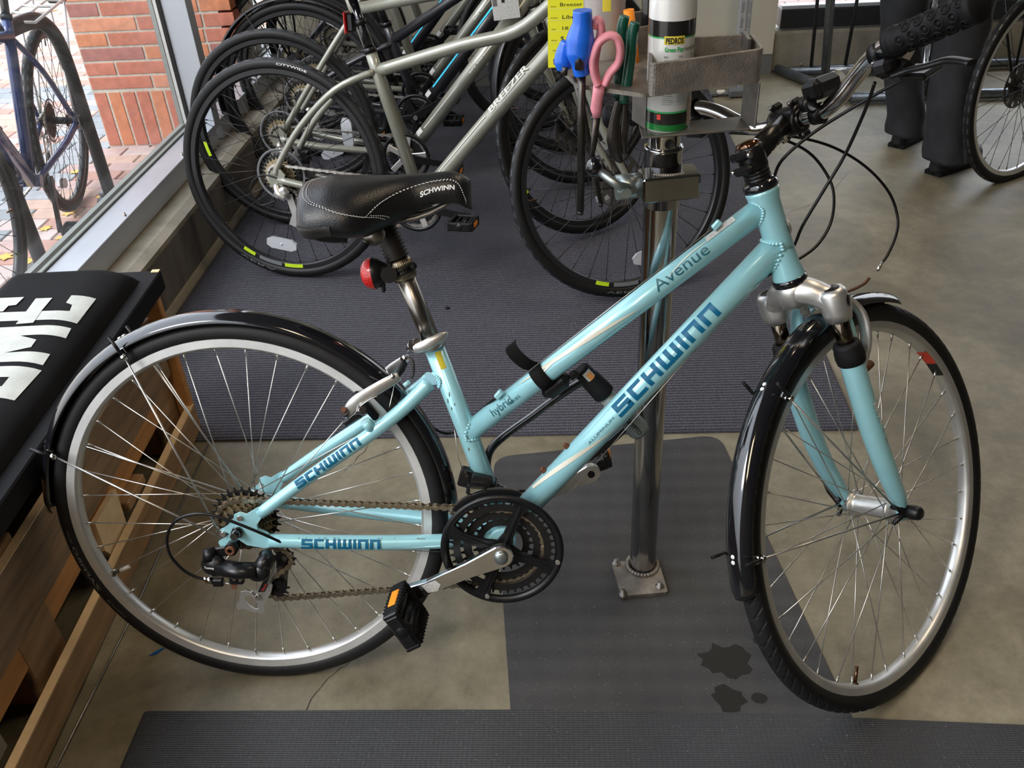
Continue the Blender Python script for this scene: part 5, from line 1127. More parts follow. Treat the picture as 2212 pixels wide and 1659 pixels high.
# ---- tail light
tl_ = B_(797, 590, .012); lO = tl_+V((.012, 0, 0)); d = V((-1, 0, -.12)).normalized()
TLr = ob('tail_light', MB().lathe([(.0, -.016), (.012, -.016), (.021, -.006), (.024, .002), (.024, .005), (0, .005)], O=lO, axis=d, n=32), M_['black_plastic'], root)
ob('red_lens', MB().lathe([(.0245, .004), (.0242, .009), (.0215, .016), (.015, .0215), (.007, .0240), (0, .0245)], O=lO, axis=d, n=36), M_['red_lens'], TLr)
ob('light_bracket', MB().box(B_(826, 590, .020), (.020, .014, .022), Matrix.Rotation(.3, 3, 'Y'), .004).cyl(B_(840, 594, .012), B_(840, 594, .030), .0125, n=24).box(B_(828, 616, .016), (.006, .010, .022), bev=.002).box(B_(843, 572, .010), (.014, .018, .016), bev=.004), M_['black_plastic'], TLr)
ob('light_strap', MB().lathe([(.0192, -.0055), (.0215, -.0055), (.0215, -.0015), (.0192, -.0015)], O=pR, axis=sv, n=28, closed=True).lathe([(.0192, .0005), (.0215, .0005), (.0215, .0045), (.0192, .0045)], O=pR, axis=sv, n=28, closed=True).box(B_(893, 574, .012), (.010, .012, .012), bev=.003), M_['black_plastic'], TLr)
# ---- strap on the top tube and lock bracket
d = (TT1-TT0).normalized(); c0 = TT0+d*((B_(1165, 812, .012)-TT0).dot(d)); strap = ob('tube_strap', MB().lathe([(.0183, -.0115), (.0202, -.0115), (.0202, .0115), (.0183, .0115)], O=c0, axis=d, n=32, closed=True), M_['web_strap'], root)
fp = [B_(u, v, o) for u, v, o in ((1152, 792, .016), (1135, 785, .026), (1115, 768, .030), (1104, 752, .028), (1104, 742, .024))]
fw_ = MB(); pp = spline(fp, 5); rows = []
for i, p in enumerate(pp): rows.append([p+d*.0105+V((0, .0, .0)), p+d*.0105+V((0, -.0015, .0005)), p-d*.0105+V((0, -.0015, .0005)), p-d*.0105])
ob('strap_tail', fw_.grid(rows, False, True).add(rows[0], [(0, 1, 2, 3)]).add(rows[-1], [(3, 2, 1, 0)]), M_['web_strap'], strap)
nn = V((d.z, 0, -d.x)); LB = c0+nn*.028+V((0, .006, 0))
ob('lock_bracket', MB().box(LB+d*.006, (.052, .030, .026), Matrix((d, V((0, 1, 0)), d.cross(V((0, 1, 0))))).transposed(), .009).box(LB+d*.040+nn*.004, (.016, .014, .012), Matrix((d, V((0, 1, 0)), d.cross(V((0, 1, 0))))).transposed(), .003), M_['black_plastic'], root)
# ================================================================== front end (steering frame)
SR = SM_
hx, hz = .0323, -.4431
cr_ = MB().lathe([(.014, -.004), (.0235, -.006), (.026, -.022), (.023, -.045), (.0, -.046)], axis=(0, 0, 1), n=28)
for s_ in (-1, 1):
    cr_.tube(spline([(0, 0, -.024), (.004, s_*.022, -.027), (.010, s_*.040, -.040), (.012, s_*.056, -.052)], 5), [.0245, .0215, .0205, .0215], 20, flat=.95); cr_.lathe([(.0, -.030), (.0175, -.029), (.0215, -.036), (.0220, -.066), (.0190, -.080), (.0, -.080)], O=(.012, s_*.056, 0), axis=(0, 0, 1), n=24)
fk = ob('fork_crown', cr_, M_['alloy'], root, SR)
for s_ in (-1, 1): ob('crown_cap', MB().lathe([(0, -.0275), (.0115, -.0275), (.0135, -.0295), (.0135, -.031)], O=(.012, s_*.056, 0), axis=(0, 0, 1), n=20), M_['black_plastic'], fk)
ob('crown_badge', MB().lathe([(0, .001), (.0085, .001), (.0095, 0)], O=(.018, -.0765, -.052), axis=(.25, -1, 0), n=18), M_['black_gloss'], fk)
ob('lower_headset', MB().lathe([(.015, .001), (.0255, .0005), (.0265, -.003), (.0265, -.009), (.0235, -.012), (.014, -.013)], axis=(0, 0, 1), n=32).lathe([(.015, .1425), (.0255, .1425), (.0262, .146), (.0258, .152), (.021, .156), (.015, .157)], axis=(0, 0, 1), n=32), M_['black_gloss'], root, SR)
ob('headset_spacers', MB().lathe([(.015, .1555), (.0195, .156), (.0195, .1605), (.0183, .161), (.0195, .1615), (.0195, .166), (.0183, .1665), (.0195, .167), (.0195, .172), (.015, .173)], axis=(0, 0, 1), n=28), M_['black_satin'], root, SR)
for s_ in (-1, 1):
    ob('stanchion', MB().cyl((.012, s_*.056, -.06), (.0105, s_*.056, -.150), .0128, n=24), M_['stanchion'], fk)
    ob('stanchion_boot', MB().lathe([(.0132, 0), (.0190, -.001), (.0215, -.006), (.0212, -.010), (.0222, -.014), (.0228, -.024), (.0215, -.034), (.0190, -.037)], O=(.011, s_*.056, -.118), axis=(0, 0, 1), n=28), M_['black_rubber'], fk)
    ob('fork_lower', MB().tube(spline([(.010, s_*.0565, -.148), (.008, s_*.0575, -.20), (.008, s_*.0585, -.28), (.015, s_*.0575, -.35), (.026, s_*.0545, -.405), (.033, s_*.0520, -.432)], 5), [.0185, .0185, .0180, .0165, .0145, .0105], 22).prism([(-.011, .012), (.011, .016), (.012, -.006), (.006, -.017), (-.008, -.015), (-.013, -.004)], (hx, s_*.0515, hz), (1, 0, 0), (0, 0, 1), .0065), TQ, fk)
ob('brake_arch', MB().tube(spline([(.026, -.050, -.150), (.040, -.046, -.105), (.046, -.034, -.075), (.048, 0, -.062), (.046, .034, -.075), (.040, .046, -.105), (.026, .050, -.150)], 6), .0115, 12, flat=.45, up=(1, 0, 0)), TQ, fk)
ob('fork_sticker', MB().grid([[V((.010+.0186*math.sin(a), -.058-.0186*math.cos(a), z)) for a in (-.75, -.5, -.2, .1)] for z in (-.222, -.236, -.250, -.262)]), M_['sticker_white'], fk)
b = MB()
for k in range(9): z = -.226-.004*k; b.tube([(.010+.0190*math.sin(a), -.058-.0190*math.cos(a), z) for a in (-.68, -.3, .0-.15*(k % 3))], .0003, 4, cap=False)
ob('sticker_print', b, M_['ink'], fk)
cb_ = MB(); random.seed(4)
for k in range(16): z = random.uniform(-.40, -.16); cb_.ball((.022 if z > -.3 else .024, -.0655, z), (.0012, .0010, random.uniform(.0015, .006)), 6, 4)
for z, l in ((-.272, .004), (-.286, .003), (-.292, .005)): cb_.ball((.010, -.0768, z), (.0008, .0006, l), 6, 4, Matrix.Rotation(.5, 3, 'Y'))
ob('paint_chips', cb_, M_['turquoise_chip'], fk)
FWM = SR @ Matrix.Translation((hx, 0, hz))
fwh = wheel(root, 'front_wheel', FWM, 'chevron', .3445, .0180, ('rim_brushed', 'rim_brushed'), 'steel', 36, 'front', 'alloy', 'f', 233, phase=.03)
a0, a1 = math.radians(33.5), math.radians(26); a2 = math.radians(19.5)
def rim_patch(A, B_2, r0, r1, m, name, par=fwh):
    rows = []
    for i in range(9):
        t = A+(B_2-A)*i/8; rows.append([V((r*math.cos(t), y, r*math.sin(t))) for r, y in ((r0-.0005, -.0105), (r1+.0006, -.0085), (r1+.0002, -.003), (r1+.0002, .003), (r1+.0006, .0085))])
    return ob(name, MB().grid(rows), m, par)
rim_patch(a0, a1, .2975+.001, .2968, M_['red_ink'], 'rim_sticker'); rim_patch(a1, a2, .2975+.001, .2968, M_['ink'], 'rim_sticker')
ob('front_hub_band', MB().lathe([(.0150, -.004), (.0152, -.003), (.0152, .008), (.0150, .009)], n=28), mat('hub_band', (.12, .22, .21), .4, .5), fwh)
ob('quick_release', MB().cyl((0, -.055, 0), (0, -.060, 0), .009, n=18).lathe([(0, .026), (.008, .025), (.0115, .021), (.0125, .010), (.011, 0), (.004, -.001)], O=(0, -.060, 0), axis=(0, -1, 0), n=20).cyl((0, .055, 0), (0, .066, 0), .0095, n=18).tube([(0, .066, 0), (-.004, .074, .022), (-.006, .078, .056)], [.007, .006, .005], 10), M_['black_plastic'], root, FWM)
ob('stay_eyelet', MB().box((-.006, -.056, .012), (.012, .010, .012), bev=.002).tube([(-.002, -.058, .006), (-.022, -.050, .022)], [.006, .0035], 8).tube([(-.002, -.058, .0), (-.03, -.050, -.006)], [.006, .0035], 8).tube([(-.002, .058, .006), (-.022, .050, .022)], [.006, .0035], 8).tube([(-.002, .058, .0), (-.03, .050, -.006)], [.006, .0035], 8), M_['black_plastic'], root, FWM)
ff = ob('front_fender', fender_arc(.3625, .0245, .0014, 54, 168.5, 84, .017), M_['black_gloss'], root, FWM)
stays(root, FWM, None, 0, (-.012, .056, .004), (116.5, 158.5), .0245)
ob('fender_bracket', MB().box((-.012, .0, .374), (.02, .018, .004), bev=.001).box((-.020, .0, .386), (.004, .018, .024), bev=.001).cyl((-.024, 0, .388), (-.014, 0, .388), .006, n=12), M_['alloy_polished'], root, FWM)
# front brake
for s_ in (-1, 1):
    ba = ob('brake_arm', MB().tube(spline([(.038, s_*.052, -.172), (.052, s_*.062, -.135), (.060, s_*.060, -.095), (.054, s_*.046, -.062), (.050, s_*.036, -.050)], 5), [.0085, .0100, .0095, .0070, .0060], 12, flat=.5, up=(1, 0, 0)), M_['alloy'], root, SR)
    ob('brake_pad', MB().tube([(.030, s_*.022, -.152), (.052, s_*.024, -.148), (.070, s_*.022, -.160)], [.005, .0075, .005], 10).cyl((.052, s_*.03, -.148), (.052, s_*.06, -.148), .004, n=10), M_['black_rubber'], ba)
    ob('pivot_bolt', MB().cyl((.036, s_*.052, -.182), (.060, s_*.052, -.182), .0065, n=12), M_['rust'], ba)
ob('brake_noodle', MB().tube(spline([T_(*p) for p in ((1878, 600, -.035), (1868, 612, -.038), (1850, 622, -.030), (1835, 628, -.010), (1828, 631, .010))], 5), .0026, 10), M_['rust'], root, SR)
ob('noodle_ferrule', MB().cyl(T_(1905, 566, -.035), T_(1896, 584, -.035), .0030, n=10), M_['steel'], root, SR)
# stem
st = ob('stem', MB().lathe([(.014, .172), (.0195, .173), (.0205, .178), (.0205, .205), (.0185, .209), (0, .210)], axis=(0, 0, 1), n=28).tube([(.004, 0, .192), (.05, 0, .202), (.092, 0, .208)], [.0175, .0170, .0175], 20).lathe([(.0128, -.024), (.0215, -.0235), (.0225, -.018), (.0225, .018), (.0215, .0235), (.0128, .024)], O=(.105, 0, .208), axis=(0, 1, 0), n=28, closed=True), M_['black_satin'], root, SR)
sb2 = MB()
for s_ in (-1, 1):
    for z in (-1, 1): sb2.box((.110, s_*.017, .208+z*.0245), (.024, .011, .012), bev=.004)
for z in (.180, .201): sb2.box((-.026, -.0, z), (.014, .030, .013), bev=.004)
ob('clamp_lugs', sb2, M_['black_satin'], st)
ob('stem_bolts', MB().cyl((-.026, -.015, .201), (-.026, -.021, .201), .0045, n=12).cyl((-.026, .015, .180), (-.026, .021, .180), .0045, n=12).cyl((.096, -.017, .234), (.094, -.017, .238), .0035, n=10).cyl((.096, .017, .234), (.094, .017, .238), .0035, n=10).cyl((.098, -.0225, .186), (.098, -.0240, .186), .0030, n=10), M_['alloy_polished'], st)
ob('top_cap', MB().lathe([(.0178, .2085), (.0172, .213), (.010, .2165), (0, .2175)], axis=(0, 0, 1), n=28), M_['brass_cap'], st)
ob('stem_lettering', text_flat(glyphs('origin8', 0), (.022, -.0180, .186), V((.985, 0, .17)), V((-.17, 0, .985)), .045, .012), M_['decal_cream'], st)
# handlebar
hb = [(.068, -.315, .292), (.080, -.25, .283), (.094, -.19, .276), (.102, -.155, .265), (.106, -.125, .247), (.104, -.092, .224), (.105, -.060, .210), (.105, -.025, .208), (.105, .025, .208), (.108, .060, .210), (.112, .092, .224), (.114, .125, .247), (.112, .155, .263), (.104, .19, .272), (.092, .25, .282), (.068, .315, .301)]
bar = ob('handlebar', MB().tube(spline(hb, 5), .0118, 20), M_['alloy_polished'], root, SR)
def grip(i0, s_):
    if s_ < 0: P = [V((.0945, -.188, .2762)), V((.068, -.318, .2925))]
    else: P = [V((.1040, .188, .2718)), V((.066, .320, .3015))]
    d = (P[1]-P[0]).normalized(); L = (P[1]-P[0]).length; x, y, _ = frame_of(d); b = MB().lathe([(.0125, 0), (.0200, .001), (.0205, .006), (.0190, .008), (.0205, .010), (.0205, .014), (.0178, .017), (.0178, L-.012), (.0205, L-.009), (.0205, L-.003), (.0185, L), (0, L)], O=P[0], axis=d, n=32)
    for k in range(5):
        for j in range(8):
            t = .030+k*.020+(.010 if j % 2 else 0); a = 2*PI*j/8; o = P[0]+d*t+(x*math.cos(a)+y*math.sin(a))*.0180; ax = x*math.cos(a)+y*math.sin(a)
            b.lathe([(.0048, 0), (.0052, .0014), (.0064, .0014), (.0070, 0)], O=o, axis=ax, n=14); b.lathe([(0, .0010), (.0026, .0010), (.0030, 0)], O=o, axis=ax, n=10)
    return ob('grip', b, M_['black_rubber'], bar)
grip(0, -1); grip(0, 1)
for s_ in (-1, 1):
    P = (lambda u, v, l: T_(u, v, l)); c = V((.1005, s_*.165, .268)) if s_ < 0 else V((.108, .165, .266))
    lb = ob('shifter_pod', MB().box(c+V((.022, s_*.010, -.022)), (.040, .050, .026), Matrix.Rotation(-.4, 3, 'Y'), .007).lathe([(.0120, -.007), (.0155, -.007), (.0155, .007), (.0120, .007)], O=c, axis=(.1, 1, 0), n=20, closed=True).box(c+V((.018, -s_*.018, -.016)), (.022, .014, .022), bev=.005), M_['black_plastic'], bar)
    if s_ < 0: lvp = [T_(1925, 165, .185), T_(1960, 152, .205), T_(2000, 143, .232), T_(2050, 130, .262), T_(2100, 136, .300)]
    else: lvp = [c+V((.026, .012, -.018)), c+V((.056, .04, -.030)), c+V((.058, .09, -.022)), c+V((.052, .13, -.014))]
    ob('brake_lever', MB().tube(spline(lvp, 5), [.008, .007, .0075, .0085, .007], 12, flat=.55), M_['black_plastic'], lb); ob('lever_body', MB().box(lvp[0].lerp(c, .45), (.034, .026, .022), bev=.006).lathe([(.0122, -.006), (.0150, -.006), (.0150, .006), (.0122, .006)], O=c+V((0, s_*.014, .002)), axis=(.1, 1, 0), n=20, closed=True), M_['black_plastic'], lb)
    ob('clamp_bolt', MB().cyl(c+V((-.012, -s_*.0, -.008)), c+V((-.020, 0, -.010)), .0032, n=10).cyl(c+V((.03, s_*.0, -.006)), c+V((.034, 0, -.004)), .0045, n=12), M_['steel'], lb)
    ob('thumb_trigger', MB().box(c+V((.034, s_*.03, -.044)), (.050, .040, .010), Matrix.Rotation(.25, 3, 'X'), .004), M_['black_plastic'], lb)
# headlight hung on the bar
hc = V((.105, -.052, .209)); h1 = T_(1742, 222, .062)
HL = ob('headlight', MB().lathe([(.0120, -.008), (.0155, -.008), (.0155, .008), (.0120, .008)], O=hc, axis=(0, 1, .05), n=20, closed=True).box(hc+V((-.012, .0, .016)), (.016, .016, .022), Matrix.Rotation(-.3, 3, 'Y'), .004), M_['black_plastic'], root, SR)
lc = T_(1762, 212, .070); fz = V((.92, 0, -.10)).normalized()
ob('lamp_body', MB().box(hc+V((.010, -.012, .034)), (.060, .030, .030), Matrix.Rotation(.1, 3, 'Y'), .008).box(hc+V((-.020, -.012, .036)), (.012, .027, .026), bev=.005), M_['black_plastic'], HL)
ob('lamp_knob', MB().cyl(hc+V((-.022, .004, .022)), hc+V((-.022, -.010, .022)), .0120, n=20), M_['black_satin'], HL)
ob('lamp_lens', MB().lathe([(.0195, 0), (.0200, .012), (.0190, .020), (.0120, .027), (0, .029)], O=hc+V((.040, -.014, .028)), axis=(1, -.1, -.15), n=28), M_['clear_plastic'], HL)
# cables from the levers
def cable(name, pts, m='black_plastic', r=.0025): return ob(name, MB().tube(spline([T_(*p) for p in pts], 7), r, 10), M_[m], root, SR)
cable('brake_cable', ((1985, 168, .20), (1940, 178, .17), (1830, 240, .10), (1750, 292, .055), (1690, 345, .02), (1672, 385, -.01), (1668, 410, -.025)))
cable('gear_cable', ((1890, 178, .16), (1868, 240, .13), (1825, 335, .08), (1780, 410, .05), (1735, 485, .018), (1718, 525, -.008), (1700, 556, -.030)))
cable('gear_cable', ((1585, 250, -.12), (1620, 280, -.10), (1690, 300, -.08), (1748, 330, -.06), (1785, 375, -.045), (1801, 420, -.035), (1795, 480, -.028), (1765, 530, -.025), (1722, 562, -.034)))
for k_ in (0, .006): ob('gear_housing', MB().tube(spline([B_(1588, 656, .004+k_), B_(1612, 632, .002+k_), B_(1650, 600, -.006-k_), B_(1690, 578, -.020-k_)], 5), .0025, 8), M_['black_plastic'], root)
cable('front_brake_cable', ((1575, 287, -.18), (1640, 290, -.13), (1720, 296, -.09), (1800, 318, -.065), (1870, 360, -.05), (1920, 415, -.042), (1939, 470, -.036), (1935, 510, -.034), (1918, 550, -.035), (1905, 568, -.035)))
# ================================================================== U-LOCK hung on the frame
UL = empty('bike_lock', MB0 @ Matrix.Translation((.60, .045, .12)), 'black U-shaped bike lock hung inside the turquoise frame', 'lock')
o_ = V((.60, .045, .12)); LY = -.050
def Lp(u, v, o=LY): return B_(u, v, o)-o_
ob('shackle', MB().tube(spline([Lp(*p) for p in ((1275, 812), (1212, 852), (1150, 898), (1085, 945), (1058, 975), (1052, 1010), (1064, 1040), (1092, 1060), (1130, 1066), (1170, 1058), (1240, 1010), (1310, 960), (1362, 912))], 6), .0072, 14), M_['black_gloss'], UL)
A = Lp(1252, 795, -.040); Bq = Lp(1385, 934, -.058); d = (Bq-A).normalized(); L = (Bq-A).length
body = ob('lock_body', MB().lathe([(0, 0), (.010, 0), (.0145, .003), (.0155, .010), (.0155, .022), (.0175, .026), (.0190, .062), (.0185, .064), (0, .064)], O=A, axis=d, n=32), M_['black_rubber'], UL)
ob('grey_sleeve', MB().lathe([(0, .064), (.0145, .064), (.0150, .09), (.0155, L-.045), (.0185, L-.043), (.0190, L-.008), (.0160, L), (0, L)], O=A, axis=d, n=32), M_['lock_grey'], UL)
x = V((0, -1, 0)); x = (x-d*x.dot(d)).normalized(); y = d.cross(x); y = y if y.x > 0 else -y
def patch(t0, t1, a0, a1, r): return MB().grid([[A+d*t+(x*math.cos(a0+(a1-a0)*k/6)+y*math.sin(a0+(a1-a0)*k/6))*r for k in range(7)] for t in (t0, (t0+t1)/2, t1)])
ob('lock_label', patch(.006, .024, -.1, .9, .0160), M_['sticker_white'], UL); ob('lock_label_patch', patch(.011, .024, .15, .75, .0163), M_['sticker_orange'], UL)
ob('lock_lettering', text_tube(glyphs('KRYPTO', .03), A, A+d*L, .0190, L-.046, L-.008, .1, .010, out=(0, -1, 0)), M_['ink'], UL)
# ================================================================== BIKES IN THE ROW BEHIND
RG = 'parked bicycles in the row on the navy mat'
A_, SA, _ = city_bike(bike_matrix(-.331, 1.58, -.175, .14), 'grey-green city bicycle nearest the navy mat edge, its crank under the black saddle', steer=29, tail=True, group=RG, crank=-10, frontreach=1.076, reflA=-99)
rw_ = [c for c in A_.children if c.name.startswith('rear_wheel')][0]
yz = lambda r: -math.sqrt(max(1e-6, .0178**2-(r-.3295)**2))-.0003
ob('tire_lettering', text_arc(glyphs('CITYWIDE', .01), .3315, math.radians(85), math.radians(68), yz, .0085), M_['white_print'], rw_)
ob('tire_lettering', text_arc(glyphs('VERA', 0), .3300, math.radians(-125), math.radians(-102), yz, .010), M_['tire_light'], rw_)
def rimdec(w, a0, a1, m): 
    b = MB().grid([[V((r*math.cos(t), -.0130, r*math.sin(t))) for r in (.3005, .3125)] for t in [math.radians(a0+(a1-a0)*k/8) for k in range(9)]]); ob('rim_decal', b, M_[m], w)
for w_ in [c for c in A_.children if 'wheel' in c.name]:
    rimdec(w_, -125, -117, 'lime_decal'); rimdec(w_, -97, -85, 'lime_decal'); rimdec(w_, -114, -99, 'tire_light')
fw_ = [c for c in A_.children if c.name.startswith('front_wheel')][0]
ob('tire_lettering', text_arc(glyphs('VERA', 0), .3300, math.radians(-118), math.radians(-98), yz, .010), M_['tire_light'], fw_)
ob('fork_bolt', MB().ball((.006, -.066, -.19), .006, 10, 6), M_['black_gloss'], A_, SA)
B2, SB, _ = city_bike(bike_matrix(-.42, 1.999, -.113, .044), 'grey-green city bicycle second from the mat edge, its tire showing above the first', steer=45, frame='straight', group=RG, crank=-8, lugh=.40, frontreach=1.058, reflA=0)
for w_ in [c for c in B2.children if 'wheel' in c.name]: rimdec(w_, 186, 196, 'lime_decal')
city_bike(bike_matrix(-.44, 2.42, -.09, .06), 'black step-through bicycle with grey fenders and a cyan stripe, third from the mat edge', paint='black_frame', steer=38, frame='straight', fender=True, decal=False, stripe=True, detail=False, group=RG, lugh=.20, crank=30)
city_bike(bike_matrix(-.46, 2.72, -.06, .05), 'grey-green city bicycle fourth in the row, just behind the black step-through', steer=12, frame='straight', detail=False, group=RG, lugh=.40, crank=-35, reflA=60)
city_bike(bike_matrix(-.62, 3.02, -.05, .05), 'black bicycle with a bright cyan line, fifth in the row', paint='black_frame', steer=15, frame='straight', decal=False, stripe=True, detail=False, group=RG, lugh=.30, crank=10, rear_rack=M_['black_satin'])
city_bike(bike_matrix(-.50, 3.36, -.04, .04), 'grey-green city bicycle farthest back, next to the cream wall', steer=10, frame='straight', detail=False, group=RG, lugh=.36, crank=40)
# yellow price tag and white hang tag
def tagcard(P0, P1, P2, th, m, name, label, cat):
    X = (P1-P0); Y = (P2-P0); n = X.normalized().cross(Y.normalized()).normalized(); return empty(name, basis(P0, X.normalized(), n.cross(X.normalized()), n), label, cat), X.length, Y.length
Yt = 1.02
a, b, c = ay_(1183, 0, Yt), ay_(1262, -2, Yt), ay_(1190, 146, Yt); 
pt, wX, hY = tagcard(a, b, c, .001, None, 'price_tag', 'yellow handwritten price tag hanging behind the blue tool handles', 'price tag')
PI_ = pt.matrix_local.inverted(); sgn = 1 if (PI_ @ c).y > 0 else -1
def card(x0, y0, x1, y1, z, m, par, name='card'): return ob(name, MB().box(((x0+x1)/2, sgn*(y0+y1)/2, z), (x1-x0, abs(y1-y0), .0006)), M_[m], par)
zf = -1
tc_ = card(0, -.10, .0565 if wX < .03 else wX, hY, 0, 'yellow_paper', pt)
def tagtext(s, x, y, w, h, m, g=None):
    o = V((x, sgn*y, zf*.0007)); ob('tag_writing', text_flat(glyphs(s, 0), o, V((1, 0, 0)), V((0, -sgn, 0)), w, h), M_[m], tc_)
kx, ky = wX/79, hY/146
for s, u, v, w, h, m in (('MAKE', 6, 14, 12, 4, 'rust'), ('Breezer', 27, 10, 48, 11, 'ink'), ('MODEL', 6, 38, 16, 4, 'rust'), ('Liberty', 32, 36, 46, 12, 'ink'), ('SIZE', 8, 62, 9, 4, 'rust'), ('18', 32, 60, 13, 10, 'ink'), ('PRICE', 8, 86, 12, 4, 'rust'), ('$', 28, 82, 8, 14, 'ink'), ('SERIAL', 10, 108, 16, 4, 'rust')): tagtext(s, u*kx, v*ky, w*kx, h*ky, m)
b_ = MB()
for v in (19, 43, 67, 90, 112): b_.box((wX/2, sgn*v*ky, zf*.0006), (wX*.9, .0004, .0002))
ob('tag_lines', b_, M_['paper_white'], tc_)
a, b, c = ay_(1057, -30, 1.9), ay_(1115, -38, 1.9), ay_(1050, 45, 1.9)
ht_, wX, hY = tagcard(a, b, c, .001, None, 'hang_tag', 'white barcode hang tag on the second grey-green bicycle', 'price tag'); sgn = 1 if (ht_.matrix_local.inverted() @ c).y > 0 else -1; zf = -1
hc_ = card(0, 0, wX, hY, 0, 'sticker_white', ht_); b_ = MB()
for k in range(16): b_.box((.010, sgn*(hY*.35+k*.0016), zf*.0006), (.014, .0008, .0002))
b_.box((.036, sgn*hY*.45, zf*.0006), (.010, .014, .0002)); ob('barcode_lines', b_, M_['ink'], hc_)
# ================================================================== REPAIR STAND
PX, PY = .700, .253
rs = empty('repair_stand', (PX, PY, .003), 'steel pole repair stand bolted to the floor with a tool tray on top', 'repair stand')
Rz = Matrix.Rotation(math.radians(3), 4, 'Z')
bp = [(.040*0-.062, -.068), (.058, -.052), (.062, .056), (-.052, .050)]
bpo = ob('base_plate', MB().prism(rounded([(lambda P: (P.x-PX, P.y-PY))(fl(u, v, .008)) for u, v in ((1343, 1290), (1443, 1281), (1422, 1213), (1320, 1215))], [.006]*4), (0, 0, .004), (1, 0, 0), (0, 1, 0), .008), M_['cast_metal'], rs)
for u, v in ((1346, 1283), (1425, 1266), (1331, 1216), (1412, 1208)): P = fl(u, v, .012)-V((PX, PY, .003)); ob('anchor_bolt', MB().lathe([(.0, .011), (.0055, .011), (.0060, .002), (.0095, .0015), (.0095, -.003)], O=(P.x, P.y, .008), axis=(0, 0, 1), n=6), M_['worn_steel'], bpo)
wr = MB()
for k in range(30): t = 2*PI*k/30; wr.ball((.031*math.cos(t), .031*math.sin(t), .010), (.005, .005, .0045), 8, 5)
ob('base_weld', wr, M_['cast_metal'], bpo)
ob('pole', MB().lathe([(.0258, .006), (.0262, .40), (.0265, .80)], axis=(0, 0, 1), n=48), M_['chrome_pole'], rs)
ob('sleeve', MB().lathe([(.0262, .80), (.0280, .80), (.0280, .888), (.0290, .889), (.0290, .893), (.0245, .8935)], axis=(0, 0, 1), n=48), M_['chrome_pole'], rs)
ob('inner_post', MB().lathe([(.0243, .88), (.0243, .914)], axis=(0, 0, 1), n=48), M_['chrome'], rs)
hp = ay_(1446, 312, PY-.0243)-V((PX, PY, .003)); ob('pin_hole', MB().lathe([(0, .0), (.0058, .0002), (.0068, .0012), (.0072, 0)], O=(hp.x, -.0240, hp.z), axis=(hp.x, -.024, 0), n=22), M_['gasket'], rs)
# square tube across the pole
q0 = ay_(1384, 402, PY-.045); q1 = ay_(1506, 388, PY-.035); q0 = V((q0.x-PX, -.043, q0.z)); q1 = V((q1.x-PX, -.036, q1.z)); dz = (q1-q0).normalized(); 
sqM = Matrix((dz, V((0, 0, 1)).cross(dz).normalized(), dz.cross(V((0, 0, 1)).cross(dz).normalized()))).transposed()
stb = MB(); mid = (q0+q1)/2+V((0, 0.0, -.004)); stb.box(mid, ((q1-q0).length, .048, .038), sqM, .003); ob('square_tube', stb, M_['chrome_pole'], rs)
wl = MB(); random.seed(8)
for k in range(14): t = -.9+1.8*k/13; wl.ball(mid+V((.020*t*1.1-.002, -.018+.006*t*t, .0195)), (.0035, .003, .0022), 8, 5)
ob('tube_weld', wl, M_['cast_metal'], rs)
e0 = q0+V((-.001, .002, -.003)); sl_ = ob('clamp_sleeve', MB().cyl(e0+dz*.002, e0-dz*.036, .0185, n=28), M_['galvanised'], rs)
ob('clamp_handle', MB().tube([e0-dz*.020+V((0, -.018, .004)), e0-dz*.030+V((-.004, -.022, .012)), e0-dz*.058+V((-.004, -.004, .030))], [.0075, .0065, .0060], 14).cyl(e0-dz*.022+V((0, -.016, 0)), e0-dz*.022+V((0, -.026, 0)), .0078, n=18), M_['galvanised'], sl_)
ob('handle_knob', MB().ball(e0-dz*.064+V((-.004, .0, .034)), (.0125, .0125, .0150), 18, 12), M_['black_gloss'], sl_)
# tray: front ring, back ring, tool plate, bracket
tray = ob('tool_tray', MB(), M_['cast_metal'], rs) if False else None
def band(pts, z0, z1, th, m, name, par=rs, zs=None):
    """wall band round a closed plan outline"""
    N = len(pts); P = [V((p[0]-PX, p[1]-PY, 0)) for p in pts]; c = sum(P, V())/N; rows = []
    nrm = []
    for i in range(N): t = (P[(i+1) % N]-P[i-1]).normalized(); nn = V((t.y, -t.x, 0)); nn = nn if nn.dot(P[i]-c) > 0 else -nn; nrm.append(nn)
    k = lambda i: (P[i].x*.06) 
    for rr, z in ((0, z0), (0, z1-.001), (-.001, z1), (-th+.001, z1), (-th, z1-.001), (-th, z0)): rows.append([P[i]+nrm[i]*rr+V((0, 0, z-.003+k(i))) for i in range(N)])
    rows.append(rows[0]); return ob(name, MB().grid([list(r) for r in zip(*rows)]+[[r[0] for r in rows]], False), m, par)
zt_, zb_ = 1.032, .988
f1, f2, f3, f4 = fl(1402, 136, zt_), fl(1652, 107, zt_+.006), fl(1622, 76, zt_+.006), fl(1500, 70, zt_)
fr = rounded([(f1.x, f1.y), (f2.x, f2.y), (f3.x+.004, f3.y+.004), (f1.x+.012, f1.y+.135)], [.014, .012, .004, .01], 6)
tray = band(fr, zb_, zt_, .005, M_['cast_metal'], 'tool_tray')
bk_ = rounded([(.640, .395), (.765, .42), (.752, .520), (.630, .500)], [.02]*4, 6); band(bk_, zb_-.0, zt_, .004, M_['cast_metal'], 'back_compartment')
pl = [fl(1232, 168, .990), fl(1246, 182, .990), fl(1390, 202, .990), fl(1440, 196, .990)]
pp = [(pl[0].x, pl[0].y), (pl[1].x, pl[1].y), (pl[2].x, pl[2].y), (pl[3].x, pl[3].y), (pl[3].x, .42), (.60, .48), (fl(1193, 128, .990).x, fl(1193, 128, .990).y)]
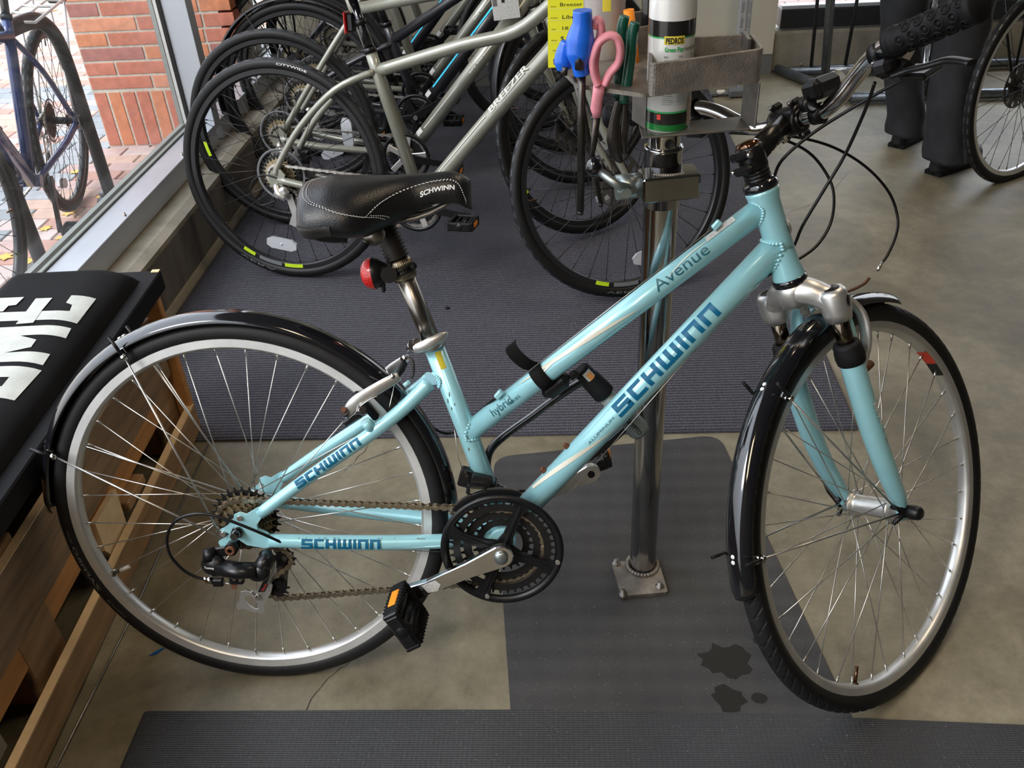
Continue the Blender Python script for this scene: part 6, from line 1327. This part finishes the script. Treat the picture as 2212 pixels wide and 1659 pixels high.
HS = [(1262, 160), (1296, 150), (1332, 160), (1352, 170), (1285, 122), (1230, 140)]
def circ_(P, r, n=12): return [(P[0]+r*math.cos(2*PI*k/n), P[1]+r*math.sin(2*PI*k/n)) for k in range(n)]
holes = [circ_((fl(u, v, .990).x, fl(u, v, .990).y), .0085) for u, v in HS[:1]]
PL = ob('tool_plate', MB().prism([(x-PX, y-PY) for x, y in rounded(pp, [.006]*7, 4)], (0, 0, .984), (1, 0, 0), (0, 1, 0), .006, [[(x-PX, y-PY) for x, y in h] for h in holes]), M_['cast_metal'], rs)
ob('tray_floor', MB().box((.035, .12, .984), (.14, .20, .004)), M_['cast_metal'], rs)
br_ = MB(); b0 = ay_(1379, 203, .215)-V((PX, PY, 0)); b1 = ay_(1395, 285, .200)-V((PX, PY, 0)); b2 = ay_(1614, 262, .225)-V((PX, PY, 0)); b3 = ay_(1612, 180, .225)-V((PX, PY, 0))
zl = .918; XL, XR = -.036, .118
br_.box((XL, .022, (zl+.985)/2), (.003, .046, .985-zl), Matrix.Rotation(.35, 3, 'Z'), .001); br_.box((XR, -.010, (zl+.008+.99)/2), (.003, .055, .99-zl-.008), Matrix.Rotation(.18, 3, 'Z'), .001); br_.box(((XL+XR)/2, -.006, zl+.002), (XR-XL, .055, .003), Matrix.Rotation(-.05, 3, 'Y'), .001)
ob('tray_bracket', br_, M_['worn_steel'], rs)
ob('tray_clip', MB().box((fl(1607, 78, 1.038).x-PX, fl(1607, 78, 1.038).y-PY-.018, 1.030), (.006, .045, .022), bev=.001), M_['worn_steel'], rs)
# ================================================================== THINGS ON THE TRAY
def thing(name, P, label, cat, group=None): return empty(name, P, label, cat, group)
# spray can (front)
cy = .262; cP = ay_(1441, 262, cy); CRr = .0325; cx = cP.x; cz_ = .920
can = thing('spray_can', (cx, cy, cz_), 'white and green cleaner spray can standing in the front tray', 'spray can')
def cyl_band(z0, z1, m, r=CRr, name='band'): return ob(name, MB().lathe([(r, z0), (r, z1)], axis=(0, 0, 1), n=56), M_[m], can)
ob('can_body', MB().lathe([(0, 0), (CRr-.003, 0), (CRr-.0003, .004), (CRr-.0003, .205), (CRr-.006, .217), (.012, .222), (.011, .235), (0, .236)], axis=(0, 0, 1), n=56), M_['can_white'], can)
cyl_band(.004, .0135, 'can_deep_green', CRr); cyl_band(.0135, .030, 'can_black', CRr); cyl_band(.030, .0325, 'can_green', CRr); cyl_band(.132, .134, 'can_green', CRr); cyl_band(.134, .155, 'can_black', CRr); cyl_band(.155, .205, 'can_white', CRr+.0001)
def cantext(s, ang, z, w, h, m, bold=0):
    g = glyphs(s, bold); q = []
    for (x, y) in g[0]: a = math.radians(ang)+x/g[2]*w/CRr; q.append((math.sin(a)*(CRr+.0005), -math.cos(a)*(CRr+.0005), z+y*h))
    return ob('can_lettering', MB().add(q, g[1], True), M_[m], can)
b = MB().grid([[V((math.sin(a)*(CRr+.0003), -math.cos(a)*(CRr+.0003), z)) for a in [math.radians(-24+50*k/8) for k in range(9)]] for z in (.125, .136)]); ob('logo_patch', b, M_['yellow_sticker'], can)
cantext('PEDROS', -20, .1300, .0245, .0105, 'ink', .04); cantext('Green Fizz', -22, .1185, .0265, .0085, 'can_green', .03); cantext('Foaming Bike Wash', 27, .1185, .034, .0075, 'ink')
for s, a in (('EN', -22), ('FR', 14), ('ES', 50)): cantext(s, a, .1085, .005, .0042, 'ink')
cantext('CAUTION', -22, .0855, .0120, .0038, 'ink', .02); cantext('IRRITANT', -22, .0815, .0120, .0038, 'red_ink', .02); cantext('ATTENTION', 14, .0855, .0145, .0038, 'ink', .02); cantext('IRRITANT', 14, .0815, .0120, .0038, 'red_ink', .02)
b = MB(); random.seed(3)
for a0 in (-22, 14, 48):
    for k in range(22):
        z = .1035-k*.0029
        if .079 < z < .088: continue
        w_ = random.uniform(.010, .0165); b.grid([[V((math.sin(t)*(CRr+.0004), -math.cos(t)*(CRr+.0004), zz)) for t in [math.radians(a0)+w_/CRr*j/4 for j in range(5)]] for zz in (z, z+.0009)])
ob('fine_print', b, mat('fine_print', (.35, .36, .36), .6), can)
b = MB().grid([[V((math.sin(a)*(CRr+.0006), -math.cos(a)*(CRr+.0006), z)) for a in [math.radians(48+30*k/5) for k in range(6)]] for z in (.008, .050)]); ob('price_sticker', b, mat('old_sticker', (.52, .42, .32), .6, noise=.4, nscale=200), can)
cantext('PSU', 50, .0430, .0130, .0075, 'ink'); b = MB().grid([[V((math.sin(a)*(CRr+.0006), -math.cos(a)*(CRr+.0006), z)) for a in [math.radians(-34+10*k/4) for k in range(5)]] for z in (.021, .0285)]); ob('red_mark', b, M_['red_ink'], can)
# black can, bottle, orange handle behind
c2 = thing('black_can', (.706, .455, .988), 'black spray can in the back compartment of the tray', 'spray can'); ob('can_body', MB().lathe([(0, 0), (.026, 0), (.027, .004), (.027, .17), (.020, .185), (0, .187)], axis=(0, 0, 1), n=40), M_['can_black'], c2)
b1_ = ay_(1305, 90, .40); bt = thing('cloudy_bottle', (b1_.x, .40, .987), 'cloudy translucent bottle standing behind the blue and pink tool handles', 'bottle'); ob('bottle_body', MB().lathe([(0, 0), (.029, .0), (.031, .005), (.032, .10), (.030, .13), (.014, .15), (.013, .165), (0, .166)], axis=(0, 0, 1), n=40), M_['cloudy_plastic'], bt); ob('bottle_label', MB().grid([[V((math.sin(a)*.0322, -math.cos(a)*.0322, z)) for a in (-.15, 0, .15, .25)] for z in (.075, .10)]), M_['yellow_sticker'], bt)
o1 = ay_(1378, 40, .36); oh = thing('orange_handle_tool', (o1.x, .36, .99), 'orange tool handle poking up between pliers and spray can', 'tool'); ob('handle', MB().tube([(-.002, 0, -.02), (-.008, 0, .02), (-.014, 0, .075)], [.009, .010, .008], 14), M_['amber_lens'], oh); ob('shaft', MB().cyl((-.002, 0, -.075), (-.002, 0, -.018), .003, n=8), M_['tool_steel'], oh)
# hex wrenches with blue handles
def hexkey(name, label, y, pts, r, tip, shaft, sr, group='hex wrenches with blue handles'):
    P0 = ay_(pts[0][0], pts[0][1], y); t = thing(name, P0, label, 'hex wrench', group)
    L = [ay_(u, v, y)-P0 for u, v in pts]; ob('handle', MB().tube(spline(L, 5), r, 18), M_['blue_handle'], t)
    a, b = [ay_(u, v, y-.012)-P0 for u, v in tip]; ob('short_arm', MB().tube([a, b], sr, 6), M_['tool_steel'], t)
    S = [ay_(u, v, y+.004)-P0 for u, v in shaft]; ob('long_arm', MB().tube(S, sr*.92, 6).tube([S[-1], S[-1]+V((0, 0, -.006))], sr*.75, 6), M_['tool_steel'], t)
hexkey('hex_wrench', 'larger blue-handled hex wrench in the tool plate', .235, [(1258, 22), (1258, 50), (1254, 85), (1253, 115), (1254, 140), (1257, 162)], [.0130, .0135, .0200, .0195, .0125, .0110], [(1252, 108), (1251, 150)], [(1257, 160), (1256, 250), (1254, 455)], .0068)
hexkey('hex_wrench', 'smaller blue-handled hex wrench at the plate corner', .265, [(1222, 88), (1219, 110), (1217, 130), (1220, 148)], [.0060, .0115, .0135, .0115], [(1221, 144), (1219, 162)], [(1240, 165), (1262, 250), (1298, 438)], .0048)
# pink scissors
sy = .225; s0 = ay_(1290, 180, sy); ss = thing('scissors', s0, 'pink-handled scissors standing in the tool plate', 'scissors')
def Sp(u, v, y=sy): return ay_(u, v, y)-s0
ob('handle_loop', MB().tube(spline([Sp(*p) for p in ((1292, 183), (1284, 160), (1281, 130), (1292, 95), (1313, 78), (1332, 82), (1340, 105), (1336, 135), (1318, 158), (1306, 183))], 6), .0058, 12, flat=1.7, up=(0, 1, 0)), M_['pink_handle'], ss)
ob('second_handle', MB().tube(spline([Sp(u, v, .245) for u, v in ((1288, 175), (1284, 140), (1290, 100), (1298, 70), (1296, 48), (1288, 45), (1283, 60))], 6), .0062, 12, flat=1.8, up=(0, 1, 0)), M_['pink_handle'], ss)
ob('handle_shank', MB().tube([Sp(1296, 178), Sp(1292, 205), Sp(1288, 235), Sp(1290, 254)], [.0090, .0082, .0085, .0055], 10, flat=.6, up=(0, 1, 0)), M_['pink_handle'], ss)
ob('scissor_blade', MB().tube([Sp(1289, 250), Sp(1282, 310), Sp(1270, 400)], [.0050, .0042, .0008], 8, flat=.35, up=(0, 1, 0)), M_['tool_steel'], ss); ob('scissor_blade', MB().tube([Sp(1291, 250, .229), Sp(1284, 310, .229), Sp(1271, 400, .229)], [.0045, .0038, .0008], 8, flat=.35, up=(0, 1, 0)), M_['tool_steel'], ss)
# green pliers and cutters
for (nm, lb, y, A1, A2, J) in (('pliers', 'dark green handled pliers nearest the spray can', .240, [(1372, 48), (1366, 75), (1362, 120), (1354, 180), (1348, 222)], [(1350, 34), (1344, 60), (1342, 110), (1338, 170), (1334, 210)], [(1338, 215), (1328, 262), (1326, 300), (1332, 335), (1344, 350)]),):
    P0 = ay_(1350, 180, y); t = thing(nm, P0, lb, 'pliers')
    for L in (A1, A2): ob('handle', MB().tube(spline([ay_(u, v, y+(.014 if L is A2 else 0))-P0 for u, v in L], 4), [.0068, .0080, .0078, .0080, .0072], 14), M_['green_handle'], t)
    ob('jaw', MB().tube(spline([ay_(u, v, y+.006)-P0 for u, v in J], 4), [.0055, .0075, .0110, .0085, .0030], 10, flat=.5, up=(0, 1, 0)), M_['tool_steel'], t); ob('jaw', MB().tube(spline([ay_(u, v, y+.010)-P0 for u, v in ((1350, 222), (1350, 262), (1345, 300), (1350, 330))], 4), [.0050, .0070, .0080, .0030], 10, flat=.5, up=(0, 1, 0)), M_['tool_steel'], t)
# ================================================================== RIGHT BACK: rack, bikes, person
rk = empty('bike_rack', (2.3, 3.45, 0), 'grey tubular floor rack holding bikes by the back window', 'bike rack')
def Q(x, y, z): return V((x-2.3, y-3.45, z))
ob('rack_base', MB().tube([Q(1.74, 3.64, .035), Q(3.2, 3.66, .035)], .024, 14).tube([Q(1.70, 3.72, .028), Q(1.86, 3.36, .028), Q(1.93, 3.22, .028)], .024, 14).tube([Q(1.93, 3.20, .028), Q(3.2, 3.16, .028)], .024, 14), M_['rack_grey'], rk)
ob('rack_post', MB().tube([Q(1.885, 3.49, .02), Q(1.79, 3.30, .55), Q(1.74, 3.2, 1.0)], .021, 16), M_['rack_grey'], rk)
for x0_, x1_ in ((1.85, 1.775), (2.26, 2.32)): ob('wheel_bar', MB().tube([Q(x0_, 3.64, .04), Q(x1_, 3.46, .62)], .0085, 10), M_['rack_black'], rk)
ob('wheel_bar', MB().tube([Q(2.02, 3.64, .04), Q(2.02, 3.60, .7)], .0085, 10), M_['rack_black'], rk)
ob('rack_bolt', MB().cyl(Q(1.80, 3.64, .058), Q(1.80, 3.64, .075), .007, n=6), M_['worn_steel'], rk)
city_bike(bike_matrix(2.30, 3.30, 1.25, .03, z0=.0), 'dark bicycle with a silver rim standing in the rack by the back window', paint='black_frame', decal=False, detail=False, steer=0, frame='straight', bars=True, crank=60, rims=('rim_alloy', 'rim_brushed'))
city_bike(bike_matrix(2.275, 2.244, .568, .092, .335, .016, 0), 'black bicycle held by the person at the right edge', paint='black_frame', decal=False, detail=False, steer=0, frame='straight', crank=-60, fender=False, rear_rack=M_['black_satin'], rims=('rim_alloy', 'rim_brushed'))
# grey ribbed post by the white panel
gp = empty('ribbed_post', (1.44, 3.45, 0), 'grey ribbed upright post on a dark foot before the cream wall', 'stand')
ob('post', MB().box((.03, .10, .62), (.060, .030, 1.15), bev=.006).box((.03, .083, .62), (.010, .006, 1.13), bev=.001), mat('post_grey', (.38, .39, .40), .5), gp)
b = MB()
for k in range(9): b.box((.012, .0835, .10+k*.07), (.012, .004, .045), bev=.001).box((.048, .0835, .10+k*.07), (.012, .004, .045), bev=.001)
ob('post_ribs', b, mat('rib_grey', (.30, .31, .32), .5), gp)
P = fl(1592, 200, .02)-V((1.44, 3.45, 0)); ob('post_foot', MB().box((P.x, P.y, .022), (.085, .06, .036), bev=.006), M_['plug_grey'], gp); ob('foot_cap', MB().box((P.x-.075, P.y+.02, .018), (.045, .03, .02), bev=.006), M_['paper_white'], gp)
ob('foot_tip', MB().box((P.x-.11, P.y+.015, .012), (.04, .03, .018), bev=.004), M_['plug_grey'], gp)
ob('foot_bar', MB().tube([V((P.x-.1, P.y+.02, .014)), V((P.x, P.y, .014)), V((.03, .10, .05))], .012, 8), M_['plug_grey'], gp)
# person
HP = V((2.02, 2.50, .93)); per = empty('person', (2.02, 2.48, 0), 'person in dark charcoal trousers and black shoes standing beside a bike', 'person')
def skin_body(name, J, E_, rad, m, par, sub=2, rootv=0):
    me = bpy.data.meshes.new(name); me.from_pydata([tuple(j) for j in J], E_, []); o = bpy.data.objects.new(name, me); sc.collection.objects.link(o)
    o.modifiers.new('s', 'SKIN'); 
    for i, r in enumerate(rad): me.skin_vertices[0].data[i].radius = (r, r)
    me.skin_vertices[0].data[rootv].use_root = True; ss = o.modifiers.new('u', 'SUBSURF'); ss.levels = sub; ss.render_levels = sub
    dg = bpy.context.evaluated_depsgraph_get(); m2 = bpy.data.meshes.new_from_object(o.evaluated_get(dg)); bpy.data.objects.remove(o)
    m2.polygons.foreach_set('use_smooth', [True]*len(m2.polygons)); m2.materials.clear(); m2.materials.append(m); m2.name = name
    return ob(name, m2, None, par)
def W_(x, y, z): return V((x-2.02, y-2.48, z))
lk = W_(1.87, 2.60, .50); rk_ = W_(2.02, 2.40, .50); la_ = W_(2.00, 2.64, .09); ra_ = W_(2.035, 2.33, .09)
J = [W_(2.00, 2.50, .95), W_(1.99, 2.50, 1.15), W_(1.99, 2.51, 1.38), W_(1.99, 2.52, 1.50), W_(2.0, 2.54, 1.60), W_(2.0, 2.55, 1.70), W_(1.91, 2.56, .88), lk, la_, W_(2.08, 2.44, .88), rk_, ra_,
     W_(1.86, 2.62, 1.42), W_(1.86, 2.72, 1.18), W_(2.02, 2.86, 1.05), W_(2.12, 2.42, 1.42), W_(2.2, 2.50, 1.18), W_(2.30, 2.72, 1.05)]
body = skin_body('body', J, [(0, 1), (1, 2), (2, 3), (3, 4), (4, 5), (0, 6), (6, 7), (7, 8), (0, 9), (9, 10), (10, 11), (2, 12), (12, 13), (13, 14), (2, 15), (15, 16), (16, 17)], [.15, .14, .16, .055, .085, .08, .085, .055, .04, .085, .055, .04, .06, .045, .035, .06, .045, .035], M_['skin'], per)
ob('hair', MB().ball(W_(2.0, 2.55, 1.69), (.098, .11, .10), 20, 12), M_['hair_brown'], per)
sh = skin_body('sweater', [J[0]+V((0, 0, .02)), J[1], J[2], J[12], J[13], J[14]*.97+J[13]*.03, J[15], J[16], J[17]*.97+J[16]*.03], [(0, 1), (1, 2), (2, 3), (3, 4), (4, 5), (2, 6), (6, 7), (7, 8)], [.17, .165, .18, .078, .062, .05, .078, .062, .05], M_['knit_grey'], per)
def legtube(name, pts, rs_, seed):
    P = spline([W_(*p) for p in pts], 6); N = len(P); random.seed(seed); b = MB(); rows = []
    R_ = spline([V((r, f, 0)) for r, f in rs_], 6)
    for i, p in enumerate(P):
        r = []
        for k in range(28):
            t = 2*PI*k/28; fold = 1+.035*math.sin(3*t+i*.55)*(1-i/N*.5)+.03*math.sin(5*t-i*.9)
            r.append(p+V((math.cos(t)*R_[i].x*fold, math.sin(t)*R_[i].y*fold, .004*math.sin(2*t))))
        rows.append(r)
    b.grid(rows, True, True); inner = [[q.lerp(P[-1], .06)+V((0, 0, .01*k)) for q in rows[-1]] for k in (0, 1)]; b.grid([rows[-1]]+inner, True, True); b.add(rows[0], [tuple(range(28))])
    return ob(name, b, M_['denim_black'], per)
legtube('trouser_leg', [(1.93, 2.53, .98), (1.90, 2.55, .80), (1.875, 2.585, .62), (1.885, 2.60, .48), (1.93, 2.62, .30), (1.975, 2.63, .15), (1.99, 2.63, .055)], [(.12, .13), (.105, .115), (.09, .10), (.082, .09), (.074, .085), (.072, .085), (.076, .092)], 1)
legtube('trouser_leg', [(2.06, 2.46, .98), (2.06, 2.44, .80), (2.03, 2.41, .62), (2.025, 2.39, .50), (2.015, 2.36, .34), (2.022, 2.33, .18), (2.035, 2.315, .060)], [(.12, .13), (.108, .115), (.095, .10), (.086, .092), (.076, .088), (.073, .09), (.076, .098)], 2)
for nm, c_, a in (('shoe', W_(2.02, 2.67, 0), -.75), ('shoe', W_(2.075, 2.35, 0), -.95)):
    b = MB(); rows = []
    for i in range(15):
        t = i/14; L = -.10+.29*t; w_ = .036+.014*math.sin(min(1, t*1.3)*PI*.8); w_ *= math.sqrt(max(.04, 1-max(0, (t-.82)/.18)**2))*math.sqrt(max(.15, min(1, t/.08))); h = .085*(1-t*.62)+.012
        r = []
        for k in range(14):
            q = 2*PI*k/14; r.append(V((w_*math.cos(q)*(1 if math.sin(q) < 0 else .86), L, .016+max(-.016, (h*.62*math.sin(q)+h*.30)))))
        rows.append(r)
    b.grid(rows, True, True); b.add(rows[0], [tuple(range(14))]); b.add(rows[-1], [tuple(range(14))]); so_ = ob(nm, b, M_['shoe_black'], per, Matrix.Translation(c_) @ Matrix.Rotation(a, 4, 'Z')); ob('sole', MB().prism([(-.034, -.10), (.034, -.10), (.042, .0), (.050, .09), (.040, .165), (.012, .192), (-.018, .188), (-.046, .14), (-.046, .08), (-.036, 0)], (0, 0, .008), (1, 0, 0), (0, 1, 0), .016), M_['black_rubber'], so_)
# ================================================================== OUTSIDE: blue bike and sidewalk rack
ou = city_bike(bike_matrix(-1.407, 2.262, -1.365, .115, .35, .02, 0), 'dark blue bicycle with a silver luggage rack locked outside the window', paint='navy_paint', decal=False, detail=True, steer=-8, frame='straight', lugh=.38, crank=100, rear_rack=mat('white_rack', (.75, .75, .74), .35, .4), bars=True, discs=False)
sr_ = empty('sidewalk_rack', (-1.285, 2.0, 0), 'thick black steel hoop bike rack outside the left window', 'bike rack')

ob('rack_hoop', MB().tube(spline([(0, -.285, 0), (0, -.285, .30), (0, -.285, .58), (0, -.265, .67), (0, -.20, .72), (0, -.10, .735), (0, .10, .735), (0, .21, .72), (0, .285, .66), (0, .312, .56), (0, .315, .30), (0, .315, 0)], 5), .029, 16, flat=.8), M_['rack_black'], sr_)
for y in (-.285, .315): ob('rack_foot', MB().lathe([(0, .012), (.055, .011), (.06, 0)], O=(0, y, 0), axis=(0, 0, 1), n=24), M_['rack_black'], sr_)
P = fl(243, 412, .02); cv = empty('paver_cap', (P.x, P.y, 0), 'small grey domed cap on the pavers beside the rack leg', 'cap'); ob('cap_body', MB().box((0, 0, .014), (.10, .055, .026), bev=.006).lathe([(.018, .028), (.014, .030), (0, .030)], O=(-.01, 0, 0), axis=(0, 0, 1), n=20), M_['plug_grey'], cv)

# ================================================================== tidy: pieces that stand apart become objects of their own
bpy.context.view_layer.update()
KEEP = ('lettering', 'writing', 'lines', 'print', 'weld', 'chips', 'stitching', 'ribs', 'tire', 'rim', 'frame', 'hub', 'letter', 'link', 'chain', 'spoke', 'paver', 'brick', 'crack', 'cushion', 'body', 'sweater', 'trouser', 'leaf', 'water', 'curb', 'floor', 'swoosh', 'baseboard', 'glazing', 'mortar', 'saddle_mesh', 'collar')
STUFFY = ('weld', 'chips', 'stitching', 'fine_print', 'sticker_print', 'barcode', 'tag_lines', 'crack', 'post_ribs')
from collections import defaultdict
for o in list(sc.objects):
    if o.type != 'MESH': continue
    nm = o.name.split('.')[0]
    if any(k in nm for k in STUFFY): o['kind'] = 'stuff' if o.parent else o.get('kind', 'structure'); continue
    if any(k in nm for k in KEEP) or not o.parent: continue
    me = o.data
    if len(me.vertices) > 9000: continue
    par = list(range(len(me.vertices)))
    def find(i):
        while par[i] != i: par[i] = par[par[i]]; i = par[i]
        return i
    for e in me.edges:
        a, b = find(e.vertices[0]), find(e.vertices[1])
        if a != b: par[a] = b
    isl = defaultdict(list)
    for i in range(len(par)): isl[find(i)].append(i)
    if len(isl) < 2 or len(isl) > 80: continue
    bx_ = []
    for r, l in isl.items():
        c = [me.vertices[i].co for i in l]; bx_.append(([min(p[k] for p in c)-.0012 for k in range(3)], [max(p[k] for p in c)+.0012 for k in range(3)], [r]))
    ch_ = True
    while ch_:
        ch_ = False
        for i in range(len(bx_)):
            for j in range(i+1, len(bx_)):
                A, B = bx_[i], bx_[j]
                if all(A[0][k] <= B[1][k] and B[0][k] <= A[1][k] for k in range(3)):
                    bx_[i] = ([min(A[0][k], B[0][k]) for k in range(3)], [max(A[1][k], B[1][k]) for k in range(3)], A[2]+B[2]); bx_.pop(j); ch_ = True; break
            if ch_: break
    if len(bx_) < 2 or len(bx_) > 40: continue
    gid = {}
    for g_, b in enumerate(bx_):
        for r in b[2]: gid[r] = g_
    vg = [gid[find(i)] for i in range(len(par))]; first = True; sing = nm[:-1] if nm.endswith('s') and not nm.endswith('ss') else nm; src = me
    for g_ in range(len(bx_)):
        idx = {}; vs = []
        for i, g2 in enumerate(vg):
            if g2 == g_: idx[i] = len(vs); vs.append(tuple(src.vertices[i].co))
        fs = []; sm = []; mi = []
        for p in src.polygons:
            if p.vertices[0] in idx: fs.append([idx[v] for v in p.vertices]); sm.append(p.use_smooth); mi.append(p.material_index)
        m2 = bpy.data.meshes.new(sing); m2.from_pydata(vs, [], fs); m2.polygons.foreach_set('use_smooth', sm); m2.polygons.foreach_set('material_index', mi)
        for m in src.materials: m2.materials.append(m)
        if first: o.data = m2; o.name = sing; first = False
        else:
            c = o.copy(); c.data = m2; c.name = sing; sc.collection.objects.link(c)
